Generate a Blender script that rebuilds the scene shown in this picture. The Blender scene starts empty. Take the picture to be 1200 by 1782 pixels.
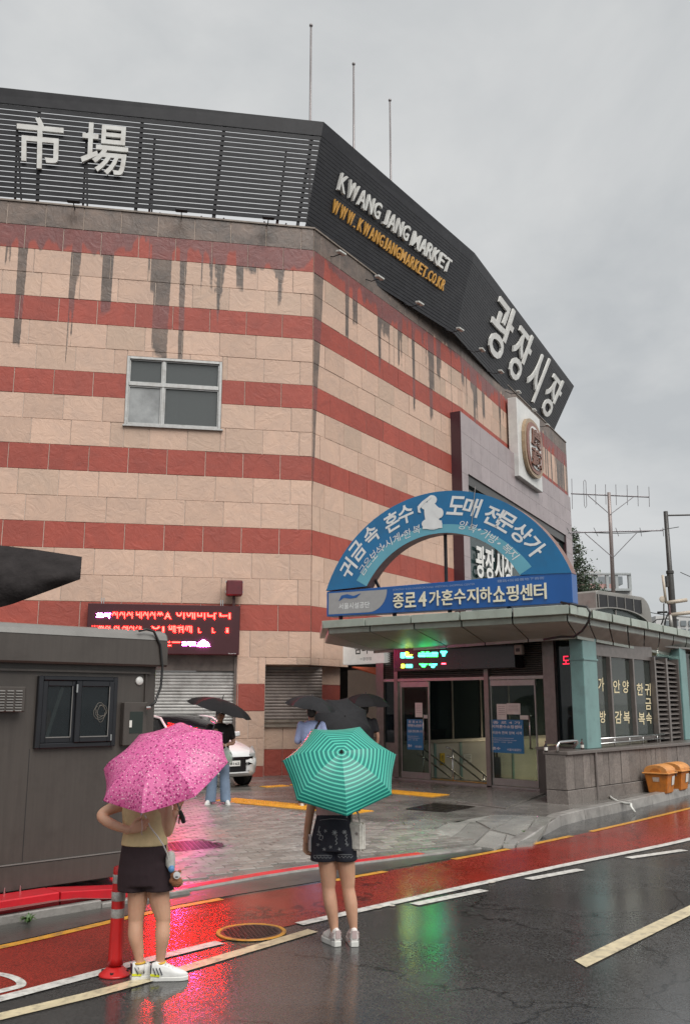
import bpy, bmesh, math, random
from mathutils import Vector as V, Matrix
random.seed(7)
S = bpy.context.scene
COL = S.collection
R = math.radians

# ------------------------------------------------------------------ camera
FPX, CXP, CYP, HZ, CAMH = 1600.0, 600.0, 891.0, 1222.0, 1.9      # photograph is 1200 x 1782
PITCH = math.atan((HZ - CYP) / FPX)
YAW = math.atan2(.689, .725)
cam_d = bpy.data.cameras.new('camera'); cam = bpy.data.objects.new('camera', cam_d); COL.objects.link(cam)
cam.location = (0, 0, CAMH)
cam.rotation_euler = (math.pi / 2 + PITCH, 0, -YAW)
cam_d.sensor_fit = 'VERTICAL'; cam_d.sensor_height = 24; cam_d.lens = 24 * FPX / 1782
cam_d.clip_start = .05; cam_d.clip_end = 3000
S.camera = cam

# ------------------------------------------------------------------ world: overcast
world = bpy.data.worlds.new('World'); S.world = world; world.use_nodes = True
nt = world.node_tree; nt.nodes.clear()
def N(t, typ, **kw):
    n = t.nodes.new(typ)
    for k, v in kw.items():
        if k.startswith('i_'): n.inputs[k[2:].replace('_', ' ')].default_value = v
        else: setattr(n, k, v)
    return n
SUN_EL, SUN_AZ = R(52), R(192)
sky = N(nt, 'ShaderNodeTexSky', sky_type='NISHITA', sun_disc=False, sun_elevation=SUN_EL, sun_rotation=SUN_AZ)
tc = N(nt, 'ShaderNodeTexCoord'); mp = N(nt, 'ShaderNodeMapping'); mp.inputs['Scale'].default_value = (1.3, 1.3, 2.6); mp.inputs['Rotation'].default_value = (.35, .2, .4)
nz = N(nt, 'ShaderNodeTexNoise'); nz.inputs['Scale'].default_value = 1.3; nz.inputs['Detail'].default_value = 7; nz.inputs['Roughness'].default_value = .55; nz.inputs['Distortion'].default_value = .5
rp = N(nt, 'ShaderNodeValToRGB'); rp.color_ramp.elements[0].position = .34; rp.color_ramp.elements[1].position = .66
rp.color_ramp.elements[0].color = (.66, .685, .70, 1); rp.color_ramp.elements[1].color = (1.0, 1.0, .985, 1)
vm = N(nt, 'ShaderNodeVectorMath', operation='SCALE'); vm.inputs['Scale'].default_value = 5.75
mx = N(nt, 'ShaderNodeMix', data_type='RGBA'); mx.inputs['Factor'].default_value = .96
bg = N(nt, 'ShaderNodeBackground'); bg.inputs['Strength'].default_value = .0565
wo = N(nt, 'ShaderNodeOutputWorld')
L = nt.links.new
L(tc.outputs['Generated'], mp.inputs['Vector']); L(mp.outputs[0], nz.inputs['Vector']); L(nz.outputs['Fac'], rp.inputs[0])
L(rp.outputs[0], vm.inputs[0]); L(sky.outputs[0], mx.inputs['A']); L(vm.outputs[0], mx.inputs['B']); L(mx.outputs['Result'], bg.inputs['Color']); L(bg.outputs[0], wo.inputs['Surface'])

sun_d = bpy.data.lights.new('sun', 'SUN'); sun_d.energy = 1.5; sun_d.angle = R(50); sun_d.color = (1, .97, .93)
sun = bpy.data.objects.new('sun', sun_d); COL.objects.link(sun)
sun.rotation_euler = V((math.sin(SUN_AZ) * math.cos(SUN_EL), math.cos(SUN_AZ) * math.cos(SUN_EL), math.sin(SUN_EL))).to_track_quat('Z', 'Y').to_euler()
S.view_settings.view_transform = 'Standard'; S.view_settings.look = 'None'; S.view_settings.gamma = 1; S.view_settings.use_curve_mapping = False
S.view_settings.exposure = 1.28
S.cycles.max_bounces = 7; S.cycles.sample_clamp_indirect = 600; S.cycles.caustics_reflective = False; S.cycles.caustics_refractive = False
S.cycles.use_denoising = True

# ------------------------------------------------------------------ survey helpers: a sighted point on a known plane of the place
CAMP = V((0, 0, CAMH)); cb, sb = math.cos(YAW), math.sin(YAW)
def ray(x, y):
    a = (x - CXP) / FPX; b = (CYP - y) / FPX
    X, Y, Z = a, math.cos(PITCH) - b * math.sin(PITCH), math.sin(PITCH) + b * math.cos(PITCH)
    return V((X * cb + Y * sb, -X * sb + Y * cb, Z))
def G(x, y, z=0.):
    r = ray(x, y); return CAMP + r * ((z - CAMH) / r.z)
def PLN(x, y, p, n):
    p = V((p[0], p[1], p[2] if len(p) > 2 else 0)); n = V((n[0], n[1], n[2] if len(n) > 2 else 0))
    r = ray(x, y); return CAMP + r * (n.dot(p - CAMP) / n.dot(r))
def GD(x, y, d):                                  # at a ground distance d straight ahead of the camera
    r = ray(x, y); return CAMP + r * (d / (r.x * sb + r.y * cb))

# ------------------------------------------------------------------ material helpers
MATS = {}
def M(name, col=(.5, .5, .5), rough=.6, metal=0., var=.12, vscale=6., bump=0., bscale=60., coat=0., rnd=0., emit=None, estr=0., spec=.5,
      rvar=0., streak=0., alpha=1., bdist=.01, dirt=None, dirtamt=0., dscale=1.3):
    if name in MATS: return MATS[name]
    m = bpy.data.materials.new(name); m.use_nodes = True; t = m.node_tree; b = t.nodes['Principled BSDF']; L = t.links.new
    b.inputs['Roughness'].default_value = rough; b.inputs['Metallic'].default_value = metal; b.inputs['Specular IOR Level'].default_value = spec
    b.inputs['Coat Weight'].default_value = coat; b.inputs['Coat Roughness'].default_value = .12
    geo = N(t, 'ShaderNodeNewGeometry')
    pos = geo.outputs['Position']
    c = (*col, 1)
    nz = N(t, 'ShaderNodeTexNoise'); nz.inputs['Scale'].default_value = vscale; nz.inputs['Detail'].default_value = 6; nz.inputs['Roughness'].default_value = .62
    if streak:
        mp = N(t, 'ShaderNodeMapping'); mp.inputs['Scale'].default_value = (1, 1, streak); L(pos, mp.inputs['Vector']); L(mp.outputs[0], nz.inputs['Vector'])
    else: L(pos, nz.inputs['Vector'])
    mr = N(t, 'ShaderNodeMapRange'); mr.inputs['From Min'].default_value = .25; mr.inputs['From Max'].default_value = .75
    mr.inputs['To Min'].default_value = 1 - var; mr.inputs['To Max'].default_value = 1 + var; L(nz.outputs['Fac'], mr.inputs['Value'])
    val = mr.outputs[0]
    if rnd:
        oi = N(t, 'ShaderNodeObjectInfo'); ad = N(t, 'ShaderNodeMath', operation='ADD'); L(oi.outputs['Random'], ad.inputs[0]); L(geo.outputs['Random Per Island'], ad.inputs[1])
        fr = N(t, 'ShaderNodeMath', operation='FRACT'); L(ad.outputs[0], fr.inputs[0])
        m2 = N(t, 'ShaderNodeMapRange'); m2.inputs['To Min'].default_value = 1 - rnd; m2.inputs['To Max'].default_value = 1 + rnd; L(fr.outputs[0], m2.inputs['Value'])
        mu = N(t, 'ShaderNodeMath', operation='MULTIPLY'); L(val, mu.inputs[0]); L(m2.outputs[0], mu.inputs[1]); val = mu.outputs[0]
    sc = N(t, 'ShaderNodeVectorMath', operation='SCALE'); sc.inputs[0].default_value = col; L(val, sc.inputs['Scale'])
    out = sc.outputs[0]
    if dirt:
        n2 = N(t, 'ShaderNodeTexNoise'); n2.inputs['Scale'].default_value = dscale; n2.inputs['Detail'].default_value = 8; n2.inputs['Roughness'].default_value = .7; L(pos, n2.inputs['Vector'])
        r2 = N(t, 'ShaderNodeMapRange'); r2.inputs['From Min'].default_value = .48; r2.inputs['From Max'].default_value = .7; r2.inputs['To Max'].default_value = dirtamt; L(n2.outputs['Fac'], r2.inputs['Value'])
        mm = N(t, 'ShaderNodeMix', data_type='RGBA'); L(r2.outputs[0], mm.inputs['Factor']); L(out, mm.inputs['A']); mm.inputs['B'].default_value = (*dirt, 1); out = mm.outputs['Result']
    L(out, b.inputs['Base Color'])
    if rvar:
        r3 = N(t, 'ShaderNodeMapRange'); r3.inputs['From Min'].default_value = .3; r3.inputs['From Max'].default_value = .7
        r3.inputs['To Min'].default_value = max(.02, rough - rvar); r3.inputs['To Max'].default_value = min(1, rough + rvar); L(nz.outputs['Fac'], r3.inputs['Value']); L(r3.outputs[0], b.inputs['Roughness'])
    if bump:
        nb = N(t, 'ShaderNodeTexNoise'); nb.inputs['Scale'].default_value = bscale; nb.inputs['Detail'].default_value = 4; L(pos, nb.inputs['Vector'])
        bp = N(t, 'ShaderNodeBump'); bp.inputs['Strength'].default_value = bump; bp.inputs['Distance'].default_value = bdist; L(nb.outputs['Fac'], bp.inputs['Height']); L(bp.outputs[0], b.inputs['Normal'])
    if emit:
        b.inputs['Emission Color'].default_value = (*emit, 1); b.inputs['Emission Strength'].default_value = estr
    MATS[name] = m
    return m
def glass(name, col=(.8, .85, .85), rough=.03, trans=.7, tint=(.02, .03, .035)):
    if name in MATS: return MATS[name]
    m = bpy.data.materials.new(name); m.use_nodes = True; t = m.node_tree; t.nodes.clear(); L = t.links.new
    o = N(t, 'ShaderNodeOutputMaterial'); tr = N(t, 'ShaderNodeBsdfTransparent'); tr.inputs[0].default_value = (*col, 1)
    p = N(t, 'ShaderNodeBsdfPrincipled'); p.inputs['Base Color'].default_value = (*tint, 1); p.inputs['Roughness'].default_value = rough
    nz = N(t, 'ShaderNodeTexNoise'); nz.inputs['Scale'].default_value = 1.7; bp = N(t, 'ShaderNodeBump'); bp.inputs['Strength'].default_value = .03
    L(nz.outputs[0], bp.inputs['Height']); L(bp.outputs[0], p.inputs['Normal'])
    mxs = N(t, 'ShaderNodeMixShader'); mxs.inputs[0].default_value = trans; L(p.outputs[0], mxs.inputs[1]); L(tr.outputs[0], mxs.inputs[2]); L(mxs.outputs[0], o.inputs[0])
    MATS[name] = m; return m

# ------------------------------------------------------------------ mesh helpers
class MB:
    def __init__(s): s.v = []; s.f = []
    def add(s, vs, fs):
        o = len(s.v); s.v += [V(p) for p in vs]; s.f += [tuple(i + o for i in f) for f in fs]; return s
    def quad(s, a, b, c, d): return s.add([a, b, c, d], [(0, 1, 2, 3)])
    def poly(s, pts): return s.add(pts, [tuple(range(len(pts)))])
    def box(s, x0, x1, y0, y1, z0, z1): return s.obox(V(((x0 + x1) / 2, (y0 + y1) / 2, (z0 + z1) / 2)), V(((x1 - x0) / 2, 0, 0)), V((0, (y1 - y0) / 2, 0)), V((0, 0, (z1 - z0) / 2)))
    def obox(s, c, a, b, d):
        c, a, b, d = V(c), V(a), V(b), V(d)
        if a.cross(b).dot(d) < 0: a = -a
        vs = [c + a * i + b * j + d * k for k in (-1, 1) for j in (-1, 1) for i in (-1, 1)]
        return s.add(vs, [(0, 2, 3, 1), (4, 5, 7, 6), (0, 1, 5, 4), (2, 6, 7, 3), (0, 4, 6, 2), (1, 3, 7, 5)])
    def beam(s, p, q, w, h, up=(0, 0, 1)):
        p, q, up = V(p), V(q), V(up); d = q - p; a = d.cross(up)
        if a.length < 1e-6: a = d.cross(V((1, 0, 0)))
        a.normalize(); b = a.cross(d).normalized()
        return s.obox((p + q) / 2, d / 2, a * w / 2, b * h / 2)
    def tube(s, pts, r, n=8, cap=True):
        pts = [V(p) for p in pts]; k = len(pts); rs = r if isinstance(r, (list, tuple)) else [r] * k
        o = len(s.v); ref = None
        for i, p in enumerate(pts):
            d = (pts[min(i + 1, k - 1)] - pts[max(i - 1, 0)]).normalized()
            if ref is None: ref = d.orthogonal().normalized()
            ref = (ref - d * ref.dot(d)); ref = ref.normalized() if ref.length > 1e-6 else d.orthogonal().normalized()
            b = d.cross(ref)
            for j in range(n):
                t = 2 * math.pi * j / n; s.v.append(p + (ref * math.cos(t) + b * math.sin(t)) * rs[i])
        for i in range(k - 1):
            for j in range(n):
                s.f.append((o + i * n + j, o + i * n + (j + 1) % n, o + (i + 1) * n + (j + 1) % n, o + (i + 1) * n + j))
        if cap: s.f.append(tuple(o + j for j in range(n))[::-1]); s.f.append(tuple(o + (k - 1) * n + j for j in range(n)))
        return s
    def lathe(s, prof, n=24, o=(0, 0, 0), sx=1, sy=1, cap=True):
        o = V(o); b = len(s.v); k = len(prof)
        for r, z in prof:
            for j in range(n):
                t = 2 * math.pi * j / n; s.v.append(o + V((r * sx * math.cos(t), r * sy * math.sin(t), z)))
        for i in range(k - 1):
            for j in range(n): s.f.append((b + i * n + j, b + i * n + (j + 1) % n, b + (i + 1) * n + (j + 1) % n, b + (i + 1) * n + j))
        if cap: s.f.append(tuple(b + j for j in range(n))[::-1]); s.f.append(tuple(b + (k - 1) * n + j for j in range(n)))
        return s
    def prism(s, pts, ext):
        pts = [V(p) for p in pts]; ext = V(ext); n = len(pts); o = len(s.v); s.v += pts + [p + ext for p in pts]
        nr = V((0, 0, 0))
        for i in range(n): nr += (pts[i] - pts[0]).cross(pts[(i + 1) % n] - pts[0])
        fl = nr.dot(ext) > 0
        a = tuple(range(o, o + n)); b = tuple(range(o + n, o + 2 * n))
        s.f += [a[::-1] if fl else a, b if fl else b[::-1]]
        for i in range(n):
            q = (o + i, o + (i + 1) % n, o + n + (i + 1) % n, o + n + i); s.f.append(q if fl else q[::-1])
        return s
    def loft(s, rings, cap=True):
        n = len(rings[0]); o = len(s.v)
        for r in rings: s.v += [V(p) for p in r]
        for i in range(len(rings) - 1):
            for j in range(n): s.f.append((o + i * n + j, o + i * n + (j + 1) % n, o + (i + 1) * n + (j + 1) % n, o + (i + 1) * n + j))
        if cap: s.f.append(tuple(o + j for j in range(n))[::-1]); s.f.append(tuple(o + (len(rings) - 1) * n + j for j in range(n)))
        return s
    def mesh(s, name, bevel=0., smooth=False, seg=1):
        me = bpy.data.meshes.new(name); me.from_pydata([tuple(p) for p in s.v], [], s.f)
        bm = bmesh.new(); bm.from_mesh(me)
        bmesh.ops.recalc_face_normals(bm, faces=bm.faces)
        if bevel:
            es = [e for e in bm.edges if len(e.link_faces) == 2 and e.calc_face_angle(0) > .5]
            bmesh.ops.bevel(bm, geom=es, offset=bevel, segments=seg, affect='EDGES', clamp_overlap=True)
        bm.to_mesh(me); bm.free()
        if smooth:
            for p in me.polygons: p.use_smooth = True
        return me
    def build(s, name, mat, parent=None, bevel=0., smooth=False, seg=1):
        return link(name, s.mesh(name, bevel, smooth, seg), mat, parent)
def link(name, me, mat, parent=None, loc=None, rot=None):
    if mat is not None and not me.materials: me.materials.append(mat)
    o = bpy.data.objects.new(name, me); COL.objects.link(o)
    if loc is not None: o.location = loc
    if rot is not None: o.rotation_euler = rot
    if parent is not None: adopt(o, parent)
    return o
def world_of(p):
    m = Matrix.LocRotScale(p.location, p.rotation_euler, p.scale)
    if p.parent: m = world_of(p.parent) @ p.matrix_parent_inverse @ m
    return m
def adopt(o, p):
    o.parent = p; o.matrix_parent_inverse = world_of(p).inverted(); return o
def thing(name, loc, label, cat, group=None):
    o = bpy.data.objects.new(name, None); COL.objects.link(o); o.location = loc; o.empty_display_size = .1
    return tag(o, label, cat, group)
def tag(o, label=None, cat=None, group=None, kind=None):
    if label: o['label'] = label
    if cat: o['category'] = cat
    if group: o['group'] = group
    if kind: o['kind'] = kind
    return o
def lerp(a, b, t): return a + (b - a) * t

# lettering: outlines of characters as meshes, normalised into a unit box
_tc = {}
def glyphs(s, bold=.0, depth=.0, norm=True, cut=None, res=3, xs=1.0):
    k = (s, bold, depth, norm, cut, res)
    if k in _tc: return _tc[k]
    cu = bpy.data.curves.new('lettering', 'FONT'); cu.body = s; cu.size = 1; cu.offset = bold; cu.extrude = depth / 2; cu.resolution_u = res; cu.space_line = 1.0
    ob = bpy.data.objects.new('lettering', cu)
    me = bpy.data.meshes.new_from_object(ob)
    if cut is not None:
        bm = bmesh.new(); bm.from_mesh(me)
        zs = [v.co.y for v in bm.verts]; h = min(zs) + (max(zs) - min(zs)) * cut
        bmesh.ops.bisect_plane(bm, geom=bm.verts[:] + bm.edges[:] + bm.faces[:], plane_co=(0, h, 0), plane_no=(0, 1, 0), clear_outer=True)
        bm.to_mesh(me); bm.free()
    vs = [v.co.copy() for v in me.vertices]; fs = [tuple(p.vertices) for p in me.polygons]
    bpy.data.objects.remove(ob); bpy.data.curves.remove(cu); bpy.data.meshes.remove(me)
    if norm and vs:
        x0, x1 = min(v.x for v in vs), max(v.x for v in vs); y0, y1 = min(v.y for v in vs), max(v.y for v in vs)
        for v in vs: v.x = (v.x - x0) / max(1e-6, x1 - x0); v.y = (v.y - y0) / max(1e-6, y1 - y0)
    _tc[k] = (vs, fs); return vs, fs
def text_on(mb, s, O, U, W, bold=0., depth=0., off=.004, cut=None):
    """lay a line of text into the parallelogram O, O+U (along), O+W (up); depth in metres, off metres proud"""
    vs, fs = glyphs(s, bold, .001 if depth else 0., True, cut)
    O, U, W = V(O), V(U), V(W); n = U.cross(W).normalized()
    pts = []
    for v in vs:
        d = off + (depth if (depth and v.z > 0) else 0.)
        pts.append(O + U * v.x + W * v.y + n * d)
    mb.add(pts, fs); return mb
def text_px(mb, s, bl, br, tl, p, n, **kw):
    a, b, c = PLN(*bl, p, n), PLN(*br, p, n), PLN(*tl, p, n); return text_on(mb, s, a, b - a, c - a, **kw)

# ================================================================== GROUND
def wet_asphalt(name, base, red=False):
    m = bpy.data.materials.new(name); m.use_nodes = True; t = m.node_tree; b = t.nodes['Principled BSDF']; L = t.links.new
    geo = N(t, 'ShaderNodeNewGeometry'); pos = geo.outputs['Position']
    fine = N(t, 'ShaderNodeTexVoronoi'); fine.inputs['Scale'].default_value = 95; L(pos, fine.inputs['Vector'])
    mid = N(t, 'ShaderNodeTexNoise'); mid.inputs['Scale'].default_value = 1.1; mid.inputs['Detail'].default_value = 7; mid.inputs['Roughness'].default_value = .6; L(pos, mid.inputs['Vector'])
    big = N(t, 'ShaderNodeTexNoise'); big.inputs['Scale'].default_value = .55; big.inputs['Detail'].default_value = 3; L(pos, big.inputs['Vector'])
    # colour: aggregate speckle
    r = N(t, 'ShaderNodeMapRange'); r.inputs['From Min'].default_value = 0; r.inputs['From Max'].default_value = .9; r.inputs['To Min'].default_value = .7; r.inputs['To Max'].default_value = 1.5; L(fine.outputs['Color'], r.inputs['Value'])
    r2 = N(t, 'ShaderNodeMapRange'); r2.inputs['From Min'].default_value = .3; r2.inputs['From Max'].default_value = .7; r2.inputs['To Min'].default_value = .75; r2.inputs['To Max'].default_value = 1.25; L(mid.outputs['Fac'], r2.inputs['Value'])
    mu = N(t, 'ShaderNodeMath', operation='MULTIPLY'); L(r.outputs[0], mu.inputs[0]); L(r2.outputs[0], mu.inputs[1])
    sc = N(t, 'ShaderNodeVectorMath', operation='SCALE'); sc.inputs[0].default_value = base; L(mu.outputs[0], sc.inputs['Scale']); L(sc.outputs[0], b.inputs['Base Color'])
    # water film: smoother in wet patches
    rr = N(t, 'ShaderNodeMapRange'); rr.inputs['From Min'].default_value = .35; rr.inputs['From Max'].default_value = .65
    rr.inputs['To Min'].default_value = .045 if not red else .08; rr.inputs['To Max'].default_value = .12 if not red else .2; L(mid.outputs['Fac'], rr.inputs['Value'])
    sx = N(t, 'ShaderNodeSeparateXYZ'); L(fine.outputs['Color'], sx.inputs[0]); gr = N(t, 'ShaderNodeMapRange'); gr.inputs['From Min'].default_value = .52; gr.inputs['From Max'].default_value = .62; gr.inputs['To Max'].default_value = .24; L(sx.outputs['Y'], gr.inputs['Value'])
    pu = N(t, 'ShaderNodeMapRange'); pu.inputs['From Min'].default_value = .50; pu.inputs['From Max'].default_value = .60; pu.inputs['To Min'].default_value = 1; pu.inputs['To Max'].default_value = .12; L(big.outputs['Fac'], pu.inputs['Value'])
    gm = N(t, 'ShaderNodeMath', operation='MULTIPLY'); L(gr.outputs[0], gm.inputs[0]); L(pu.outputs[0], gm.inputs[1])
    ad = N(t, 'ShaderNodeMath', operation='ADD'); L(rr.outputs[0], ad.inputs[0]); L(gm.outputs[0], ad.inputs[1]); L(ad.outputs[0], b.inputs['Roughness'])
    # hairline cracks and patched areas
    dn = N(t, 'ShaderNodeTexNoise'); dn.inputs['Scale'].default_value = 2.2; dn.inputs['Detail'].default_value = 5; L(pos, dn.inputs['Vector']); dm = N(t, 'ShaderNodeVectorMath', operation='SCALE'); dm.inputs['Scale'].default_value = .7; L(dn.outputs['Color'], dm.inputs[0]); dp = N(t, 'ShaderNodeVectorMath', operation='ADD'); L(pos, dp.inputs[0]); L(dm.outputs[0], dp.inputs[1])
    ck = N(t, 'ShaderNodeTexVoronoi', feature='DISTANCE_TO_EDGE'); ck.inputs['Scale'].default_value = .42; L(dp.outputs[0], ck.inputs['Vector']); cr = N(t, 'ShaderNodeMapRange'); cr.inputs['From Min'].default_value = .002; cr.inputs['From Max'].default_value = .007; cr.inputs['To Min'].default_value = .35; L(ck.outputs['Distance'], cr.inputs['Value'])
    m3 = N(t, 'ShaderNodeMath', operation='MULTIPLY'); L(mu.outputs[0], m3.inputs[0]); L(cr.outputs[0], m3.inputs[1]); L(m3.outputs[0], sc.inputs['Scale'])
    b.inputs['Specular IOR Level'].default_value = .62
    nb = N(t, 'ShaderNodeTexNoise'); nb.inputs['Scale'].default_value = 85; nb.inputs['Detail'].default_value = 3; L(pos, nb.inputs['Vector'])
    bp = N(t, 'ShaderNodeBump'); bp.inputs['Strength'].default_value = .5; bp.inputs['Distance'].default_value = .00035; L(nb.outputs['Fac'], bp.inputs['Height'])
    bp2 = N(t, 'ShaderNodeBump'); bp2.inputs['Strength'].default_value = .4; bp2.inputs['Distance'].default_value = .0007; L(fine.outputs['Distance'], bp2.inputs['Height']); L(bp.outputs[0], bp2.inputs['Normal'])
    L(bp2.outputs[0], b.inputs['Normal'])
    MATS[name] = m; return m
m_asph = wet_asphalt('wet_asphalt', (.040, .039, .038))
m_bike = wet_asphalt('wet_red_surfacing', (.19, .017, .010), True)

def paint(name, col, worn=.5):
    m = M(name, col, .35, var=.18, vscale=9, bump=.3, bscale=80, bdist=.004, dirt=(.09, .085, .08), dirtamt=worn, dscale=11)
    return m
m_white = paint('white_road_paint', (.62, .61, .57), .75)
m_yellow = paint('yellow_road_paint', (.60, .29, .035), .7)
m_cream = paint('cream_road_paint', (.58, .50, .33), .7)
m_pinkp = M('red_kerb_paint', (.60, .018, .03), .3, var=.2, vscale=5, dirt=(.12, .05, .05), dirtamt=.55, dscale=7, bump=.2)

# the road sheet: reaches the horizon
mb = MB(); mb.quad((-300, -300, 0), (900, -300, 0), (900, 900, 0), (-300, 900, 0)); tag(mb.build('road', m_asph), kind='structure')

WHITE = [(-6, 5.9), (0, 6.02), (2.86, 6.27), (4.29, 6.43), (6.21, 6.51), (9.61, 6.57), (12.89, 6.55), (18, 7.0), (30, 9.3)]
YELLOW = [(-6, 7.1), (0, 7.3), (3.4, 7.53), (5.22, 7.80), (7.36, 7.75), (10.57, 7.78), (13.3, 8.0), (16.64, 8.37), (20, 8.85), (30, 10.6)]
def spl(pl, x):
    if x <= pl[0][0]: return pl[0][1]
    for i in range(len(pl) - 1):
        if pl[i][0] <= x <= pl[i + 1][0]:
            p0 = pl[max(0, i - 1)]; p1 = pl[i]; p2 = pl[i + 1]; p3 = pl[min(len(pl) - 1, i + 2)]
            h = p2[0] - p1[0]; t = (x - p1[0]) / h
            m1 = (p2[1] - p0[1]) / (p2[0] - p0[0]); m2 = (p3[1] - p1[1]) / (p3[0] - p1[0])
            return (2 * t**3 - 3 * t**2 + 1) * p1[1] + (t**3 - 2 * t**2 + t) * h * m1 + (-2 * t**3 + 3 * t**2) * p2[1] + (t**3 - t**2) * h * m2
    return pl[-1][1]
def strip(name, f0, f1, x0, x1, z, mat, step=.25, label=None):
    mb = MB(); n = max(1, int((x1 - x0) / step)); a = [x0 + (x1 - x0) * i / n for i in range(n + 1)]
    for i in range(n): mb.quad((a[i], f0(a[i]), z), (a[i + 1], f0(a[i + 1]), z), (a[i + 1], f1(a[i + 1]), z), (a[i], f1(a[i]), z))
    return tag(mb.build(name, mat), label, kind='structure')
strip('bike_lane', lambda x: spl(WHITE, x) + .02, lambda x: spl(YELLOW, x) - .0, -6, 30, .004, m_bike, label='red surfaced bicycle lane along the kerb')
strip('lane_line', lambda x: spl(WHITE, x) - .06, lambda x: spl(WHITE, x) + .06, -6, 4.75, .008, m_white, label='white line edging the red bicycle lane, near stretch')
strip('lane_line', lambda x: spl(WHITE, x) - .06, lambda x: spl(WHITE, x) + .06, 5.62, 30, .008, m_white, label='white line edging the red bicycle lane, far stretch')
strip('kerb_line', lambda x: spl(YELLOW, x) - .05, lambda x: spl(YELLOW, x) + .05, -6, 5.75, .008, m_yellow)
for xa, xb in ((7.05, 8.0), (9.2, 10.35), (10.85, 12.0)):
    strip('kerb_line', lambda x: spl(YELLOW, x) - .05, lambda x: spl(YELLOW, x) + .05, xa, xb, .008, m_yellow)
strip('kerb_line', lambda x: spl(YELLOW, x) - .05, lambda x: spl(YELLOW, x) + .05, 12.6, 30, .008, m_yellow)
Y2 = [(-6, 5.6), (0, 5.8), (2.72, 5.93), (3.49, 5.95), (5.26, 6.19), (5.76, 6.26), (7, 6.3)]
strip('edge_line', lambda x: spl(Y2, x) - .065, lambda x: spl(Y2, x) + .065, -6, 5.55, .008, m_cream, label='cream worn line running under the women\'s feet')
for (a, b_) in (((720, 1575), (842, 1550)), ((918, 1531), (1010, 1514)), ((1092, 1494), (1190, 1480))):
    p, q = G(*a), G(*b_); d = (q - p).normalized(); n = V((-d.y, d.x, 0)) * .062
    mb = MB(); z = V((0, 0, .008)); mb.quad(p - n + z, q - n + z, q + n + z, p + n + z); tag(mb.build('lane_dash', m_white), kind='structure')
p, q = G(1015, 1676), G(1290, 1541); d = (q - p).normalized(); n = V((-d.y, d.x, 0)) * .075; z = V((0, 0, .008))
mb = MB(); mb.quad(p - n + z - d * .12, q - n + z, q + n + z, p + n + z); tag(mb.build('centre_dash', m_cream), kind='structure')
# a white letter painted on the bicycle lane at the very left
mb = MB(); zc = .008
cpt = G(0, 1708); d = V((1, .09, 0)).normalized(); nn = V((-d.y, d.x, 0))
ring_o = []; ring_i = []
for k in range(17):
    t = -math.pi / 2 + math.pi * k / 16
    ring_o.append(cpt + d * (.0 + .13 * math.cos(t)) + nn * (.27 * math.sin(t))); ring_i.append(cpt + d * (.0 + .065 * math.cos(t)) + nn * (.19 * math.sin(t)))
ring_o = [cpt - d * 1.0 - nn * .27] + ring_o + [cpt - d * 1.0 + nn * .27]; ring_i = [cpt - d * 1.0 - nn * .19] + ring_i + [cpt - d * 1.0 + nn * .19]
for k in range(len(ring_o) - 1): mb.quad(ring_o[k] + V((0, 0, zc)), ring_o[k + 1] + V((0, 0, zc)), ring_i[k + 1] + V((0, 0, zc)), ring_i[k] + V((0, 0, zc)))
tag(mb.build('lane_marking', m_white), kind='structure')

# ---- the pavement: flush apron in the drive, raised kerb on the right
EDGE = [(-8, 8.05), (0, 8.15), (3.2, 8.22), (5.5, 8.36), (7.17, 8.42), (8.75, 8.22), (10.5, 7.98), (11.2, 8.0), (12.3, 8.42), (13.2, 8.72), (15.6, 9.02), (19.4, 9.66), (24, 10.5), (40, 13.5)]
def edge(x): return spl(EDGE, x)
def sm(t): t = max(0, min(1, t)); return t * t * (3 - 2 * t)
PZ = .12
def zg(x, y):
    e = edge(x); r = sm((x - 10.95) / 1.5); l = sm((5.2 - x) / .9)     # raised share
    k = max(r, l); ramp = .02 + .10 * sm((y - e) / 1.3)
    return (PZ + .03 * r * (1 - sm((y - e) / .75))) * k + ramp * (1 - k)
m_conc = M('wet_concrete_paving', (.155, .145, .133), .26, var=.3, vscale=1.4, rvar=.12, bump=.25, bscale=45, bdist=.006, dirt=(.045, .042, .04), dirtamt=.75, dscale=.9)
mb = MB(); xs = [-8 + .25 * i for i in range(194)]; NY = 60
rows = []
for x in xs:
    e = edge(x); rows.append([V((x, e + (46 - e) * (j / NY) ** 2.2, zg(x, e + (46 - e) * (j / NY) ** 2.2))) for j in range(NY + 1)])
for i in range(len(xs) - 1):
    for j in range(NY): mb.quad(rows[i][j], rows[i + 1][j], rows[i + 1][j + 1], rows[i][j + 1])
tag(mb.build('pavement', m_conc, smooth=True), kind='structure')
# kerb stones
m_kerb = M('granite_kerb', (.25, .238, .222), .32, var=.25, vscale=7, bump=.35, bscale=70, rnd=.15, dirt=(.05, .047, .043), dirtamt=.7, dscale=2.2)
kerb = tag(bpy.data.objects.new('kerb', None), kind='structure'); COL.objects.link(kerb); kerb.location = (15, 9, 0)
x = 10.9
while x < 32:
    x2 = x + .98; mbk = MB()
    a = V((x, edge(x), 0)); b2 = V((x2, edge(x2), 0)); d = (b2 - a).normalized(); n = V((-d.y, d.x, 0))
    for (pt, s) in ((a, 0), (b2, 1)): pass
    za, zb = zg(x, edge(x) + .02) + .012, zg(x2, edge(x2) + .02) + .012
    ring = lambda p, zt: [p - n * .02 + V((0, 0, -.05)), p - n * .0 + V((0, 0, zt - .012)), p + n * .015 + V((0, 0, zt)), p + n * .18 + V((0, 0, zt)), p + n * .18 + V((0, 0, -.05))]
    mbk.loft([ring(a + d * .004, za), ring(b2 - d * .004, zb)]); mbk.build('kerb_stone', m_kerb, kerb)
    x = x2
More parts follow.
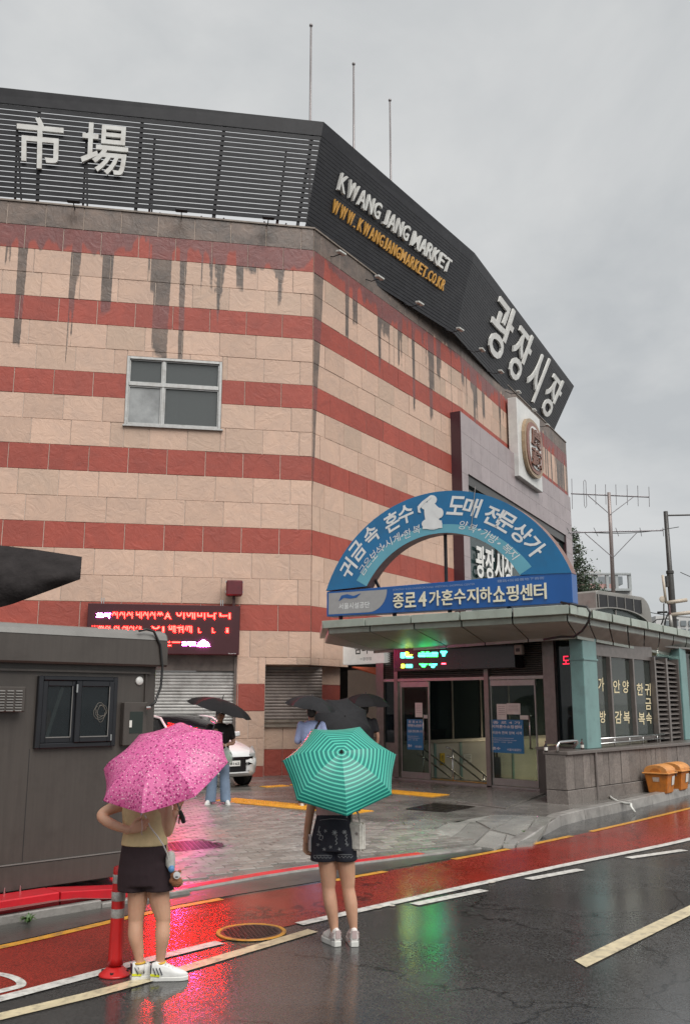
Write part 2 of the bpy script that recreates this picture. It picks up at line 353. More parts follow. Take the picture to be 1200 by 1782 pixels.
# flush painted kerb of the drive: pink red paint on its top
def flush(x0, x1, mat, dy0, dy1, dz, name):
    mb = MB(); n = 24
    for i in range(n):
        a = x0 + (x1 - x0) * i / n; b2 = x0 + (x1 - x0) * (i + 1) / n
        mb.quad((a, edge(a) + dy0, zg(a, edge(a) + dy0) + dz), (b2, edge(b2) + dy0, zg(b2, edge(b2) + dy0) + dz), (b2, edge(b2) + dy1, zg(b2, edge(b2) + dy1) + dz), (a, edge(a) + dy1, zg(a, edge(a) + dy1) + dz))
    for i in range(n):
        a = x0 + (x1 - x0) * i / n; b2 = x0 + (x1 - x0) * (i + 1) / n; mb.quad((a, edge(a) + dy0, zg(a, edge(a) + dy0) + dz), (b2, edge(b2) + dy0, zg(b2, edge(b2) + dy0) + dz), (b2, edge(b2) + dy0 - .012, -.01), (a, edge(a) + dy0 - .012, -.01))
    return tag(mb.build(name, mat), kind='structure')
flush(5.5, 10.9, m_kerb, .0, .17, .006, 'flush_kerb')
flush(5.6, 9.15, m_pinkp, .012, .13, .011, 'kerb_paint')
# worn gutter strip
m_gut = M('gutter_concrete', (.07, .066, .06), .28, var=.35, vscale=6, bump=.5, bscale=40, bdist=.008, dirt=(.03, .03, .03), dirtamt=.8, dscale=3)
strip('gutter', lambda x: spl(YELLOW, x) + .09, lambda x: edge(x) - .0, -6, 11.0, .004, m_gut)

# ---- block paving in the drive
m_pav = M('wet_paving_block', (.21, .193, .176), .34, var=.2, vscale=14, rnd=.28, rvar=.1, bump=.35, bscale=60, bdist=.004)
def paver_mesh():
    mb = MB(); mb.box(-.11, .11, -.055, .055, -.03, .012); return mb
PVM = paver_mesh().mesh('paving_block', bevel=.006)
PVM.materials.append(m_pav)
cells = []
th = R(-12); ct, st = math.cos(th), math.sin(th)
for j in range(-60, 70):
    for i in range(-40, 40):
        u_, w_ = (i + (.5 if j % 2 else 0)) * .226, j * .116
        X, Y = 8.2 + u_ * ct - w_ * st, 11.5 + u_ * st + w_ * ct
        if X < 5.65 or X > 10.35 - .0 or Y < edge(X) + .32 or Y > 15.6: continue
        if (X - 7.0) ** 2 + (Y - 10.21) ** 2 < .46 ** 2: continue
        if X < 5.75 and Y > 8.7 and Y < 10.8: continue
        cells.append((X * X + Y * Y, X, Y))
cells.sort()
drive = tag(bpy.data.objects.new('block_paving', None), kind='structure'); COL.objects.link(drive); drive.location = (8, 11, .1)
from_big = MB(); base_v = [v.co.copy() for v in PVM.vertices]; base_f = [tuple(p.vertices) for p in PVM.polygons]
for k, (d2, X, Y) in enumerate(cells):
    z = zg(X, Y) + random.uniform(-.003, .004); tx, ty = random.gauss(0, .012), random.gauss(0, .012)
    slope = math.atan((zg(X, Y + .05) - zg(X, Y - .05)) / .1)
    if k < 290: link('paving_block', PVM, m_pav, drive, (X, Y, z), (tx + slope, ty, th + random.gauss(0, .012)))
    else:
        mt = Matrix.Translation((X, Y, z)) @ Matrix.Rotation(th, 4, 'Z') @ Matrix.Rotation(tx + slope, 4, 'X') @ Matrix.Rotation(ty, 4, 'Y')
        from_big.add([mt @ v for v in base_v], base_f)
o = tag(link('paving_block', from_big.mesh('paving_block'), m_pav, drive), kind='stuff')
for f in ():
    pass

# ---- big flagstones at the kerb corner
m_slab = M('pale_wet_slab', (.29, .285, .262), .24, var=.25, vscale=4, rnd=.22, rvar=.08, bump=.2, bscale=50, bdist=.004, dirt=(.07, .068, .065), dirtamt=.5, dscale=2)
slabs = tag(bpy.data.objects.new('corner_flagstones', None), kind='structure'); COL.objects.link(slabs); slabs.location = (11.5, 9, .1)
def slab_px(pts, h=.011):
    P = [G(x, y, .11) for x, y in pts]; c = sum(P, V()) / len(P)
    P = [c + (p - c) * .975 for p in P]
    P = [V((p.x, p.y, zg(p.x, p.y) + h)) for p in P]
    mb = MB(); n = len(P); c = V((c.x, c.y, 0)); B = []
    for i in range(n):
        for q in (0, .25, .5, .75): B.append(lerp(P[i], P[(i + 1) % n], q))
    rings = [[V((*lerp(c, b_, f).xy, 0)) for b_ in B] for f in (.02, .25, .5, .75, 1.)]
    rings = [[V((q.x, q.y, zg(q.x, q.y) + h)) for q in rg_] for rg_ in rings] + [[V((q.x, q.y, zg(q.x, q.y) - .04)) for q in rings[-1]]]
    mb.loft(rings, cap=False); mb.build('flagstone', m_slab, slabs)
for q in ([(780, 1437), (820, 1427), (860, 1420), (824, 1432), (775, 1434)],
          [(700, 1432), (738, 1427), (774, 1435), (742, 1452), (712, 1449)], [(742, 1453), (776, 1436), (821, 1430), (800, 1446), (772, 1458)],
          [(821, 1430), (850, 1441), (820, 1460), (775, 1459), (800, 1446)], [(822, 1429), (858, 1420), (900, 1421), (880, 1432), (852, 1440)],
          [(901, 1421), (936, 1424), (907, 1448), (882, 1444), (856, 1441), (880, 1432)], [(851, 1442), (880, 1445), (872, 1460), (858, 1466), (822, 1461)],
          [(881, 1445), (905, 1449), (894, 1461), (874, 1461)], [(938, 1424), (962, 1428), (925, 1459), (897, 1461), (910, 1448)],
          [(640, 1437), (698, 1432), (710, 1449), (660, 1452)]):
    slab_px(q)
# entrance slab in front of the right door
ent = MB(); P = [G(795, 1396, .13), G(828, 1377, .13), G(948, 1382, .13), G(880, 1407, .13)]
# smooth ramp slab
m_step = M('wet_granite_step', (.13, .122, .112), .22, var=.22, vscale=5, bump=.2, bscale=60, bdist=.004, rvar=.08)
P = [V((p.x, p.y, .16 if k in (1, 2) else .142)) for k, p in enumerate(P)]
ent.prism(P, (0, 0, -.12)); tag(ent.build('entrance_step', m_step, bevel=.008), kind='structure')

# ---- yellow tactile tiles
m_tact = M('yellow_tactile_tile', (.62, .30, .03), .28, var=.16, vscale=9, rnd=.12, dirt=(.22, .12, .03), dirtamt=.5, dscale=6)
tm = MB(); tm.box(-.148, .148, -.148, .148, -.03, .006)
for i in range(5):
    for j in range(5):
        cx, cy = (-.116 + i * .058), (-.116 + j * .058)
        a = [(cx - .018, cy - .018, .006), (cx + .018, cy - .018, .006), (cx + .018, cy + .018, .006), (cx - .018, cy + .018, .006)]
        b2 = [(cx - .009, cy - .009, .0125), (cx + .009, cy - .009, .0125), (cx + .009, cy + .009, .0125), (cx - .009, cy + .009, .0125)]
        tm.add(a + b2, [(4, 5, 6, 7), (0, 1, 5, 4), (1, 2, 6, 5), (2, 3, 7, 6), (3, 0, 4, 7)])
TM = tm.mesh('tactile_tile'); TM.materials.append(m_tact)
tact = tag(bpy.data.objects.new('tactile_paving', None), kind='structure'); COL.objects.link(tact); tact.location = (12, 13, .12)
def tiles(p, q, w, extra=0):
    p, q = V(p), V(q); d = (q - p); n = int(d.length / .3); d.normalize(); nr = V((-d.y, d.x)); a = math.atan2(d.y, d.x)
    for i in range(n + 1):
        for j in range(w):
            c = p + d * (.3 * i) + nr * (.3 * j); link('tactile_tile', TM, m_tact, tact, (c.x, c.y, zg(c.x, c.y) + .004), (0, 0, a))
tiles((10.55, 14.35), (10.95, 11.15), 2)
tiles((13.72, 15.9), (13.95, 12.3), 2)
tiles((12.95, 16.0), (13.45, 15.95), 1)

# ================================================================== MARKET BUILDING
C0 = V((15.54, 17.61)); PA = V((24.66, 19.9)); PB = V((39.09, 24.91)); dl = V((8.57 - 15.54, 22.14 - 17.61)).normalized(); PLEFT = C0 + dl * 16
COURSE = .6557; ZTOP = 14.80
def bands():
    out = []; k = 0; z = ZTOP
    while z > .15:
        z0 = max(.1, z - COURSE); out.append((z0, z, 'red' if k % 3 == 1 else 'beige')); z = z0; k += 1
    return out
def stone(name, col, col2, dark):
    m = bpy.data.materials.new(name); m.use_nodes = True; t = m.node_tree; b = t.nodes['Principled BSDF']; L = t.links.new
    geo = N(t, 'ShaderNodeNewGeometry'); pos = geo.outputs['Position']; oi = N(t, 'ShaderNodeObjectInfo')
    ad = N(t, 'ShaderNodeMath', operation='ADD'); L(oi.outputs['Random'], ad.inputs[0]); L(geo.outputs['Random Per Island'], ad.inputs[1]); fr = N(t, 'ShaderNodeMath', operation='FRACT'); L(ad.outputs[0], fr.inputs[0])
    # each slab has its own vein field
    of = N(t, 'ShaderNodeVectorMath', operation='SCALE'); of.inputs[0].default_value = (31, 17, 23); L(fr.outputs[0], of.inputs['Scale'])
    pv = N(t, 'ShaderNodeVectorMath', operation='ADD'); L(pos, pv.inputs[0]); L(of.outputs[0], pv.inputs[1])
    n1 = N(t, 'ShaderNodeTexNoise'); n1.inputs['Scale'].default_value = 1.5; n1.inputs['Detail'].default_value = 8; n1.inputs['Roughness'].default_value = .6; n1.inputs['Distortion'].default_value = 1.6; L(pv.outputs[0], n1.inputs['Vector'])
    mixf = N(t, 'ShaderNodeMapRange'); mixf.inputs['From Min'].default_value = .35; mixf.inputs['From Max'].default_value = .72; L(n1.outputs['Fac'], mixf.inputs['Value'])
    # island tint
    tint = N(t, 'ShaderNodeMapRange'); tint.inputs['To Min'].default_value = .90; tint.inputs['To Max'].default_value = 1.07; L(fr.outputs[0], tint.inputs['Value'])
    mx = N(t, 'ShaderNodeMix', data_type='RGBA'); mx.inputs['A'].default_value = (*col, 1); mx.inputs['B'].default_value = (*col2, 1); L(mixf.outputs[0], mx.inputs['Factor'])
    sc = N(t, 'ShaderNodeVectorMath', operation='SCALE'); L(mx.outputs['Result'], sc.inputs[0]); L(tint.outputs[0], sc.inputs['Scale'])
    # a few slabs are greyer than their neighbours
    gs = N(t, 'ShaderNodeMath', operation='MULTIPLY'); gs.inputs[1].default_value = 7.31; L(fr.outputs[0], gs.inputs[0]); gf = N(t, 'ShaderNodeMath', operation='FRACT'); L(gs.outputs[0], gf.inputs[0])
    gm = N(t, 'ShaderNodeMapRange'); gm.inputs['From Min'].default_value = .72; gm.inputs['From Max'].default_value = 1.; gm.inputs['To Max'].default_value = .36 if dark[1] > .035 else .25; L(gf.outputs[0], gm.inputs['Value'])
    gx = N(t, 'ShaderNodeMix', data_type='RGBA'); L(gm.outputs[0], gx.inputs['Factor']); L(sc.outputs[0], gx.inputs['A']); gx.inputs['B'].default_value = (.33, .27, .205, 1) if dark[1] > .035 else (.22, .06, .045, 1)
    sc = gx
    # rain stains running down from the parapet
    sep = N(t, 'ShaderNodeSeparateXYZ'); L(pos, sep.inputs[0])
    mp = N(t, 'ShaderNodeMapping'); mp.inputs['Scale'].default_value = (3.7, 3.7, .055); L(pos, mp.inputs['Vector'])
    ns = N(t, 'ShaderNodeTexNoise'); ns.inputs['Scale'].default_value = 1.0; ns.inputs['Detail'].default_value = 1.5; ns.inputs['Roughness'].default_value = .5; ns.inputs['Distortion'].default_value = .0; L(mp.outputs[0], ns.inputs['Vector'])
    ng = N(t, 'ShaderNodeTexNoise'); ng.inputs['Scale'].default_value = 6; ng.inputs['Detail'].default_value = 5; L(pos, ng.inputs['Vector'])
    gz = N(t, 'ShaderNodeFloatCurve')
    gr = N(t, 'ShaderNodeMapRange'); gr.inputs['From Min'].default_value = 9.4; gr.inputs['From Max'].default_value = 14.8; gr.inputs['To Min'].default_value = -.165; gr.inputs['To Max'].default_value = .215; L(sep.outputs['Z'], gr.inputs['Value'])
    t.nodes.remove(gz)
    n2 = N(t, 'ShaderNodeTexNoise'); mp2 = N(t, 'ShaderNodeMapping'); mp2.inputs['Scale'].default_value = (.75, .75, .03); L(pos, mp2.inputs['Vector']); L(mp2.outputs[0], n2.inputs['Vector']); n2.inputs['Scale'].default_value = 1.; n2.inputs['Detail'].default_value = 1
    k1 = N(t, 'ShaderNodeMath', operation='MULTIPLY_ADD'); L(ns.outputs['Fac'], k1.inputs[0]); k1.inputs[1].default_value = .62; L(gr.outputs[0], k1.inputs[2])
    a0_ = N(t, 'ShaderNodeMath', operation='MULTIPLY_ADD'); L(n2.outputs['Fac'], a0_.inputs[0]); a0_.inputs[1].default_value = .42; L(k1.outputs[0], a0_.inputs[2])
    # a dark drip line hugging the building's corner
    dA = (PA - C0).normalized(); sC = N(t, 'ShaderNodeVectorMath', operation='DOT_PRODUCT'); sub_ = N(t, 'ShaderNodeVectorMath', operation='SUBTRACT'); L(pos, sub_.inputs[0]); sub_.inputs[1].default_value = (C0.x, C0.y, 0); L(sub_.outputs[0], sC.inputs[0]); sC.inputs[1].default_value = (dA.x, dA.y, 0)
    wz = N(t, 'ShaderNodeMapRange'); wz.inputs['From Min'].default_value = 5.5; wz.inputs['From Max'].default_value = 14; wz.inputs['To Min'].default_value = .04; wz.inputs['To Max'].default_value = .62; L(sep.outputs['Z'], wz.inputs['Value'])
    nw_ = N(t, 'ShaderNodeMath', operation='MULTIPLY_ADD'); L(ns.outputs['Fac'], nw_.inputs[0]); nw_.inputs[1].default_value = .25; L(sC.outputs['Value'], nw_.inputs[2])
    lt = N(t, 'ShaderNodeMath', operation='LESS_THAN'); L(nw_.outputs[0], lt.inputs[0]); L(wz.outputs[0], lt.inputs[1]); gt = N(t, 'ShaderNodeMath', operation='GREATER_THAN'); L(sC.outputs['Value'], gt.inputs[0]); gt.inputs[1].default_value = .012
    cm = N(t, 'ShaderNodeMath', operation='MULTIPLY'); L(lt.outputs[0], cm.inputs[0]); L(gt.outputs[0], cm.inputs[1])
    a1 = N(t, 'ShaderNodeMath', operation='MULTIPLY_ADD'); L(cm.outputs[0], a1.inputs[0]); a1.inputs[1].default_value = .3; L(a0_.outputs[0], a1.inputs[2])
    a2 = N(t, 'ShaderNodeMath', operation='MULTIPLY_ADD'); L(ng.outputs['Fac'], a2.inputs[0]); a2.inputs[1].default_value = .06; L(a1.outputs[0], a2.inputs[2])
    # each slab drinks a little differently
    a3 = N(t, 'ShaderNodeMath', operation='MULTIPLY_ADD'); L(fr.outputs[0], a3.inputs[0]); a3.inputs[1].default_value = .04; L(a2.outputs[0], a3.inputs[2])
    def mrng(src, a_, b_, c_=0., d_=1., sm_=True):
        q = N(t, 'ShaderNodeMapRange', interpolation_type='SMOOTHSTEP' if sm_ else 'LINEAR'); q.inputs['From Min'].default_value = a_; q.inputs['From Max'].default_value = b_; q.inputs['To Min'].default_value = c_; q.inputs['To Max'].default_value = d_; L(src, q.inputs['Value']); return q.outputs[0]
    def math2(op, x, y=None, z=None):
        q = N(t, 'ShaderNodeMath', operation=op)
        for i_, k in enumerate((x, y, z)):
            if k is None: continue
            if isinstance(k, (int, float)): q.inputs[i_].default_value = k
            else: L(k, q.inputs[i_])
        return q.outputs[0]
    # drips: columns of differing width, each ending bluntly at its own height
    vm_ = N(t, 'ShaderNodeMapping'); vm_.inputs['Scale'].default_value = (1, 1, 0); L(pos, vm_.inputs['Vector']); vc = N(t, 'ShaderNodeTexVoronoi'); vc.inputs['Scale'].default_value = 2.3; L(vm_.outputs[0], vc.inputs['Vector']); vs_ = N(t, 'ShaderNodeSeparateXYZ'); L(vc.outputs['Color'], vs_.inputs[0])
    ln_ = math2('POWER', vs_.outputs['X'], 1.25); zend = math2('MULTIPLY_ADD', ln_, -4.4, 14.55); zend = math2('MULTIPLY_ADD', n2.outputs['Fac'], -2.2, math2('ADD', zend, 1.1))
    zz_ = math2('MULTIPLY_ADD', ng.outputs['Fac'], .35, math2('SUBTRACT', sep.outputs['Z'], zend)); lenm = mrng(zz_, .12, .30)
    colw = mrng(zz_, 0., 4.0, .535, .43, False); cmask = math2('SUBTRACT', math2('MULTIPLY_ADD', ng.outputs['Fac'], .07, ns.outputs['Fac']), colw); cmask = mrng(cmask, .02, .045)
    drip = math2('MULTIPLY', lenm, cmask)
    topz = math2('MULTIPLY_ADD', n2.outputs['Fac'], 2.0, math2('MULTIPLY_ADD', ns.outputs['Fac'], 1.0, sep.outputs['Z'])); topm = mrng(topz, 15.22, 15.36)
    allm = math2('MAXIMUM', math2('MAXIMUM', drip, topm), math2('MULTIPLY', cm.outputs[0], .9))
    op = N(t, 'ShaderNodeTexNoise'); op.inputs['Scale'].default_value = 1.7; op.inputs['Detail'].default_value = 6; op.inputs['Roughness'].default_value = .65; L(pos, op.inputs['Vector']); om = N(t, 'ShaderNodeMapRange'); om.inputs['From Min'].default_value = .33; om.inputs['From Max'].default_value = .66; om.inputs['To Min'].default_value = .74; om.inputs['To Max'].default_value = .97; L(op.outputs['Fac'], om.inputs['Value'])
    th = N(t, 'ShaderNodeMath', operation='MULTIPLY'); L(allm, th.inputs[0]); L(om.outputs[0], th.inputs[1])
    m2 = N(t, 'ShaderNodeMix', data_type='RGBA'); L(th.outputs[0], m2.inputs['Factor']); L(sc.outputs['Result'], m2.inputs['A'])
    dk = N(t, 'ShaderNodeMix', data_type='RGBA'); dk.inputs['A'].default_value = (*dark, 1); dk.inputs['B'].default_value = tuple(c * 1.7 for c in dark) + (1,); L(ng.outputs['Fac'], dk.inputs['Factor']); L(dk.outputs['Result'], m2.inputs['B'])
    L(m2.outputs['Result'], b.inputs['Base Color'])
    rg = N(t, 'ShaderNodeMapRange'); rg.inputs['To Min'].default_value = .62; rg.inputs['To Max'].default_value = .42; L(th.outputs[0], rg.inputs['Value']); L(rg.outputs[0], b.inputs['Roughness'])
    # cleft face
    nb = N(t, 'ShaderNodeTexNoise'); nb.inputs['Scale'].default_value = 2.6; nb.inputs['Detail'].default_value = 9; nb.inputs['Roughness'].default_value = .58; nb.inputs['Distortion'].default_value = 2.2; L(pv.outputs[0], nb.inputs['Vector'])
    st = N(t, 'ShaderNodeMath', operation='MULTIPLY'); st.inputs[1].default_value = 9; L(nb.outputs['Fac'], st.inputs[0]); fl = N(t, 'ShaderNodeMath', operation='FLOOR'); L(st.outputs[0], fl.inputs[0])
    dv = N(t, 'ShaderNodeMath', operation='MULTIPLY_ADD'); L(fl.outputs[0], dv.inputs[0]); dv.inputs[1].default_value = .11; L(nb.outputs['Fac'], dv.inputs[2])
    bp = N(t, 'ShaderNodeBump'); bp.inputs['Strength'].default_value = .34; bp.inputs['Distance'].default_value = .035; L(dv.outputs[0], bp.inputs['Height']); L(bp.outputs[0], b.inputs['Normal'])
    MATS[name] = m; return m
m_beige = stone('beige_slate', (.555, .378, .285), (.475, .335, .262), (.045, .036, .031))
m_redst = stone('red_slate', (.34, .066, .044), (.27, .055, .039), (.105, .034, .032))
m_grout = M('pale_grout', (.56, .46, .39), .8, var=.15, vscale=5)
m_dark = M('dark_void', (.012, .012, .014), .5)

market = thing('market_building', (C0.x, C0.y, 0), 'large market building clad in beige and dark red striped stone', 'building')
def wall_uv(P, Q):
    d = (Q - P); Ln = d.length; d = d.normalized(); n = V((d.y, -d.x))
    if n.dot(-P) < 0: n = -n
    return d, n, Ln
class Wall:
    def __init__(s, P, Q):
        s.P = P; s.d, s.n, s.L = wall_uv(P, Q)
    def pt(s, a, z, o=0.): q = s.P + s.d * a + s.n * o; return V((q.x, q.y, z))
    def px(s, x, y, o=0.):
        q = PLN(x, y, s.pt(0, 0, o), (s.n.x, s.n.y)); return ((V((q.x, q.y)) - s.P).dot(s.d), q.z)
    def slab(s, mb, a0, a1, z0, z1, o0, o1):
        c = s.pt((a0 + a1) / 2, (z0 + z1) / 2, (o0 + o1) / 2)
        return mb.obox(c, V((s.d.x, s.d.y, 0)) * (a1 - a0) / 2, V((s.n.x, s.n.y, 0)) * (o1 - o0) / 2, V((0, 0, (z1 - z0) / 2)))
    def rect(s, mb, a0, a1, z0, z1, o): return mb.quad(s.pt(a0, z0, o), s.pt(a1, z0, o), s.pt(a1, z1, o), s.pt(a0, z1, o))
WL = Wall(C0, PLEFT); WA = Wall(C0, PA); WB = Wall(PA, PB)
def subtract(r, h):
    a0, a1, z0, z1 = r; b0, b1, y0, y1 = h
    if b0 >= a1 or b1 <= a0 or y0 >= z1 or y1 <= z0: return [r]
    out = []
    if b0 > a0: out.append((a0, b0, z0, z1))
    if b1 < a1: out.append((b1, a1, z0, z1))
    c0, c1 = max(a0, b0), min(a1, b1)
    if y0 > z0: out.append((c0, c1, z0, y0))
    if y1 < z1: out.append((c0, c1, y1, z1))
    return out
PW = .968; GAP = .016; TH = .016
_pm = {}
rest = {'red': MB(), 'beige': MB()}; count = [0]
def panel(w, a0, a1, z0, z1, kind, single, o=.0):
    a0 += GAP / 2; a1 -= GAP / 2; z0 += .0025; z1 -= .0025
    if a1 - a0 < .02 or z1 - z0 < .02: return
    mat = m_red_ if kind == 'red' else m_bei_
    if single and count[0] < 296:
        key = (round(a1 - a0, 3), round(z1 - z0, 3), kind)
        if key not in _pm:
            hx, hz = (a1 - a0) / 2, (z1 - z0) / 2; mb = MB(); mb.box(-hx, hx, -TH / 2, TH / 2, -hz, hz); me = mb.mesh('stone_panel', bevel=.007); me.materials.append(mat); _pm[key] = me
        c = w.pt((a0 + a1) / 2, (z0 + z1) / 2, o + TH / 2 + random.uniform(-.004, .007)); count[0] += 1
        link('stone_panel', _pm[key], mat, market, c, (0, 0, math.atan2(w.d.y, w.d.x)))
    else: w.slab(rest[kind], a0, a1, z0, z1, o, o + TH)
m_red_, m_bei_ = m_redst, m_beige
def clad(w, a_from, a_to, holes, singles, zmin=0.):
    for bi, (z0, z1, kind) in enumerate(bands()):
        if z1 <= zmin: continue
        a = a_from - PW + (.35, .84, .57)[bi % 3]; i = 0
        while a < a_to:
            b2 = a + PW; r = [(max(a, a_from), min(b2, a_to), max(z0, zmin), z1)]
            for h in holes: r = [q for p in r for q in subtract(p, h)]
            for q in r:
                if q[1] - q[0] > .03: panel(w, *q, kind, singles(q))
            a = b2
# window opening
wa1, wz1 = WL.px(222, 622); wa0, wz1b = WL.px(387, 628); _, wz0 = WL.px(222, 741); _, wz0b = WL.px(386, 747)
WIN = (wa0, wa1, (wz0 + wz0b) / 2, (wz1 + wz1b) / 2)
s1r, _ = WL.px(411, 1200); SH1 = (s1r, s1r + 4.6, .1, 3.05)
s2l, _ = WL.px(461, 1200); _, s2top = WL.px(500, 1157); SH2 = (-.1, s2l, .1, s2top)
GATE = (1.75, 9.6, .1, 3.05); CORN = (-.1, 1.75, .1, s2top)
clad(WL, 0, 16, [WIN, SH1, SH2], lambda q: q[0] < 8.9 and q[2] > 1.0)
PO = .3; PA0 = WB.px(800, 697, PO)[0]; PA1 = WB.px(993, 900, PO)[0]; PZT = 11.75; GT = 9.66
clad(WA, 0, WA.L, [GATE, CORN, (WA.L + PA0 + .4, 12, 0, PZT - .1)], lambda q: q[2] > 3.2)
clad(WB, 0, WB.L, [(-1, PA1 - .3, 0, PZT - .1)], lambda q: False)
for k, mb in rest.items():
    tag(link('stone_panel', mb.mesh('stone_panel'), m_redst if k == 'red' else m_beige, market), kind='stuff')
# wall core with the openings
def core(w, holes, a0, a1, z0, z1, mat, o=.0, name='wall_core', back=.35):
    rs = [(a0, a1, z0, z1)]
    for h in holes: rs = [q for p in rs for q in subtract(p, h)]
    mb = MB()
    for q in rs: w.slab(mb, *q, o - back, o)
    return mb.build(name, mat, market)
core(WL, [WIN, SH1, SH2], .02, 16, .0, ZTOP - .02, m_grout)
core(WA, [GATE, CORN], .02, WA.L, .0, ZTOP - .02, m_grout)
core(WB, [], 0, WB.L, .0, ZTOP - .02, m_grout)
# roof deck, back mass and parapet coping
mb = MB(); cen = [WL.pt(16, 14.2, -.3), WL.pt(.1, 14.2, -.3), WA.pt(WA.L, 14.2, -.3), WB.pt(WB.L, 14.2, -.3), WB.pt(WB.L, 14.2, -20), V((22, 40, 14.2))]
mb.prism(cen, (0, 0, -.3)); mb.build('roof', M('roof_deck', (.2, .2, .2), .7), market)
mb = MB(); WB.slab(mb, WB.L - .3, WB.L, 0, ZTOP - .02, -20, -.35); mb.build('end_wall', m_beige, market)
m_cope = M('stained_coping', (.20, .165, .135), .55, var=.3, vscale=5, dirt=(.05, .042, .038), dirtamt=.8, dscale=2)
for w, a0, a1 in ((WL, -.03, 16), (WA, .03, WA.L), (WB, 0, WB.L)):
    mb = MB(); w.slab(mb, a0, a1, ZTOP - .015, ZTOP + .03, -.3, .05); mb.build('coping', m_cope, market)

# window of the left facade
m_alu = M('aluminium_frame', (.42, .42, .41), .38, metal=.6, var=.15, vscale=9, dirt=(.2, .18, .15), dirtamt=.4, dscale=6)
m_dgl = glass('window_glass', trans=.35, tint=(.14, .15, .15))
m_fro = M('hazed_pane', (.30, .31, .31), .22, var=.4, vscale=1.6)
m_room = M('dim_room', (.16, .17, .17), .8)
a0, a1, z0, z1 = WIN; h = z1 - z0; ww = a1 - a0
win = MB()
for q in ((a0, a0 + .07, z0, z1), (a1 - .07, a1, z0, z1), (a0 + .07, a1 - .07, z1 - .07, z1), (a0 + .07, a1 - .07, z0, z0 + .06)): WL.slab(win, *q, -.12, .03)
am = a0 + ww * .615; zm = z0 + h * .6
WL.slab(win, am - .035, am + .035, z0 + .06, zm - .045, -.1, .0); WL.slab(win, a0 + .07, a1 - .07, zm - .045, zm + .045, -.11, .012); WL.slab(win, am - .03, am + .03, zm + .045, z1 - .07, -.1, .0)
fr = win.build('window', m_alu, market, bevel=.006)
for q in ((a0 + .07, am - .035, z0 + .06, zm - .045), (am + .035, a1 - .07, z0 + .06, zm - .045), (a0 + .07, am - .03, zm + .045, z1 - .07), (am + .03, a1 - .07, zm + .045, z1 - .07)):
    mb = MB(); WL.slab(mb, *q, -.065, -.055); mb.build('pane', m_fro if (q[1] > am + .1 and q[3] < zm) else m_dgl, fr)
    sf = MB(); b_ = .028
    for r_ in ((q[0], q[0] + b_, q[2], q[3]), (q[1] - b_, q[1], q[2], q[3]), (q[0] + b_, q[1] - b_, q[3] - b_, q[3]), (q[0] + b_, q[1] - b_, q[2], q[2] + b_)): WL.slab(sf, *r_, -.05, -.02)
    sf.build('sash', m_alu, fr)
mb = MB(); WL.slab(mb, a0 - .06, a1 + .03, z0 - .04, z0 + .0, -.02, .09); mb.build('sill', m_alu, fr)
mb = MB(); WL.slab(mb, a0, a1, z0, z1, -.95, -.9); WL.slab(mb, a0 - .02, a0, z0, z1, -.95, -.3); WL.slab(mb, a1, a1 + .02, z0, z1, -.95, -.3); mb.build('room', m_room, market)
mb = MB(); WL.slab(mb, am - .4, am + .12, z0 + .05, z1 - .08, -.5, -.46); mb.build('cabinet', M('grey_cabinet', (.3, .33, .33), .6), market)
# streetside roller shutters: each slat a piece
m_shut = M('grey_roller_shutter', (.33, .32, .305), .42, metal=.35, var=.2, vscale=4, dirt=(.1, .09, .08), dirtamt=.6, dscale=2.5)
m_shutb = M('brown_roller_shutter', (.16, .13, .115), .45, metal=.3, var=.25, vscale=4, dirt=(.05, .045, .04), dirtamt=.6, dscale=2.5)
def shutter(w, a0, a1, z0, z1, o, mat, name, pitch=.078):
    mb = MB(); w.slab(mb, a0, a1, z0, z1, o - .05, o - .03); par = mb.build(name, mat, market)
    n = int((z1 - z0) / pitch); sh = None
    for i in range(n):
        za = z0 + i * pitch
        if sh is None:
            mbs = MB(); hw = (a1 - a0) / 2
            prof = [(-.0, .002), (.008, .008), (.012, pitch * .4), (.008, pitch * .78), (0, pitch - .003)]
            mbs.loft([[V((sx, -oo, zz)) for oo, zz in prof] + [V((sx, .02, pitch - .006)), V((sx, .02, .004))] for sx in (-hw, hw)])
            sh = mbs.mesh('slat'); sh.materials.append(mat)
        ang = math.atan2(w.d.y, w.d.x)
        # local -y must face outward
        nn = V((math.sin(ang), -math.cos(ang)))
        if nn.dot(w.n) < 0: ang += math.pi
        link('slat', sh, mat, par, w.pt((a0 + a1) / 2, za, o), (0, 0, ang))
    return par
shutter(WL, s1r + .06, s1r + 4.55, .12, 2.65, -.12, m_shut, 'roller_shutter')
_, zsh2 = WL.px(500, 1253)
shutter(WL, -.35, s2l - .04, zsh2, s2top - .03, -.35, m_shutb, 'roller_shutter')
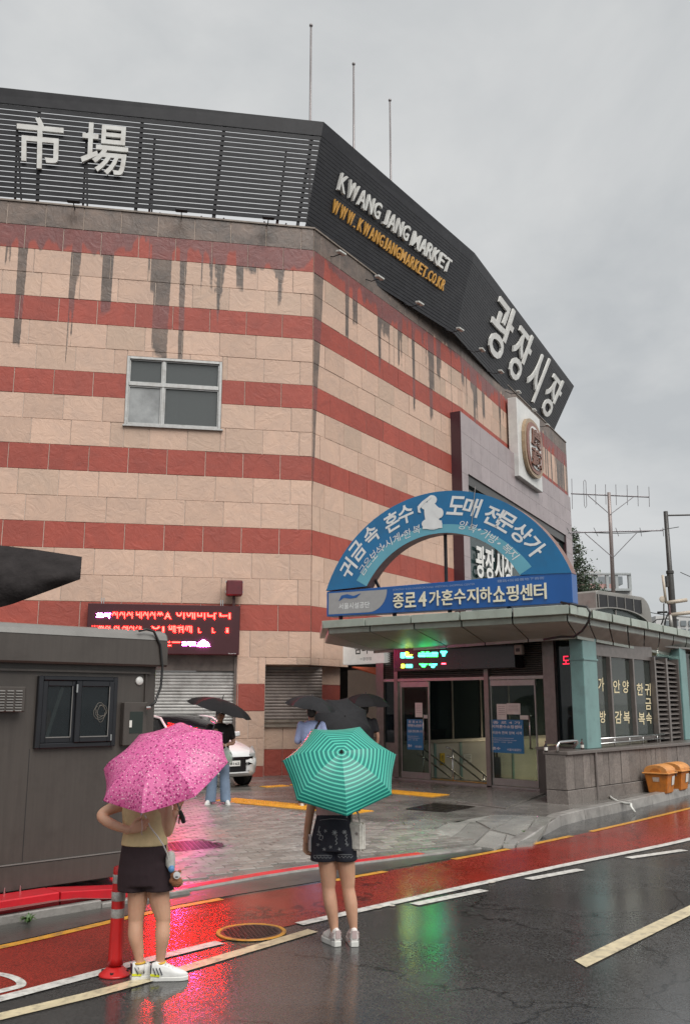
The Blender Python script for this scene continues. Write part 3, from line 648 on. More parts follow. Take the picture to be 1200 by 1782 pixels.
# jambs and sill wall below the second shutter
mb = MB(); WL.slab(mb, s1r - .0, s1r + .06, .1, 3.0, -.3, -.02); WL.slab(mb, s1r, s1r + 4.6, 2.66, 3.05, -.33, -.08); mb.build('shutter_box', m_shutb, market)
mb = MB(); WL.slab(mb, -.35, s2l, .1, zsh2 - .06, -.6, -.37); mb.build('parapet_wall', m_grout, market)
zz = zsh2 - .06
for k, (zb, zt, mt_) in enumerate(((.75, zz - .12, 'beige'), (.1, .75, 'red'))):
    nn = 3
    for i in range(nn):
        q0 = -.35 + (s2l + .35) * i / nn; q1 = -.35 + (s2l + .35) * (i + 1) / nn
        mb = MB(); WL.slab(mb, q0 + .005, q1 - .005, zb + .003, zt - .003, -.37, -.335); mb.build('stone_panel', m_redst if mt_ == 'red' else m_beige, market, bevel=.004)
mb = MB(); WL.slab(mb, -.35, s2l, zz - .12, zz - .06, -.4, -.28); WL.slab(mb, -.35, s2l, zz + .0, zz + .06, -.4, -.3); mb.build('ledge', m_cope, market)
# corner pier behind the overhang
def pier(a0, a1, o0, o1):
    for (z0, z1, kind) in bands():
        if z0 > s2top: continue
        z1 = min(z1, s2top + .05); mb = MB(); WA.slab(mb, a0, a1, z0 + .003, z1 - .003, o0, o1); mb.build('stone_panel', m_redst if kind == 'red' else m_beige, market, bevel=.006)
pier(.75, 1.72, -.75, -.22)
mb = MB(); WA.slab(mb, 0.05, 1.75, s2top - .0, s2top + .06, -1.0, -.36); WL.slab(mb, 0, s2l, s2top - .02, s2top + .05, -.9, -.36); mb.build('soffit', m_beige, market)
# dark market passage behind the gate
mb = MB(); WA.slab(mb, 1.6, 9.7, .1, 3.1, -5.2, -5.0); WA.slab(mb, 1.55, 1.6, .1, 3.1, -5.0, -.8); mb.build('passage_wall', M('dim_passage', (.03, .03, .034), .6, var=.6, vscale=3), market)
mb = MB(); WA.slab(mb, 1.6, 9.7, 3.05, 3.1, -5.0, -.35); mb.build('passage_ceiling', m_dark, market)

# ---- purple granite portal on the right facet
m_purp = M('purple_granite_panel', (.30, .245, .248), .3, var=.12, vscale=30, rnd=.07, streak=.2, dirt=(.16, .12, .125), dirtamt=.5, dscale=1.5)
m_purd = M('maroon_granite', (.055, .022, .028), .3, var=.2, vscale=20)
ga0 = PA0 + .62; ga1 = WB.px(984, 929, PO)[0]
portal = MB(); WB.slab(portal, PA0 - .02, PA0 + .0, .1, PZT, -.25, PO); po = portal.build('portal', m_purd, market)
mb = MB(); WB.slab(mb, PA0, PA1, GT, PZT, -.1, PO - .03); WB.slab(mb, PA0, ga0, .1, GT, -.1, PO - .03); WB.slab(mb, ga1, PA1, .1, GT, -.1, PO - .03); mb.build('backing', m_purd, po)
zlev = []; z = PZT
while z > 3: zlev.append(z); z -= .72
pw = 1.02; n = int((PA1 - PA0) / pw)
for i in range(n + 1):
    for k in range(len(zlev) - 1):
        r_ = (PA0 + i * pw, min(PA0 + (i + 1) * pw, PA1), zlev[k + 1], zlev[k])
        for q in subtract(r_, (ga0, ga1, 0, GT)):
            if q[1] - q[0] < .05 or q[3] - q[2] < .03: continue
            mb = MB(); WB.slab(mb, q[0] + .004, q[1] - .004, q[2] + .004, q[3] - .004, PO - .03, PO); mb.build('granite_panel', m_purp, po)
# recessed curtain window with the market name on it
m_cgl = glass('teal_curtain_glass', trans=.25, tint=(.035, .06, .06))
cw = MB(); WB.slab(cw, ga0, ga1, .3, GT, .10, .12); cwo = cw.build('curtain_window', m_cgl, market)
mb = MB(); WB.slab(mb, ga0, ga1, GT - .35, GT, .12, .24)
for t_ in (0, .25, .5, .75, 1): aa = ga0 + (ga1 - ga0) * t_; WB.slab(mb, aa - .04, aa + .04, .3, GT - .35, .12, .18)
mb.build('window_frame', M('dark_bronze', (.05, .045, .042), .35, metal=.5), cwo)
mb = MB(); WB.slab(mb, ga0, ga1, .3, GT, .04, .06); mb.build('curtain_back', M('dim_green_interior', (.06, .085, .08), .7), cwo)
m_sgnw = M('white_sign_letter', (.72, .72, .69), .45, var=.08, vscale=3, dirt=(.45, .43, .4), dirtamt=.4, dscale=2)
bnr = MB(); pn = (WB.n.x, WB.n.y); pp = WB.pt(0, 0, .19)
b0 = WB.px(826, 1000, .28)
for s_, x0, y0, x1, y1, hh, bo in (('광장시장', 826, 1003, 892, 1024, 57, .02), ('전통시장', 828, 934, 870, 948, 14, .015)):
    for k, ch in enumerate(s_):
        xa, xb = lerp(x0, x1, k / 4 + .01), lerp(x0, x1, (k + 1) / 4 - .01); ya, yb = lerp(y0, y1, k / 4), lerp(y0, y1, (k + 1) / 4)
        bnr = MB(); text_px(bnr, ch, (xa, ya), (xb, yb), (xa, ya - hh), pp, pn, bold=bo, depth=.02, off=.01); bnr.build('letter', m_sgnw, cwo)
pass

# ---- white emblem box with the brown seal
EO0, EO1 = .1, .5
ea0, ez0 = WB.px(898, 690, EO1); ea1, ez1 = WB.px(938, 730, EO1); _, ezb = WB.px(893, 823, EO1); _, ezb2 = WB.px(938, 851, EO1)
(lambda *a: None)('emblem', ea0, ez0, ea1, ez1, ezb, ezb2)
EZ0, EZ1 = (ezb + ezb2) / 2, (ez0 + ez1) / 2
emb = thing('emblem_panel', WB.pt((ea0 + ea1) / 2, EZ0, .6), 'white box panel with brown carved seal high on market wall', 'emblem')
m_boxw = M('white_enamel_panel', (.62, .62, .60), .35, var=.1, vscale=2, dirt=(.4, .39, .37), dirtamt=.5, dscale=1.2)
mb = MB(); WB.slab(mb, ea0, ea1, EZ0, EZ1, EO0, EO1); mb.build('box', m_boxw, emb, bevel=.02)
ec, ez = (ea0 + ea1) / 2 + .1, EZ0 + (EZ1 - EZ0) * .47; ew, eh = (ea1 - ea0) * .40, (EZ1 - EZ0) * .37
m_br1 = M('pale_bronze', (.35, .25, .16), .4, metal=.3, var=.2, vscale=8); m_br2 = M('brown_seal', (.16, .065, .04), .45, var=.3, vscale=8)
def octo(sx, sz, o):
    pts = []
    for k in range(24):
        t = 2 * math.pi * k / 24; c, s_ = math.cos(t), math.sin(t); e = .78
        pts.append(WB.pt(ec + sx * math.copysign(abs(c) ** e, c), ez + sz * math.copysign(abs(s_) ** e, s_), o))
    return pts
nv = V((WB.n.x, WB.n.y, 0))
mb = MB(); mb.prism(octo(ew, eh, EO1 + .01), nv * .14); mb.build('seal_rim', m_br1, emb)
mb = MB(); mb.prism(octo(ew * .84, eh * .88, EO1 + .152), nv * .03); mb.build('seal_ring', M('red_brown_ring', (.22, .10, .075), .45, var=.2), emb)
mb = MB(); mb.prism(octo(ew * .62, eh * .75, EO1 + .186), nv * .02); mb.build('seal_field', m_boxw, emb)
mb = MB(); O = WB.pt(ec - ew * .5, ez + .03, EO1 + .21); U = V((WB.d.x, WB.d.y, 0)) * ew; text_on(mb, '廣', O, U, (0, 0, eh * .64), bold=.02, depth=.05)
O = WB.pt(ec - ew * .5, ez - eh * .68, EO1 + .21); text_on(mb, '藏', O, U, (0, 0, eh * .64), bold=.02, depth=.05); mb.build('seal_characters', m_br2, emb)

# ================================================================== ROOFTOP SIGN SCREEN
ZB, ZS = 14.97, 18.1
def gz(p, z): q = G(*p, z); return V((q.x, q.y, z))
bq = [gz((0, 344), ZB), gz((533, 389), ZB), gz((795, 562), ZB), gz((962, 752), ZB)]
tq = [gz((0, 152), ZS), gz((563, 212), ZS), gz((825, 440), ZS), gz((998, 672), ZS)]
ext = 1.9; bq[0] = bq[1] + (bq[0] - bq[1]) * ext; tq[0] = tq[1] + (tq[0] - tq[1]) * ext
m_slat = M('black_painted_slat', (.014, .014, .017), .5, var=.25, vscale=3, spec=.3, dirt=(.03, .03, .032), dirtamt=.5, dscale=1.5)
m_rust = M('dark_red_steel', (.06, .018, .018), .5, var=.3, vscale=6)
screen = thing('rooftop_sign_screen', (C0.x, C0.y, ZB), 'black slatted rooftop screen carrying the market name letters', 'sign')
class Facet:
    def __init__(s, i): s.a, s.b, s.c, s.d = bq[i], bq[i + 1], tq[i + 1], tq[i]; s.n = (s.b - s.a).cross(s.d - s.a).normalized()
    def pt(s, u, w, o=0.): return lerp(lerp(s.a, s.b, u), lerp(s.d, s.c, u), w) + s.n * o
    def px(s, x, y):
        q = PLN(x, y, s.a, s.n); u, w = .5, .5
        for _ in range(12):
            p = s.pt(u, w); eu = s.pt(u + .01, w) - p; ew_ = s.pt(u, w + .01) - p; r_ = q - p
            u += .01 * r_.dot(eu) / eu.length_squared; w += .01 * r_.dot(ew_) / ew_.length_squared
        return u, w
for fi in range(3):
    f = Facet(fi); ns = 18 if fi == 0 else 26; topw = .86
    for k in range(ns):
        lo_ = .015 if fi == 0 else -.15; w0 = lo_ + k * (topw - lo_) / ns; w1 = w0 + (topw - lo_) / ns * (.76 if fi == 0 else .86)
        mb = MB(); a_, b_, c_, d_ = f.pt(0, w0), f.pt(1, w0), f.pt(1, w1), f.pt(0, w1)
        mb.prism([a_, b_, c_, d_], f.n * -.03); mb.build('slat', m_slat, screen)
    mb = MB(); mb.prism([f.pt(0, topw), f.pt(1, topw), f.pt(1, 1.0), f.pt(0, 1.0)], f.n * -.06); mb.build('top_board', m_slat, screen)
    for u in ((.1, .27, .42, .535, .7, .835, .985) if fi == 0 else (.02, .2, .4, .6, .8, .98)):
        mb = MB(); o1 = .012 if fi == 0 else -.035
        mb.beam(f.pt(u, -.02, -.04 if fi else -.045), f.pt(u, 1, -.04 if fi else -.045), .05 if fi else .09, .04, f.n); mb.build('post', m_slat, screen)
    # struts standing on the roof
    mb = MB(); nst = 9 if fi == 0 else 5
    for i in range(nst):
        u = (i + .5) / nst; p0 = f.pt(u, .0, -.08); p1 = f.pt(u, .7, -.1); bk = V((-f.n.x, -f.n.y, 0)).normalized() * 1.5
        for du in (-.02, .02):
            dn = V((0, 0, -.75 if fi == 0 else .1)); mb.beam(p0 + dn, p1, .045, .045); mb.beam(p0 + bk + V((0, 0, -.75)), p1, .04, .04)
            mb.beam(f.pt(u + du, .0, -.08), p0 + bk * (.35 if fi == 0 else .7) + V((0, 0, -.6 if fi == 0 else 0)), .03, .03)
    mb.build('strut', m_rust, screen)
m_let = M('pale_aluminium_letter', (.60, .60, .575), .4, var=.12, vscale=4, dirt=(.38, .34, .3), dirtamt=.5, dscale=2.5)
m_lets = M('grey_letter_side', (.24, .23, .22), .5, var=.2)
m_yel = M('ochre_letter', (.50, .26, .05), .4, var=.2, vscale=6)
def facet_text(f, s, u0, u1, w0, w1, mat, bold, depth, slant=0., name='letter', chars=None, gap=.12):
    """each character its own letter, boxes share u0..u1"""
    n = len(s); tot = u1 - u0
    ws = [(.38 if ch in ' .' else .72 if ch in 'J' else 1.42 if ch == 'W' else 1.3 if ch == 'M' else 1) for ch in s]; sm_ = sum(ws); u = u0
    for ch, wd in zip(s, ws):
        du = tot * wd / sm_
        if ch != ' ':
            vs, fs = glyphs(ch, bold, .001)
            hh = .14 if ch == '.' else 1
            mb = MB(); mb.add([f.pt(u + du * (gap / 2) + du * (1 - gap) * v.x + slant * v.y * hh, w0 + (w1 - w0) * v.y * hh, .02 + (depth if v.z > 0 else 0)) for v in vs], fs)
            mb.build(name, mat, screen)
        u += du
f0, f1, f2 = Facet(0), Facet(1), Facet(2)
def lettpx(f, ch, x0, x1, ya, yb, mat, bold, depth, ytop=None):
    ua, wa = f.px(x0, ya); ub, wb = f.px(x1, yb)
u_a, w_a = f0.px(30, 292); u_b, w_b = f0.px(112, 210); u_c, _ = f0.px(142, 250); u_d, _ = f0.px(224, 255)
for ch, q0, q1 in (('市', u_a, u_b), ('場', u_c, u_d), ('藏', u_a - (u_c - u_a), u_b - (u_c - u_a)), ('廣', u_a - 2 * (u_c - u_a), u_b - 2 * (u_c - u_a))):
    facet_text(f0, ch, q0, q1, w_a - .0, w_b, m_let, .010, .08, gap=0)
u_a, w_a = f1.px(583, 328); u_b, w_b = f1.px(783, 465); _, wt = f1.px(587, 298)
(lambda *a: None)('kj', u_a, u_b, w_a, wt, f1.px(780, 478), f1.px(787, 452))
facet_text(f1, 'KWANG JANG MARKET', u_a, u_b + .005, f1.px(583, 330)[1], f1.px(590, 300)[1], m_let, .012, .09, slant=.006, gap=.16)
u_a, w_a = f1.px(573, 368); u_b, w_b = f1.px(772, 505); _, wt = f1.px(575, 343)
facet_text(f1, 'WWW. KWANGJANGMARKET.CO.KR', u_a, u_b, w_a, wt, m_yel, .012, .05, slant=.004, gap=.22)
for ch, p0, p1, tp in (('광', (838, 605), (880, 640), (860, 507)), ('장', (872, 640), (912, 680), (898, 560)), ('시', (902, 672), (944, 705), (930, 602)), ('장', (933, 712), (967, 740), (955, 650))):
    ua, wa = f2.px(*p0); ub, _ = f2.px(*p1); _, wt = f2.px(*tp)
    (lambda *a: None)(ch, ua, ub, wa, wt)
for ch, ua, ub, wa, wb in (('광', .19, .35, .06, .92), ('장', .385, .53, .06, .90), ('시', .575, .70, .06, .90), ('장', .765, .905, .06, .84)):
    facet_text(f2, ch, ua, ub, wa, wb, m_let, .012, .08, gap=.02)
# small sign lamps on arms along the foot of the screen
m_lampb = M('white_lamp_shell', (.5, .5, .47), .4)
for fi, us in ((0, (.42, .60, .78, .93)), (1, (.12, .35, .62, .93)), (2, (.1, .27, .45, .63, .8))):
    f = Facet(fi)
    for u in us:
        p = f.pt(u, -.03 if fi == 0 else -.15, .0); q = p + f.n * .55 + V((0, 0, -.12)); lp = thing('sign_lamp', p, None, None)
        mb = MB(); mb.tube([p - f.n * .1, p + f.n * .25 + V((0, 0, -.16)), q], .015, 6); mb.build('arm', m_slat, lp)
        d = (f.b - f.a).normalized(); mb = MB(); mb.obox(q + V((0, 0, .03)), d * .16, f.n * .08, V((0, 0, .035))); mb.build('lamp_head', m_lampb if fi else m_slat, lp, bevel=.015)
        od = ('leftmost', 'second from the left', 'third from the left', 'fourth from the left', 'rightmost')[us.index(u)] if us.index(u) < len(us) - 1 else 'rightmost'
        tag(lp, ('small black lamp under the left slatted screen, ' + od, 'white sign lamp under the English market name, ' + od, 'white sign lamp under the Korean rooftop letters, ' + od)[fi], 'lamp', 'lamps along the foot of the rooftop screen')
# three flagpoles behind the screen
m_pole = M('grey_flagpole', (.22, .20, .20), .4, metal=.5)
for px_, yt, lab in ((541, 46, 'thin bare flagpole, leftmost and tallest above the rooftop screen'), (615, 113, 'thin bare flagpole, middle of three on the market roof'), (678, 176, 'thin bare flagpole, rightmost of three on the market roof')):
    WF = WA; a_, zt = WA.px(px_, yt, -1.4); p = WA.pt(a_, 14.2, -1.4)
    t = thing('flagpole', p, lab, 'flagpole', 'flagpoles on the market roof')
    mb = MB(); mb.tube([p, V((p.x, p.y, (zt + 14.2) / 2)), V((p.x, p.y, zt))], [.05, .04, .03], 8); mb.build('pole', m_pole, t, smooth=True)
    mb = MB(); mb.lathe([(.001, -.06), (.05, -.03), (.06, 0), (.05, .04), (.001, .06)], 10, (p.x, p.y, zt + .03)); mb.build('ball', m_pole, t, smooth=True)

# ================================================================== UNDERGROUND MALL ENTRANCE
FX = 16.45; FZ = .14
def punch(o, x0, x1, y0, y1):
    bm = bmesh.new(); bm.from_mesh(o.data)
    for co, no in (((x0, 0, 0), (1, 0, 0)), ((x1, 0, 0), (1, 0, 0)), ((0, y0, 0), (0, 1, 0)), ((0, y1, 0), (0, 1, 0))):
        bmesh.ops.bisect_plane(bm, geom=bm.verts[:] + bm.edges[:] + bm.faces[:], plane_co=co, plane_no=no)
    kill = [f for f in bm.faces if x0 < f.calc_center_median().x < x1 and y0 < f.calc_center_median().y < y1]
    bmesh.ops.delete(bm, geom=kill, context='FACES'); bm.to_mesh(o.data); bm.free()
punch(bpy.data.objects['road'], 17.3, 26, 10.6, 16.0); punch(bpy.data.objects['pavement'], 17.3, 26, 10.6, 16.0)
ENT = thing('mall_entrance', (18, 13, .12), 'single storey entrance to the underground shopping mall with pale green canopy', 'entrance building')
m_brz = M('brown_bronze_frame', (.20, .178, .165), .38, metal=.45, var=.2, vscale=8)
m_gry = M('grey_aluminium', (.30, .285, .27), .35, metal=.5, var=.15, vscale=8)
m_teal = M('teal_painted_steel', (.15, .27, .26), .35, var=.12, vscale=3, dirt=(.08, .12, .12), dirtamt=.5, dscale=2.5, streak=.3)
m_fasc = M('pale_green_fascia', (.33, .38, .33), .35, var=.1, vscale=3, streak=.4, rnd=.05, dirt=(.16, .16, .13), dirtamt=.55, dscale=1.6)
m_soff = M('grey_green_soffit', (.34, .345, .31), .5, var=.12, vscale=2, rnd=.05, dirt=(.11, .105, .09), dirtamt=.5, dscale=1.2)
m_inn = M('stair_panel_grey', (.46, .44, .39), .5, var=.12, vscale=2)
m_clr = glass('door_glass', trans=.72, col=(.80, .86, .83), tint=(.02, .03, .03))
m_drk = glass('dark_shop_glass', trans=.15, tint=(.008, .014, .018))
m_steel = M('stainless_steel', (.55, .55, .54), .22, metal=1., var=.1)
m_gran = M('grey_granite_panel', (.17, .15, .135), .55, var=.35, vscale=26, rnd=.16, bump=.35, bscale=55, bdist=.01, dirt=(.06, .05, .045), dirtamt=.55, dscale=3)

def part(name, mat, boxes, parent=None, bevel=0.):
    mb = MB()
    for q in boxes: mb.box(*q)
    return mb.build(name, mat, parent or ENT, bevel)
# front frame: posts, header, sill
YL, YR = 15.95, 11.25
part('post', m_brz, [(FX - .05, FX + .12, 15.9, 16.15, FZ, 3.2)]); part('post', m_brz, [(FX - .05, FX + .1, 15.43, 15.55, FZ, 3.2)])
part('post', m_brz, [(FX - .06, FX + .1, 12.70, 12.82, FZ, 3.2)]); part('post', m_brz, [(FX - .08, FX + .14, 10.97, 11.25, 1.06, 3.2)])
part('header', m_gry, [(FX - .04, FX + .08, 12.83, 15.43, 2.385, 2.45)]); part('header', m_gry, [(FX - .04, FX + .08, 11.25, 12.69, 2.385, 2.45)]); part('header', m_gry, [(FX - .04, FX + .08, 15.55, 15.9, 2.385, 2.45)])
part('threshold', m_gry, [(FX - .05, FX + .1, 12.83, 15.9, FZ - .03, FZ + .022)]); part('threshold', m_gry, [(FX - .05, FX + .1, 11.2, 12.69, FZ - .03, FZ + .02)])
# louvres above the doors, blade by blade
lo = part('louvre_backing', m_dark, [(FX + .06, FX + .08, 11.25, 15.9, 2.46, 3.2)])
LVM = MB(); LVM.add([(-.02, -.5, 0), (.035, -.5, .028), (.035, .5, .028), (-.02, .5, 0), (-.018, -.5, -.006), (.037, -.5, .022), (.037, .5, .022), (-.018, .5, -.006)], [(0, 1, 2, 3), (4, 7, 6, 5), (0, 4, 5, 1), (3, 2, 6, 7), (0, 3, 7, 4), (1, 5, 6, 2)])
LVM = LVM.mesh('louvre_blade'); LVM.materials.append(m_brz)
for ya, yb in ((11.27, 12.68), (12.84, 15.42), (15.57, 15.88)):
    z = 2.475
    while z < 3.17:
        o = link('louvre_blade', LVM, m_brz, None, (FX, (ya + yb) / 2, z), None); o.scale = (1, yb - ya, 1); adopt(o, lo); z += .046
# side light left of the door
part('side_light', m_drk, [(FX + .01, FX + .02, 15.55, 15.9, .95, 2.38)]); part('kick_panel', m_brz, [(FX, FX + .03, 15.55, 15.9, .16, .95)])
# dark glazing between right post and teal column
part('corner_glass', m_drk, [(FX + .02, FX + .035, 10.1, 10.97, 1.06, 3.15)])
mb = MB(); text_on(mb, '도', (FX - .0, 10.80, 2.66), (0, -.16, 0), (0, 0, .17), bold=.01, off=.02); mb.build('red_led_mark', M('red_led', (.1, .0, .0), .4, emit=(1, .02, .06), estr=.9), ENT)
def door(y0, y1, label_):
    d = part('door', m_gry, [(FX - .03, FX + .02, y0, y1, 2.25, 2.37), (FX - .03, FX + .02, y0, y1, .17, .31), (FX - .02, FX + .012, y0, y0 + .03, .31, 2.25), (FX - .02, FX + .012, y1 - .03, y1, .31, 2.25)])
    part('pane', m_clr, [(FX - .01, FX - .002, y0 + .03, y1 - .03, .31, 2.25)], d)
    mb = MB(); yy = y0 + .13; mb.tube([(FX - .025, yy, .95), (FX - .085, yy, .95), (FX - .085, yy, 1.62), (FX - .025, yy, 1.62)], .014, 8); mb.build('handle', m_steel, d, smooth=True)
    return d
door(14.46, 15.36, ''); door(11.5, 12.68, '')
# interior: stair side wall with windows, panels, rails, steps
WY = 16.0
part('stair_wall', m_inn, [(FX, 26, WY, WY + .1, -3.2, .9)]); part('stair_wall', m_inn, [(FX, 26, 10.45, 10.6, -3.2, .98)]); part('end_wall', M('stair_end_green', (.24, .30, .26), .5), [(24.0, 24.1, 10.6, WY, -3.2, 3.15)])
for X in (17.15, 18.05, 19.05, 20.25, 21.5, 22.8): part('wall_mullion', m_brz, [(X, X + .06, WY - .03, WY, .95, 3.1)])
part('window_sill', m_gry, [(FX + .1, 24, WY - .06, WY - .001, .88, .96)])
part('stair_window', m_drk, [(FX + .1, 24, WY + .0, WY + .012, .96, 3.1)])
for X in (18.32, 19.35, 20.5, 21.6): part('panel_joint', m_teal, [(X, X + .09, WY - .02, WY - .004, -1.5, .87)])
part('ceiling', M('entrance_ceiling', (.18, .18, .17), .6), [(FX + .1, 24, 10.6, WY, 3.16, 3.2)])
st = MB()
for i in range(12): st.box(17.3 + .3 * i, 17.3 + .3 * (i + 1), 10.6, WY, -3.4, FZ - .16 * (i + 1))
st.box(20.9, 24, 10.6, WY, -3.4, -1.9); st.build('stair', m_step, ENT)
part('landing', m_step, [(FX + .1, 17.3, 10.6, WY, -.5, FZ)])
part('tactile_strip', m_tact, [(FX + .2, FX + .5, 12.9, 15.3, FZ, FZ + .006)])
for y_ in (15.0, 14.1):
    rl = MB()
    for dz in (.83, .64): rl.tube([(16.6, y_, dz + .06), (16.8, y_, dz), (20.2, y_, dz - 1.82 * 1)], .022, 8)
    for t in (0, .33, .66, 1.): X = 16.8 + 3.4 * t; rl.tube([(X, y_, .85 - 1.82 * t), (X, y_, -.1 - 1.82 * t)], .018, 8)
    rl.build('handrail', m_steel, ENT, smooth=True)
rl = MB(); rl.tube([(16.7, 12.9, .14), (16.7, 12.9, .92), (16.74, 12.9, 1.0), (16.84, 12.9, 1.0), (16.88, 12.9, .9), (16.88, 12.9, .66)], .022, 8); rl.build('handrail', m_steel, ENT, smooth=True)
part('bent_panel', m_gry, [(16.62, 16.9, 12.82, 12.86, .2, .72)])
# lit lamp low in the stairwell
lampt = part('stair_lamp', M('stair_lamp_glow', (.9, .85, .7), .5, emit=(1, .84, .55), estr=14), [(21.6, 23.4, 14.6, 14.75, .55, .6)])
part('added_fill_lamp', M('added_fill_glow', (.9, .9, .85), .5, emit=(1, .95, .85), estr=16), [(19.0, 20.6, 11.6, 11.75, 3.1, 3.15)])  # unseen lamp added under the ceiling to brighten the stairwell
# notices on the stair wall
m_not = M('yellow_notice', (.62, .42, .03), .5); m_notw = M('white_notice', (.62, .62, .58), .5); m_ink = M('black_ink', (.02, .02, .02), .5)
def thing_box(name, label, cat, mat, q, group=None, bevel=0.):
    mb = MB(); mb.box(*q); o = mb.build(name, mat, None, bevel); return tag(o, label, cat, group)
p = PLN(769, 1321, (0, WY - .02), (0, 1)); n_ = thing('notice', p, 'small yellow warning notice on the stair wall', 'notice')
mb = MB(); mb.box(p.x - .09, p.x + .09, WY - .03, WY - .021, p.z - .15, p.z + .15); mb.build('sheet', m_not, n_)
mb = MB(); text_on(mb, '!', (p.x - .02, WY - .031, p.z - .04), (.04, 0, 0), (0, 0, .14), bold=.02, off=.002); mb.box(p.x - .07, p.x + .07, WY - .0335, WY - .031, p.z - .13, p.z - .09); mb.build('print', m_ink, n_)
p = PLN(813, 1320, (0, WY - .02), (0, 1)); n_ = thing('notice', p, 'white rounded notice on the stair wall seen between the doors', 'notice')
mb = MB(); mb.box(p.x - .17, p.x + .17, WY - .03, WY - .021, p.z - .1, p.z + .12); mb.build('sheet', m_notw, n_, bevel=.008)
mb = MB()
for k in range(4): mb.box(p.x - .12, p.x + .12 - .03 * (k % 2), WY - .0335, WY - .031, p.z + .06 - .035 * k, p.z + .072 - .035 * k)
mb.build('print', m_ink, n_)
# blue posters on the door glass
m_blue = M('blue_poster', (.012, .16, .36), .4, var=.08, vscale=3); m_pw = M('poster_white_print', (.7, .72, .72), .5)
def poster(bl, tr, label):
    a_ = PLN(*bl, (FX - .02, 0), (1, 0)); b_ = PLN(*tr, (FX - .02, 0), (1, 0)); y0, y1, z0, z1 = a_.y, b_.y, a_.z, b_.z; w_, h_ = y0 - y1, z1 - z0
    t = thing('poster', (FX - .02, (y0 + y1) / 2, z0), label, 'poster', 'blue posters on the entrance doors')
    mb = MB(); mb.box(FX - .018, FX - .013, y1, y0, z0, z1); mb.build('sheet', m_blue, t)
    mb = MB(); kw = dict(off=.0025)
    def ln(s, x0, x1, za, zb, bold=.01): text_on(mb, s, (FX - .018, y0 - w_ * x0, z0 + h_ * za), (0, -w_ * (x1 - x0), 0), (0, 0, h_ * (zb - za)), bold=bold, **kw)
    ln('종 로 4 가', .1, .92, .87, .96); ln('지하혼수쇼핑센터', .06, .95, .74, .84, .02); ln('귀금속 한복 양복 시계', .06, .95, .56, .65)
    ln('Jongno 4-ga underground', .06, .7, .42, .46, 0); ln('wedding shopping center', .06, .8, .36, .40, 0); ln('귀금속 · 시계 · 한복', .06, .66, .30, .335, 0); ln('서울시설공단', .5, .92, .07, .14); ln('혼수', .06, .3, .08, .17, .02)
    mb.build('print', m_pw, t); return t
poster((708, 1304), (735, 1252), 'blue shopping mall poster on the left glass door'); poster((853, 1309), (909, 1253), 'wide blue shopping mall poster on the right glass door')
for (bl, tr, lab) in (((722, 1248), (734, 1223), 'white paper notice on the left glass door'), ((864, 1252), (880, 1225), 'white paper notice on the right glass door'), ((881, 1243), (904, 1224), 'pale blank paper on the right glass door'), ((904, 1252), (918, 1245), 'small white sticker near the right door handle'), ((735, 1250), (743, 1244), 'small white sticker near the left door handle')):
    a_ = PLN(*bl, (FX - .02, 0), (1, 0)); b_ = PLN(*tr, (FX - .02, 0), (1, 0)); t = thing('paper_notice', (FX - .02, (a_.y + b_.y) / 2, a_.z), lab, 'notice')
    mb = MB(); mb.box(FX - .0175, FX - .0135, b_.y, a_.y, a_.z, b_.z); mb.build('sheet', m_notw, t); mb = MB(); h_ = b_.z - a_.z; w_ = a_.y - b_.y
    for k in range(5 if h_ > .2 else 1): mb.box(FX - .0195, FX - .0175, b_.y + w_ * .15, a_.y - w_ * .15, a_.z + h_ * (.3 + .13 * k), a_.z + h_ * (.33 + .13 * k))
    mb.build('print', m_gry, t)

# LED board over the doors
led = thing('led_board', (16.2, 13.5, 2.6), 'long black LED board with broken green characters above the entrance doors', 'led sign')
mb = MB(); mb.box(16.1, FX - .03, 11.76, 15.26, 2.61, 3.21); mb.build('case', M('led_case_black', (.018, .016, .018), .25, var=.3, vscale=3), led, bevel=.01)
mb = MB(); mb.box(15.80, 16.12, 11.74, 15.28, 3.17, 3.232); mb.build('hood', m_slat, led)  # hood added to keep the LED glow off the soffit
mg = M('green_led', (.0, .1, .02), .4, emit=(.03, 1, .12), estr=4); mc = M('cyan_led', (0, .1, .1), .4, emit=(.05, .85, .65), estr=3.6); my = M('yellow_led', (.1, .1, 0), .4, emit=(.8, .9, .02), estr=8); mr_ = M('scarlet_led', (.1, 0, 0), .4, emit=(1, .03, .05), estr=9); mwl = M('white_led', (.1, .1, .1), .4, emit=(1, .8, 1), estr=9)
def ledpoly(mat, pts, name='character'):
    P = [PLN(x, y, (16.09, 0), (1, 0)) for x, y in pts]; mb = MB(); mb.prism(P, (-.006, 0, 0)); mb.build(name, mat, led)
def cellblk(mat, x0, x1, y0, y1, cut=0.): ledpoly(mat, [(x0 + cut, y1), (x1 - cut, y1), (x1, y0), (x0, y0)])
cellblk(mc, 697, 704, 1136, 1145); cellblk(my, 705, 710, 1135, 1138); cellblk(my, 705, 717, 1139, 1142, 2); cellblk(mc, 706, 718, 1143, 1145)
cellblk(mg, 728, 750, 1136, 1139); cellblk(mg, 733, 738, 1134, 1135.6); cellblk(mg, 741, 746, 1134, 1135.6); cellblk(mc, 751, 761, 1135, 1139); cellblk(mc, 728, 740, 1139.6, 1143); cellblk(mg, 741, 761, 1139.6, 1143); cellblk(mc, 766, 777, 1133, 1136); cellblk(mc, 768, 775, 1136.5, 1142, 1.5)
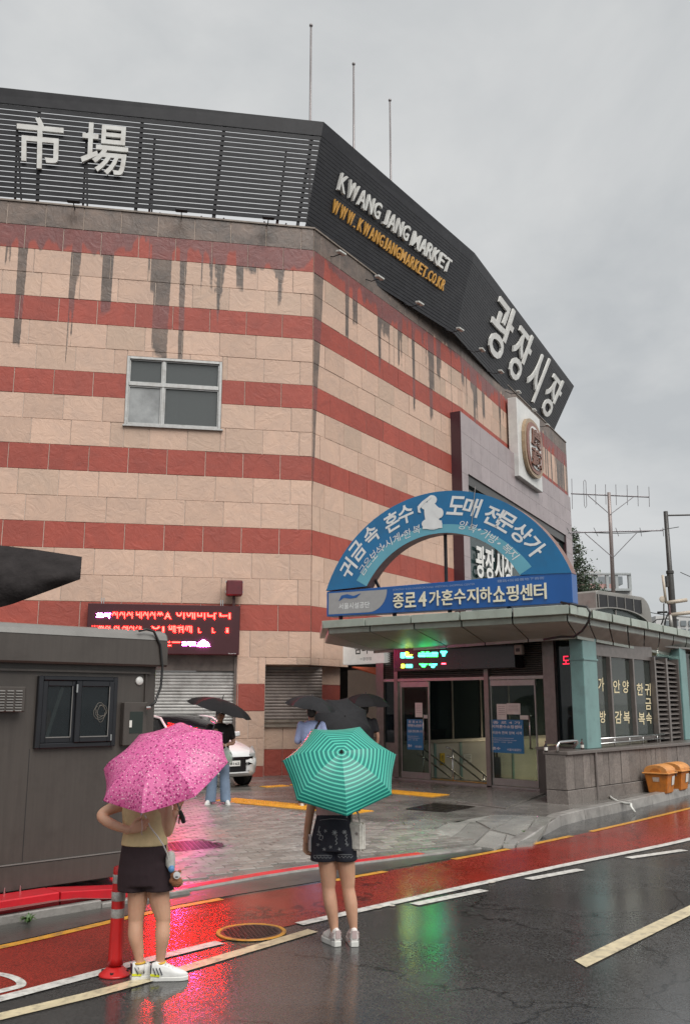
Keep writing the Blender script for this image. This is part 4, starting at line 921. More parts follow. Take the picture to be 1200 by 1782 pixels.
cellblk(my, 698, 703, 1156, 1162); cellblk(mc, 706, 717, 1156, 1162); cellblk(mg, 729, 744, 1155, 1157, 1); cellblk(mg, 732, 741, 1157.5, 1161, 2); cellblk(mg, 746, 752, 1155, 1158); cellblk(mc, 752, 760, 1155, 1158, 1); cellblk(mc, 749, 757, 1158.5, 1162, 2); cellblk(mr_, 768, 775, 1154, 1156); cellblk(mwl, 701, 704, 1124.5, 1126); cellblk(mwl, 708, 711, 1124.5, 1126)
mb = MB(); text_px(mb, '종로4가지하쇼핑센터', (717, 1165.5), (732, 1165), (717, 1163.5), (16.09, 0), (-1, 0), off=.003); mb.build('maker_mark', m_pw, led)
spk = PLN(903, 1130, (16.05, 0), (1, 0)); sp = thing('wall_speaker', spk, 'small cream loudspeaker box at the right end of the entrance LED board', 'speaker')
mb = MB(); mb.box(spk.x - .06, spk.x + .045, spk.y - .1, spk.y + .1, spk.z - .11, spk.z + .1); mb.build('case', M('cream_plastic', (.3, .27, .23), .5), sp, bevel=.015); mb = MB(); mb.box(spk.x - .064, spk.x - .06, spk.y - .05, spk.y + .05, spk.z - .05, spk.z + .02); mb.build('grille', m_ink, sp)

# ---- canopy: fascia panels, lower trim, sloping soffit panels
A, Bq, Cq = V((13.2, 14.6)), V((14.14, 9.1)), V((27.0, 11.6)); E_, D_ = V((15.3, 17.0)), V((27.0, 17.0))
def ringpts(k):
    if k == 0: return [E_, A, Bq, Cq]
    if k == 1: return [E_ + V((.12, -.05)), A + V((.13, -.06)), Bq + V((.13, .14)), Cq + V((0, .14))]
    if k == 3: return [V((16.44, 16.28)), V((16.36, 15.96)), V((15.34, 9.77)), V((27.0, 12.05))]
    return [V((16.40, 16.3)), V((16.32, 15.98)), V((15.3, 9.72)), V((27.0, 12.0))]
zt, zf, zl, zs = 3.60, 3.44, 3.33, 3.14
segs = [(0, 3), (1, 5), (2, 12)]
for si, n in segs:
    r0, r1, r2 = ringpts(0), ringpts(1), ringpts(2)
    for i in range(n):
        t0, t1 = i / n + .003, (i + 1) / n - .003
        p = lambda r, t, z: V((*lerp(r[si], r[si + 1], t), z - (.16 * t if si == 2 and z < 3.2 else 0)))
        mb = MB(); mb.loft([[p(r0, t, zt), p(r0, t, zf), p(r1, t, zf + .001), p(r1, t, zt - .02)] for t in (t0, t1)]); mb.build('fascia_panel', m_fasc, ENT, bevel=.006)
        mb = MB(); mb.loft([[p(r1, t, zf - .004), p(r1, t, zl), p(r2, t, zs + .12), p(r2, t, zf)] for t in (t0, t1)]); mb.build('trim_panel', m_fasc, ENT)
        mb = MB(); mb.loft([[lerp(p(r1, t, zl), p(r2, t, zs), .03) - V((0, 0, .004)), p(r2, t, zs), p(r2, t, zs + .05), lerp(p(r1, t, zl), p(r2, t, zs), .03) + V((0, 0, .03))] for t in (t0, t1)]); mb.build('soffit_panel', m_soff, ENT)
        mb = MB(); mb.loft([[p(r2, t, zs + .02), p(r2, t, zs - .055), lerp(p(r2, t, zs - .055), p(ringpts(3), t, zs - .055), 1), lerp(p(r2, t, zs + .02), p(ringpts(3), t, zs + .02), 1)] for t in (t0, t1)]); mb.build('lip_panel', m_fasc, ENT)
mb = MB(); r1 = ringpts(1); mb.prism([V((*q, zt - .06)) for q in (r1[0], r1[1], r1[2], r1[3], D_)], (0, 0, .04)); mb.build('roof', M('grey_roof_sheet', (.22, .23, .22), .4, dirt=(.1, .1, .1), dirtamt=.5), ENT)
mb = MB(); mb.box(16.5, 24.1, WY + .1, WY + .2, .1, 3.3); mb.build('rear_wall', m_drk, ENT)

# ---- road side wall on granite plinth
WS = Wall(V((14.63, 9.63)), V((27.0, 10.45)))
plz = 1.0
pb = MB(); WS.slab(pb, .02, 1.2, .0, plz - .03, -.42, -.03); WS.slab(pb, 1.2, 12.3, .0, plz - .03, -1.3, -.03); pb.build('plinth_core', M('plinth_core_dark', (.05, .045, .04), .7), ENT)
mb = MB(); WS.slab(mb, -.04, 1.25, plz - .03, plz + .03, -.46, .05); WS.slab(mb, 1.25, 12.3, plz - .03, plz + .03, -1.4, .05); mb.build('plinth_cap', M('granite_cap', (.12, .105, .095), .35, var=.2, vscale=12), ENT, bevel=.008)
a_ = 0.; random.seed(11)
while a_ < 6.8:
    w_ = random.uniform(.2, .34); mb = MB(); WS.slab(mb, a_ + .006, a_ + w_ - .006, .36, plz - .034, -.03, random.uniform(-.008, .006)); mb.build('granite_panel', m_gran, ENT, bevel=.006)
    a_ += w_
a_ = 0.
while a_ < 6.8:
    w_ = random.uniform(.45, .7); mb = MB(); WS.slab(mb, a_ + .005, a_ + w_ - .005, .05, .35, -.03, .02); mb.build('base_stone', m_gran, ENT, bevel=.008)
    a_ += w_
for k, (za, zb) in enumerate(((.36, plz - .034), (.05, .35))):
    mb = MB(); WS.slab(mb, -.03, -.002, za, zb, -.42, .0 if k == 0 else .02); mb.build('end_panel', m_gran, ENT, bevel=.006)
mb = MB(); aa = WS.px(1034, 1330)[0]; mb.tube([WS.pt(aa, .05, .03), WS.pt(aa, plz, .03)], .025, 8); mb.build('drain_pipe', m_brz, ENT)
WU = Wall(V((14.63, 9.63)), V((27.0, 11.4)))
# teal column, windows, louvres
c0 = WU.px(1025, 1290)[0]; c1 = WU.px(1046, 1290)[0] + .08
mb = MB(); WU.slab(mb, c0, c1, plz + .03, 3.2, -.32, -.04); mb.build('column', m_teal, ENT, bevel=.012)
mb = MB(); WU.slab(mb, c0 - .012, c1 + .012, 2.70, 2.73, -.34, -.02); mb.build('column_band', m_teal, ENT)
wA, wB = c1 + .02, WU.px(1138, 1230, -.2)[0]; w3 = WU.px(1153, 1290)[0]; w4 = WU.px(1195, 1285)[0]
m_wgl = glass('tinted_shop_window', trans=.3, tint=(.05, .06, .055)); m_wgr = M('frosted_green_panel', (.16, .22, .17), .25, var=.1)
xs3 = [wA, WU.px(1060, 1290)[0], WU.px(1106, 1290)[0], wB]; xs3[1] = WU.px(1059.5, 1230, -.2)[0]; xs3[2] = WU.px(1099.5, 1230, -.2)[0]; xs3[3] = wB
mb = MB(); WU.slab(mb, wA, w3 + .1, 2.82, 3.2, -.5, -.16)
WU.slab(mb, wA, wB + .05, plz + .1, plz + .2, -.28, -.14)
for q in xs3: WU.slab(mb, q - .035, q + .035, plz + .2, 2.82, -.28, -.12)
wfr = mb.build('window_frame', m_brz, ENT)
for k in range(3):
    mb = MB(); WU.slab(mb, xs3[k] + .035, xs3[k + 1] - .035, plz + .2, 2.82, -.215, -.205); mb.build('pane', m_wgl, wfr)
mb = MB(); WU.slab(mb, xs3[2] + .04, xs3[3] - .04, plz + .2, 2.82, -.26, -.24); mb.build('frosted_panel', m_wgr, ENT)
mb = MB(); WU.slab(mb, wB + .04, w3, plz + .05, 2.85, -.3, -.18); mb.build('blank_panel', m_gry, ENT)
mb = MB(); WU.slab(mb, w3, w3 + .07, plz + .03, 2.9, -.3, -.08); wm = (w3 + w4) / 2 + .05; WU.slab(mb, wm - .05, wm + .05, plz + .03, 2.9, -.3, -.1); WU.slab(mb, w4 - .05, w4, plz + .03, 2.9, -.3, -.08); lf = mb.build('louvre_frame', m_brz, ENT)
mb = MB(); WU.slab(mb, w3, w4, plz + .03, 2.95, -.36, -.3); mb.build('louvre_backing', m_dark, ENT)
for qa, qb in ((w3 + .07, wm - .05), (wm + .05, w4 - .05)):
    z = plz + .1
    while z < 2.85:
        mb = MB(); mb.prism([WU.pt(qa, z, -.12), WU.pt(qb, z, -.12), WU.pt(qb, z + .08, -.27), WU.pt(qa, z + .08, -.27)], (0, 0, -.012)); mb.build('louvre_blade', m_brz, lf); z += .105
mb = MB(); WU.slab(mb, w4 + .02, w4 + .45, plz + .03, 3.2, -.6, -.04); mb.build('column', m_teal, ENT, bevel=.012)
mb = MB(); WU.slab(mb, w4 + .47, 12.2, plz + .03, 3.1, -.3, -.2); mb.build('shop_window', m_wgl, ENT)
# low rail in front of the windows and hoop rail at the corner
mb = MB(); mb.tube([WU.pt(wA, plz + .2, -.06), WU.pt(wB + .1, plz + .2, -.06)], .02, 8); mb.tube([WU.pt(wA, plz + .11, -.06), WU.pt(wB + .1, plz + .11, -.06)], .012, 8)
for t in (.2, .43, .65, .9): mb.tube([WU.pt(lerp(wA, wB, t), plz + .03, -.06), WU.pt(lerp(wA, wB, t), plz + .2, -.06)], .012, 6)
mb.build('low_rail', m_steel, ENT, smooth=True)
h0 = WS.px(982, 1300)[0]; h1 = WS.px(1017, 1300)[0]
mb = MB(); mb.tube([WS.pt(h0, plz + .03, -.15), WS.pt(h0, plz + .13, -.15), WS.pt(h0 + .06, plz + .19, -.15), WS.pt(h1 - .04, plz + .2, -.15), WS.pt(h1, plz + .16, -.15), WS.pt(h1 + .01, plz + .06, -.25)], .028, 8); mb.build('hoop_rail', m_steel, ENT, smooth=True)
# characters stuck on the panes
m_gold = M('cream_window_letter', (.70, .62, .40), .5, var=.1)
wl = MB(); wo_ = -.2; pp = WU.pt(0, 0, wo_); pn = (WU.n.x, WU.n.y)
for ch, x0, x1, yb, yt in (('가', 1040, 1050, 1203, 1179), ('방', 1043, 1053, 1258, 1237), ('안', 1066, 1078, 1206, 1183), ('양', 1082, 1093, 1206, 1184), ('감', 1069, 1081, 1259, 1237), ('복', 1084, 1095, 1259, 1238),
                           ('한', 1107, 1118, 1210, 1189), ('귀', 1121, 1131, 1211, 1189), ('금', 1122, 1132, 1235, 1215), ('복', 1110, 1121, 1261, 1240), ('속', 1123, 1133, 1259, 1240)):
    wl = MB(); text_px(wl, ch, (x0, yb), (x1, yb), (x0 - .5, yt), pp, pn, bold=.012, off=.004); wl.build('window_letter', m_gold, ENT)
# bottles left on the plinth
for px_, lab, c in ((963, 'small dark bottle with a pale label left on the granite plinth', (.02, .015, .015)), (1026, 'small brown bottle left beside the hoop rail on the plinth', (.06, .04, .035))):
    a_ = WS.px(px_, 1305)[0]; p = WS.pt(a_, plz + .032, -.16); t = thing('bottle', p, lab, 'bottle')
    mb = MB(); mb.lathe([(.028, 0), (.032, .01), (.032, .11), (.012, .15), (.012, .18)], 12, p); mb.build('body', M('bottle_' + str(px_), c, .1), t, smooth=True)
    mb = MB(); mb.lathe([(.033, .03), (.033, .085)], 12, p, cap=False); mb.build('label_band', m_notw, t); mb = MB(); mb.lathe([(.014, .17), (.014, .195)], 10, p); mb.build('cap', m_ink, t)

# ---- arch sign standing on the canopy
SZ = 3.70; s0 = G(568, 1073, SZ); s1 = G(993, 1049, SZ); SL = (s1 - s0).length; sd = (s1 - s0).normalized(); sn = V((sd.y, -sd.x, 0))
if sn.dot(-s0) < 0: sn = -sn
k_ = SL / 5.12
def sp_(x, z, o=0.): return s0 + sd * (x * k_) + V((0, 0, z * k_)) + sn * o
arch = thing('arch_sign', sp_(2.56, -.05), 'blue arched sign with white Korean lettering standing on the entrance canopy', 'sign')
m_ab = M('blue_sign_face', (.010, .145, .33), .32, var=.1, vscale=1.5, streak=.5, dirt=(.02, .10, .20), dirtamt=.5, dscale=1.4)
m_al = M('light_blue_sign_face', (.12, .36, .46), .35, var=.08, vscale=2)
m_edge = M('rusty_sign_edge', (.20, .11, .09), .5, var=.3, vscale=6)
m_bb = M('royal_blue_sign_face', (.008, .085, .30), .3, var=.1, vscale=1.2); m_sg = M('silver_sign_face', (.33, .33, .33), .35, metal=.2, var=.08)
def arc(r, cz, z0, n=40, cx=2.575):
    t0 = math.asin((z0 - cz) / r); return [(cx + r * math.cos(math.pi - t), cz + r * math.sin(math.pi - t)) for t in [t0 + (math.pi - 2 * t0) * i / n for i in range(n + 1)]]
OUT = arc(2.76, -.44, .53); INN = arc(1.87, -.38, .56)
def arch_pts(o): return [sp_(x, z, o) for x, z in OUT] + [sp_(x, z, o) for x, z in INN[::-1]]
mb = MB(); n = len(OUT)
for i in range(n - 1): mb.prism([sp_(*OUT[i], .0), sp_(*OUT[i + 1], .0), sp_(*INN[i + 1], .0), sp_(*INN[i], .0)], sn * -.28)
mb.build('arch_body', m_edge, arch)
# faces in panels
cuts = [0, 8, 16, 24, 32, 40]
for a_, b_ in zip(cuts, cuts[1:]):
    mb = MB(); e = .0015
    mb.add([sp_(*OUT[i], .012) for i in range(a_, b_ + 1)] + [sp_(*INN[i], .012) for i in range(a_, b_ + 1)] + [sp_(*OUT[i], .0005) for i in range(a_, b_ + 1)] + [sp_(*INN[i], .0005) for i in range(a_, b_ + 1)],
           [(i, i + 1, (b_ - a_ + 1) + i + 1, (b_ - a_ + 1) + i) for i in range(b_ - a_)] + [(2 * (b_ - a_ + 1) + i, i, i + 1, 2 * (b_ - a_ + 1) + i + 1) for i in range(b_ - a_)])
    c = sum(mb.v, V()) / len(mb.v); mb.v = [c + (p - c) * .9985 for p in mb.v]; mb.build('face_panel', m_ab, arch)
def mid(x):  # upper border of the light band
    r, cz = 2.42, -.72; return cz + math.sqrt(max(0, r * r - (x - 2.62) ** 2))
mb = MB()
for i in range(40):
    def top(j):
        x, z = INN[j]; dx, dz = x - 2.575, z + .38; l = math.hypot(dx, dz); w_ = .17 + .10 * abs((j - 20) / 20) ** 2
        return x + dx / l * w_, max(.545, z + dz / l * w_)
    mb.quad(sp_(*INN[i], .0145), sp_(*INN[i + 1], .0145), sp_(*top(i + 1), .0145), sp_(*top(i), .0145))
mb.build('light_band', m_al, arch)
m_chalk = M('white_sign_lettering', (.68, .70, .70), .5, var=.1, vscale=4)
def arc_char(mb, ch, x, z, hgt, wid, bold, cz=-.42, twist=0.):
    vs, fs = glyphs(ch, bold, 0.); ang = math.atan2(z - cz, x - 2.575) - math.pi / 2 + twist; ca, sa = math.cos(ang), math.sin(ang); P = []
    for v in vs:
        lx, lz = (v.x - .5) * wid + (v.y - .5) * .04, (v.y - .5) * hgt; P.append(sp_(x + lx * ca - lz * sa, z + lx * sa + lz * ca, .018))
    mb.add(P, fs)
def ip(x, y):
    q = PLN(x, y, s0, sn); return (q - s0).dot(sd) / k_, (q.z - SZ) / k_
for ch, x, y in (('귀', 606, 990), ('금', 622, 959), ('속', 646, 931), ('혼', 682, 908), ('수', 706, 895), ('도', 794, 880), ('매', 821, 883), ('전', 858, 898), ('문', 880, 909), ('상', 907, 928), ('가', 929, 951)):
    mb = MB(); arc_char(mb, ch, *ip(x, y), .37, .35, .022); mb.build('letter', m_chalk, arch)
mb = MB()
small = [('금', 632, 992), ('은', 640, 979), ('보', 650, 967), ('석', 660, 957), ('·', 668, 951), ('시', 676, 945), ('계', 690, 937), ('·', 700, 932), ('한', 709, 929), ('복', 725, 922), ('양', 806, 914), ('복', 822, 919), ('·', 834, 922), ('가', 845, 929), ('방', 858, 938), ('·', 868, 946), ('복', 882, 955), ('지', 893, 965)]
for ch, x, y in small: arc_char(mb, ch, *ip(x, y), .05 if ch == '·' else .17, .05 if ch == '·' else .17, .0)
mb.build('small_lettering', m_chalk, arch)
# white wedding silhouette between the words
mb = MB()
def blob(pts, o=.02): mb.prism([sp_(*ip(x, y), o) for x, y in pts], sn * .003)
def ell(cx, cy, rx, ry, o=.02, n=18): blob([(cx + rx * math.cos(2 * math.pi * i / n), cy + ry * math.sin(2 * math.pi * i / n)) for i in range(n)], o)
ell(752, 870, 8.5, 8); ell(741, 881, 8, 6.5, .0215); blob([(738, 876), (752, 872), (764, 884), (768, 897), (762, 908), (741, 908), (739, 896)], .0225); ell(752, 912, 18, 10, .0235); blob([(735, 908), (769, 906), (770, 919), (736, 921)], .0245); ell(765, 893, 7, 9, .0255)
blob([(727, 882), (735, 873), (750, 862), (752, 866), (738, 877), (731, 886), (733, 893), (728, 892)], .0265)
mb.build('silhouette', m_chalk, arch)
# base box
mb = MB(); mb.prism([sp_(-.0, 0, 0), sp_(5.15, 0, 0), sp_(5.15, .56, 0), sp_(0, .51, 0)], sn * -.32); mb.build('base_box', m_bb, arch, bevel=.008)
XS = 1.12
mb = MB(); mb.poly([sp_(.05, .04, .004), sp_(XS - .12, .04, .004)] + [sp_(XS - .12 + .42 * math.sin(t * math.pi / 2 / 8), .04 + .43 * (1 - math.cos(t * math.pi / 2 / 8)), .004) for t in range(1, 9)] + [sp_(.05, .475, .004)]); mb.build('silver_field', m_sg, arch)
mb = MB()
for i, ch in enumerate('종로4가혼수지하쇼핑센터'):
    x0 = 1.55 + (4.70 - 1.55) * i / 12; w_ = (4.70 - 1.55) / 12
    mb = MB(); vs, fs = glyphs(ch, .014, .001); q_ = .62 if ch == '4' else .88; mb.add([sp_(x0 + w_ * (.5 - q_ / 2 + q_ * v.x), lerp(.085, .093, i / 11) + .29 * v.y, .006 + (.03 if v.z > 0 else 0)) for v in vs], fs); mb.build('letter', M('ivory_letter', (.72, .68, .52), .45), arch)
m_fp = M('pale_blue_print', (.25, .33, .5), .5); mb = MB(); text_on(mb, 'JONGNO 4-GA UNDERGROUND WEDDING SHOPPING CENTER', sp_(1.55, .425), sd * 1.75 * k_, V((0, 0, .05)), off=.006); tag(mb.build('english_print', m_fp, arch), kind='stuff'); mb = MB(); text_on(mb, '鍾路4街婚需地下商街', sp_(3.75, .45), sd * .9 * k_, V((0, 0, .055)), off=.006); mb.build('chinese_print', m_fp, arch)
mb = MB(); text_on(mb, '서울시설공단', sp_(.3, .13), sd * .72 * k_, V((0, 0, .13)), bold=.012, off=.007); mb.build('operator_name', m_chalk, arch)
sw = [(.30, .30), (.36, .41), (.5, .43), (.65, .385), (.82, .43), (.72, .35), (.58, .335), (.42, .36)]
mb = MB(); mb.prism([sp_(x, z, .007) for x, z in sw], sn * .003); mb.build('operator_mark', m_bb, arch)
for x in (.25, 1.5, 2.7, 3.9, 4.95): mb = MB(); mb.beam(sp_(x, -.07, -.16), sp_(x, .02, -.16), .06, .06); mb.build('foot', m_slat, arch)
for q0, q1 in (((2.62, .5), (2.62, 1.5)), ((1.15, .5), (1.0, .8))): mb = MB(); mb.beam(sp_(*q0, -.2), sp_(*q1, -.2), .05, .05); mb.build('support', m_slat, arch)
wire = MB(); q0 = ip(826, 852); wire.tube([sp_(q0[0] + .02, q0[1] + .05, .03), sp_(q0[0], q0[1] - .1, .035), sp_(q0[0] - .06, q0[1] - .55, .03), sp_(q0[0] - .09, q0[1] - .75, .03)], .008, 6); wire.build('cable', m_gry, arch)

# ---- on the canopy roof: barrel skylight, duct, antenna mast
RZ = 3.58
m_zinc = M('zinc_duct', (.30, .29, .27), .45, metal=.5, var=.2, vscale=4, dirt=(.16, .13, .11), dirtamt=.5, dscale=2)
sk = thing('barrel_skylight', (18.5, 11.5, RZ), 'low barrel vaulted skylight with arched glazed end on the canopy roof', 'skylight')
yl = 10.55
ax0, ax1 = PLN(990, 1065, (0, yl + .3), (0, 1)).x, PLN(1112, 1085, (0, yl + .3), (0, 1)).x; cxk = (ax0 + ax1) / 2; rx = (ax1 - ax0) / 2; rz_ = .34
ar = lambda s_, y: [V((cxk + rx * s_ * math.cos(math.pi * i / 20), y, RZ + .02 + rz_ * s_ * math.sin(math.pi * i / 20))) for i in range(21)]
mb = MB(); mb.loft([ar(1, yl), ar(1, yl + 3.5)], cap=False); mb.loft([ar(.93, yl), ar(.93, yl + 3.5)], cap=False)
for i in range(20): mb.quad(ar(1, yl)[i], ar(1, yl)[i + 1], ar(.93, yl)[i + 1], ar(.93, yl)[i])
mb.build('vault', m_zinc, sk)
mb = MB(); mb.prism([p + V((0, .08, 0)) for p in ar(.93, yl)], (0, .02, 0)); mb.build('end_pane', glass('skylight_glass', trans=.2, tint=(.07, .09, .085)), sk)
mb = MB(); mb.box(cxk - .02, cxk + .02, yl + .05, yl + .08, RZ, RZ + rz_ * .92); mb.build('mullion', m_zinc, sk)
du = thing('ventilation_duct', (21, 12.5, RZ), 'curved zinc ventilation duct with dark grille on the canopy roof', 'duct')
dy = 12.3; dx0 = PLN(1037, 1050, (0, dy), (0, 1)).x; dx1 = PLN(1131, 1050, (0, dy), (0, 1)).x; dz1 = PLN(1085, 1034, (0, dy), (0, 1)).z
mb = MB(); prof = [(dx0, RZ + .55), (dx0, dz1 - .05), (dx0 + .1, dz1), (dx1 - .5, dz1)] + [(dx1 - .5 + .5 * math.sin(t), dz1 - .5 + .5 * math.cos(t)) for t in (.3, .6, .9, 1.2, 1.57)] + [(dx1, RZ), (dx1 - .8, RZ), (dx1 - .8, RZ + .55)]
mb.prism([V((x, dy, z)) for x, z in prof], (0, 1.6, 0)); mb.build('hood', m_zinc, du, bevel=.01)
mb = MB(); mb.box(dx0 + .05, dx1 - .55, dy - .03, dy - .003, RZ + .62, dz1 - .1); gr_ = mb.build('grille', m_dark, du)
for k in range(6):
    X = dx0 + .05 + (dx1 - .6 - dx0) * k / 5; mb = MB(); mb.box(X - .012, X + .012, dy - .045, dy - .031, RZ + .6, dz1 - .08); mb.build('bar', m_zinc, gr_)
# antenna
AD = 24.5
an = thing('antenna_mast', GD(1064, 1035, AD), 'tall rooftop aerial mast with two comb shaped antennas', 'antenna')
m_mast = M('grey_mast', (.26, .22, .21), .45, metal=.4); m_rod = M('thin_aerial_rod', (.2, .19, .2), .4, metal=.5)
mb = MB(); mb.tube([GD(1067, 1045, AD), GD(1062, 930, AD), GD(1058.5, 857, AD)], [.055, .05, .045], 10); mb.build('mast', m_mast, an, smooth=True)
boom = [GD(993, 859, AD), GD(1128, 865, AD)]; mb = MB(); mb.tube(boom, .022, 8)
mb.tube([GD(1022, 862, AD - .03), GD(1058, 893, AD - .06)], .012, 6); mb.tube([GD(1101, 865, AD - .03), GD(1061, 895, AD - .06)], .012, 6); mb.build('boom', m_rod, an)
for x, h0_, h1_ in ((994, 833, 886), (1035, 843, 878), (1052.5, 843, 878), (1070.5, 843, 879), (1090, 844, 879), (1108.5, 845, 881), (1128, 847, 882)):
    mb = MB(); mb.tube([GD(x, h0_, AD - .03), GD(x + 1, h1_, AD - .03)], .008, 6); mb.build('element', m_rod, an)
mb = MB(); mb.tube([GD(1015, 858, AD - .03), GD(1014.5, 838, AD - .03), GD(1016.5, 835, AD - .03), GD(1018.5, 838, AD - .03), GD(1020, 880, AD - .03), GD(1018, 884, AD - .03), GD(1016, 880, AD - .03), GD(1015, 858, AD - .03)], .008, 6); mb.build('folded_dipole', m_rod, an)
mb = MB(); mb.tube([GD(988, 927, AD), GD(1153, 923, AD)], .022, 8); mb.tube([GD(1017, 928, AD - .03), GD(1064, 969, AD - .06)], .012, 6); mb.tube([GD(1108, 926, AD - .03), GD(1066, 970, AD - .06)], .012, 6); mb.build('boom', m_rod, an)
rv = V((cb, -sb, 0)); fv = V((sb, cb, 0))
for x in (990, 1036, 1073, 1114, 1153):
    c = GD(x, 926, AD - .03); w_ = fv * .62 + rv * .22; mb = MB(); mb.tube([c - w_, c + w_], .008, 6); mb.build('element', m_rod, an)
# loose black cable over the canopy corner
mb = MB(); mb.tube([GD(975, 1048, 16.9), GD(1002, 1054, 16.65), GD(1020, 1056, 16.5), GD(1026, 1066, 16.45), GD(1023, 1082, 16.5), GD(1012, 1098, 16.8), GD(998, 1108, 17.1), GD(975, 1108, 17.4), GD(945, 1113, 17.6)], .022, 8)
tag(mb.build('cable', M('black_rubber', (.015, .015, .015), .4), smooth=True), 'black cable hanging in a loop over the canopy corner', 'cable')

# ================================================================== KIOSK
KY = 8.68; KX0, KX1 = .6, 5.45; KZ = .13
kio = thing('street_kiosk', (3, 9.6, KZ), 'dark grey brown metal street kiosk with a black window', 'kiosk')
m_kio = M('brown_grey_brushed_metal', (.074, .065, .058), .36, metal=.2, var=.12, vscale=26, streak=.06, dirt=(.05, .043, .038), dirtamt=.7, dscale=1.6, bump=.05, bscale=90)
m_kiot = M('pale_grey_roof_edge', (.19, .185, .175), .35, metal=.2, var=.1)
m_blk = M('black_window_frame', (.012, .013, .016), .3, var=.2)
mb = MB(); mb.box(KX0, KX1, KY, KY + 2.3, KZ + .05, 2.32); mb.build('body', m_kio, kio, bevel=.012)
# roof band: bull nosed top
prof = [(-.10, 2.27), (-.115, 2.29), (-.115, 2.545), (-.095, 2.60), (-.05, 2.635), (.02, 2.65), (2.25, 2.65), (2.33, 2.60), (2.34, 2.27)]
mb = MB(); mb.loft([[V((x, KY + y, z)) for y, z in prof] for x in (KX0, KX1 + .06)]); rb = mb.build('roof_band', m_kio, kio)
mb = MB(); mb.loft([[V((x, KY + y, z)) for y, z in [(-.12, 2.55), (-.099, 2.604), (-.052, 2.641), (.02, 2.656), (2.25, 2.656), (2.25, 2.645), (.02, 2.645), (-.045, 2.63), (-.09, 2.598), (-.11, 2.55)]] for x in (KX0, KX1 + .045)]); mb.build('roof_edge', m_kiot, kio)
mb = MB(); mb.box(KX0, KX1 - .08, KY - .035, KY - .002, 2.195, 2.215); mb.box(KX1 - .14, KX1 - .125, KY - .02, KY - .002, 1.78, 2.2); mb.build('drip_trim', m_kio, kio)
mb = MB(); mb.box(KX0, KX1 - .0, KY - .012, KY - .002, .415, .425); mb.build('base_trim', m_kiot, kio)
for X in (4.08, 2.6): mb = MB(); mb.box(X - .003, X + .003, KY - .0025, KY + .001, .43, 1.46 if X > 3 else 2.2); mb.build('seam', m_ink, kio)
mb = MB(); mb.box(KX0, KX1 - .02, KY - .008, KY - .001, KZ + .06, .405); mb.build('base_panel', m_kio, kio)
# window
W0, W1, Z0, Z1 = 4.11, 4.97, 1.46, 2.155
mb = MB()
for q in ((W0, W0 + .05, Z0, Z1), (W1 - .05, W1, Z0, Z1), (W0 + .05, W1 - .05, Z1 - .045, Z1), (W0 + .05, W1 - .05, Z0, Z0 + .05)): mb.box(q[0], q[1], KY - .05, KY + .03, q[2], q[3])
kw_ = mb.build('window', m_blk, kio, bevel=.008)
wm_ = W0 + (W1 - W0) * .46
for (qa, qb, o) in ((W0 + .05, wm_ + .02, .0), (wm_ - .0, W1 - .05, -.03)):
    mb = MB(); b_ = .055
    for r_ in ((qa, qa + b_, Z0 + .05, Z1 - .045), (qb - b_, qb, Z0 + .05, Z1 - .045), (qa + b_, qb - b_, Z1 - .045 - b_, Z1 - .045), (qa + b_, qb - b_, Z0 + .05, Z0 + .05 + b_)): mb.box(r_[0], r_[1], KY - .035 + o, KY - .005 + o, r_[2], r_[3])
    mb.build('sash', m_blk, kw_, bevel=.006)
    mb = MB(); mb.box(qa + b_, qb - b_, KY - .022 + o, KY - .017 + o, Z0 + .05 + b_, Z1 - .045 - b_); mb.build('pane', glass('kiosk_glass', trans=.5, tint=(.02, .025, .028)), kw_)
    mb = MB(); mb.box(qb - b_ - .004, qb - b_ + .004, KY - .04 + o, KY - .0355 + o, Z0 + .1, Z1 - .1); mb.box(qa + b_, qb - b_, KY - .04 + o, KY - .0355 + o, Z0 + .05 + b_ - .006, Z0 + .05 + b_ + .004); mb.build('sash_bead', m_kiot, kw_)
# room behind the pane (cut the body visually with a thin dark panel set in front of it)
mb = MB(); mb.box(W0 + .05, W1 - .05, KY - .0018, KY - .0008, Z0 + .05, Z1 - .05); mb.build('interior_panel', M('kiosk_interior', (.035, .037, .04), .6, var=.5, vscale=9), kw_)
mb = MB(); mb.beam((W0 + .13, KY - .006, Z0 + .1), (W0 + .27, KY - .006, Z1 - .1), .008, .035, (1, 0, 0)); mb.build('leaning_batten', M('pale_batten', (.42, .42, .39), .5), kw_)
mb = MB(); mb.box(W0 + .06, W0 + .16, KY - .006, KY - .003, Z0 + .16, Z0 + .36); mb.build('brown_carton', M('brown_carton', (.22, .10, .05), .7), kw_)
mb = MB(); rr_ = random.Random(3)
for k in range(4):
    c = V((W1 - .19 + rr_.uniform(-.02, .02), KY - .0575, Z0 + .36 + rr_.uniform(-.04, .04))); a = rr_.uniform(.04, .07); b_ = rr_.uniform(.05, .09)
    mb.tube([c + V((a * math.cos(t * .42 + k), 0, b_ * math.sin(t * .42 + k))) for t in range(14)], .0016, 5)
mb.build('wire_coil', M('pale_wire', (.22, .2, .17), .5), kw_)
mb = MB(); mb.box(W1 - .075, W1 - .06, KY - .075, KY - .06, Z0 + .06, Z0 + .12); mb.box(wm_ - .012, wm_ + .004, KY - .075, KY - .06, Z1 - .16, Z1 - .08); mb.build('latch', m_steel, kw_)
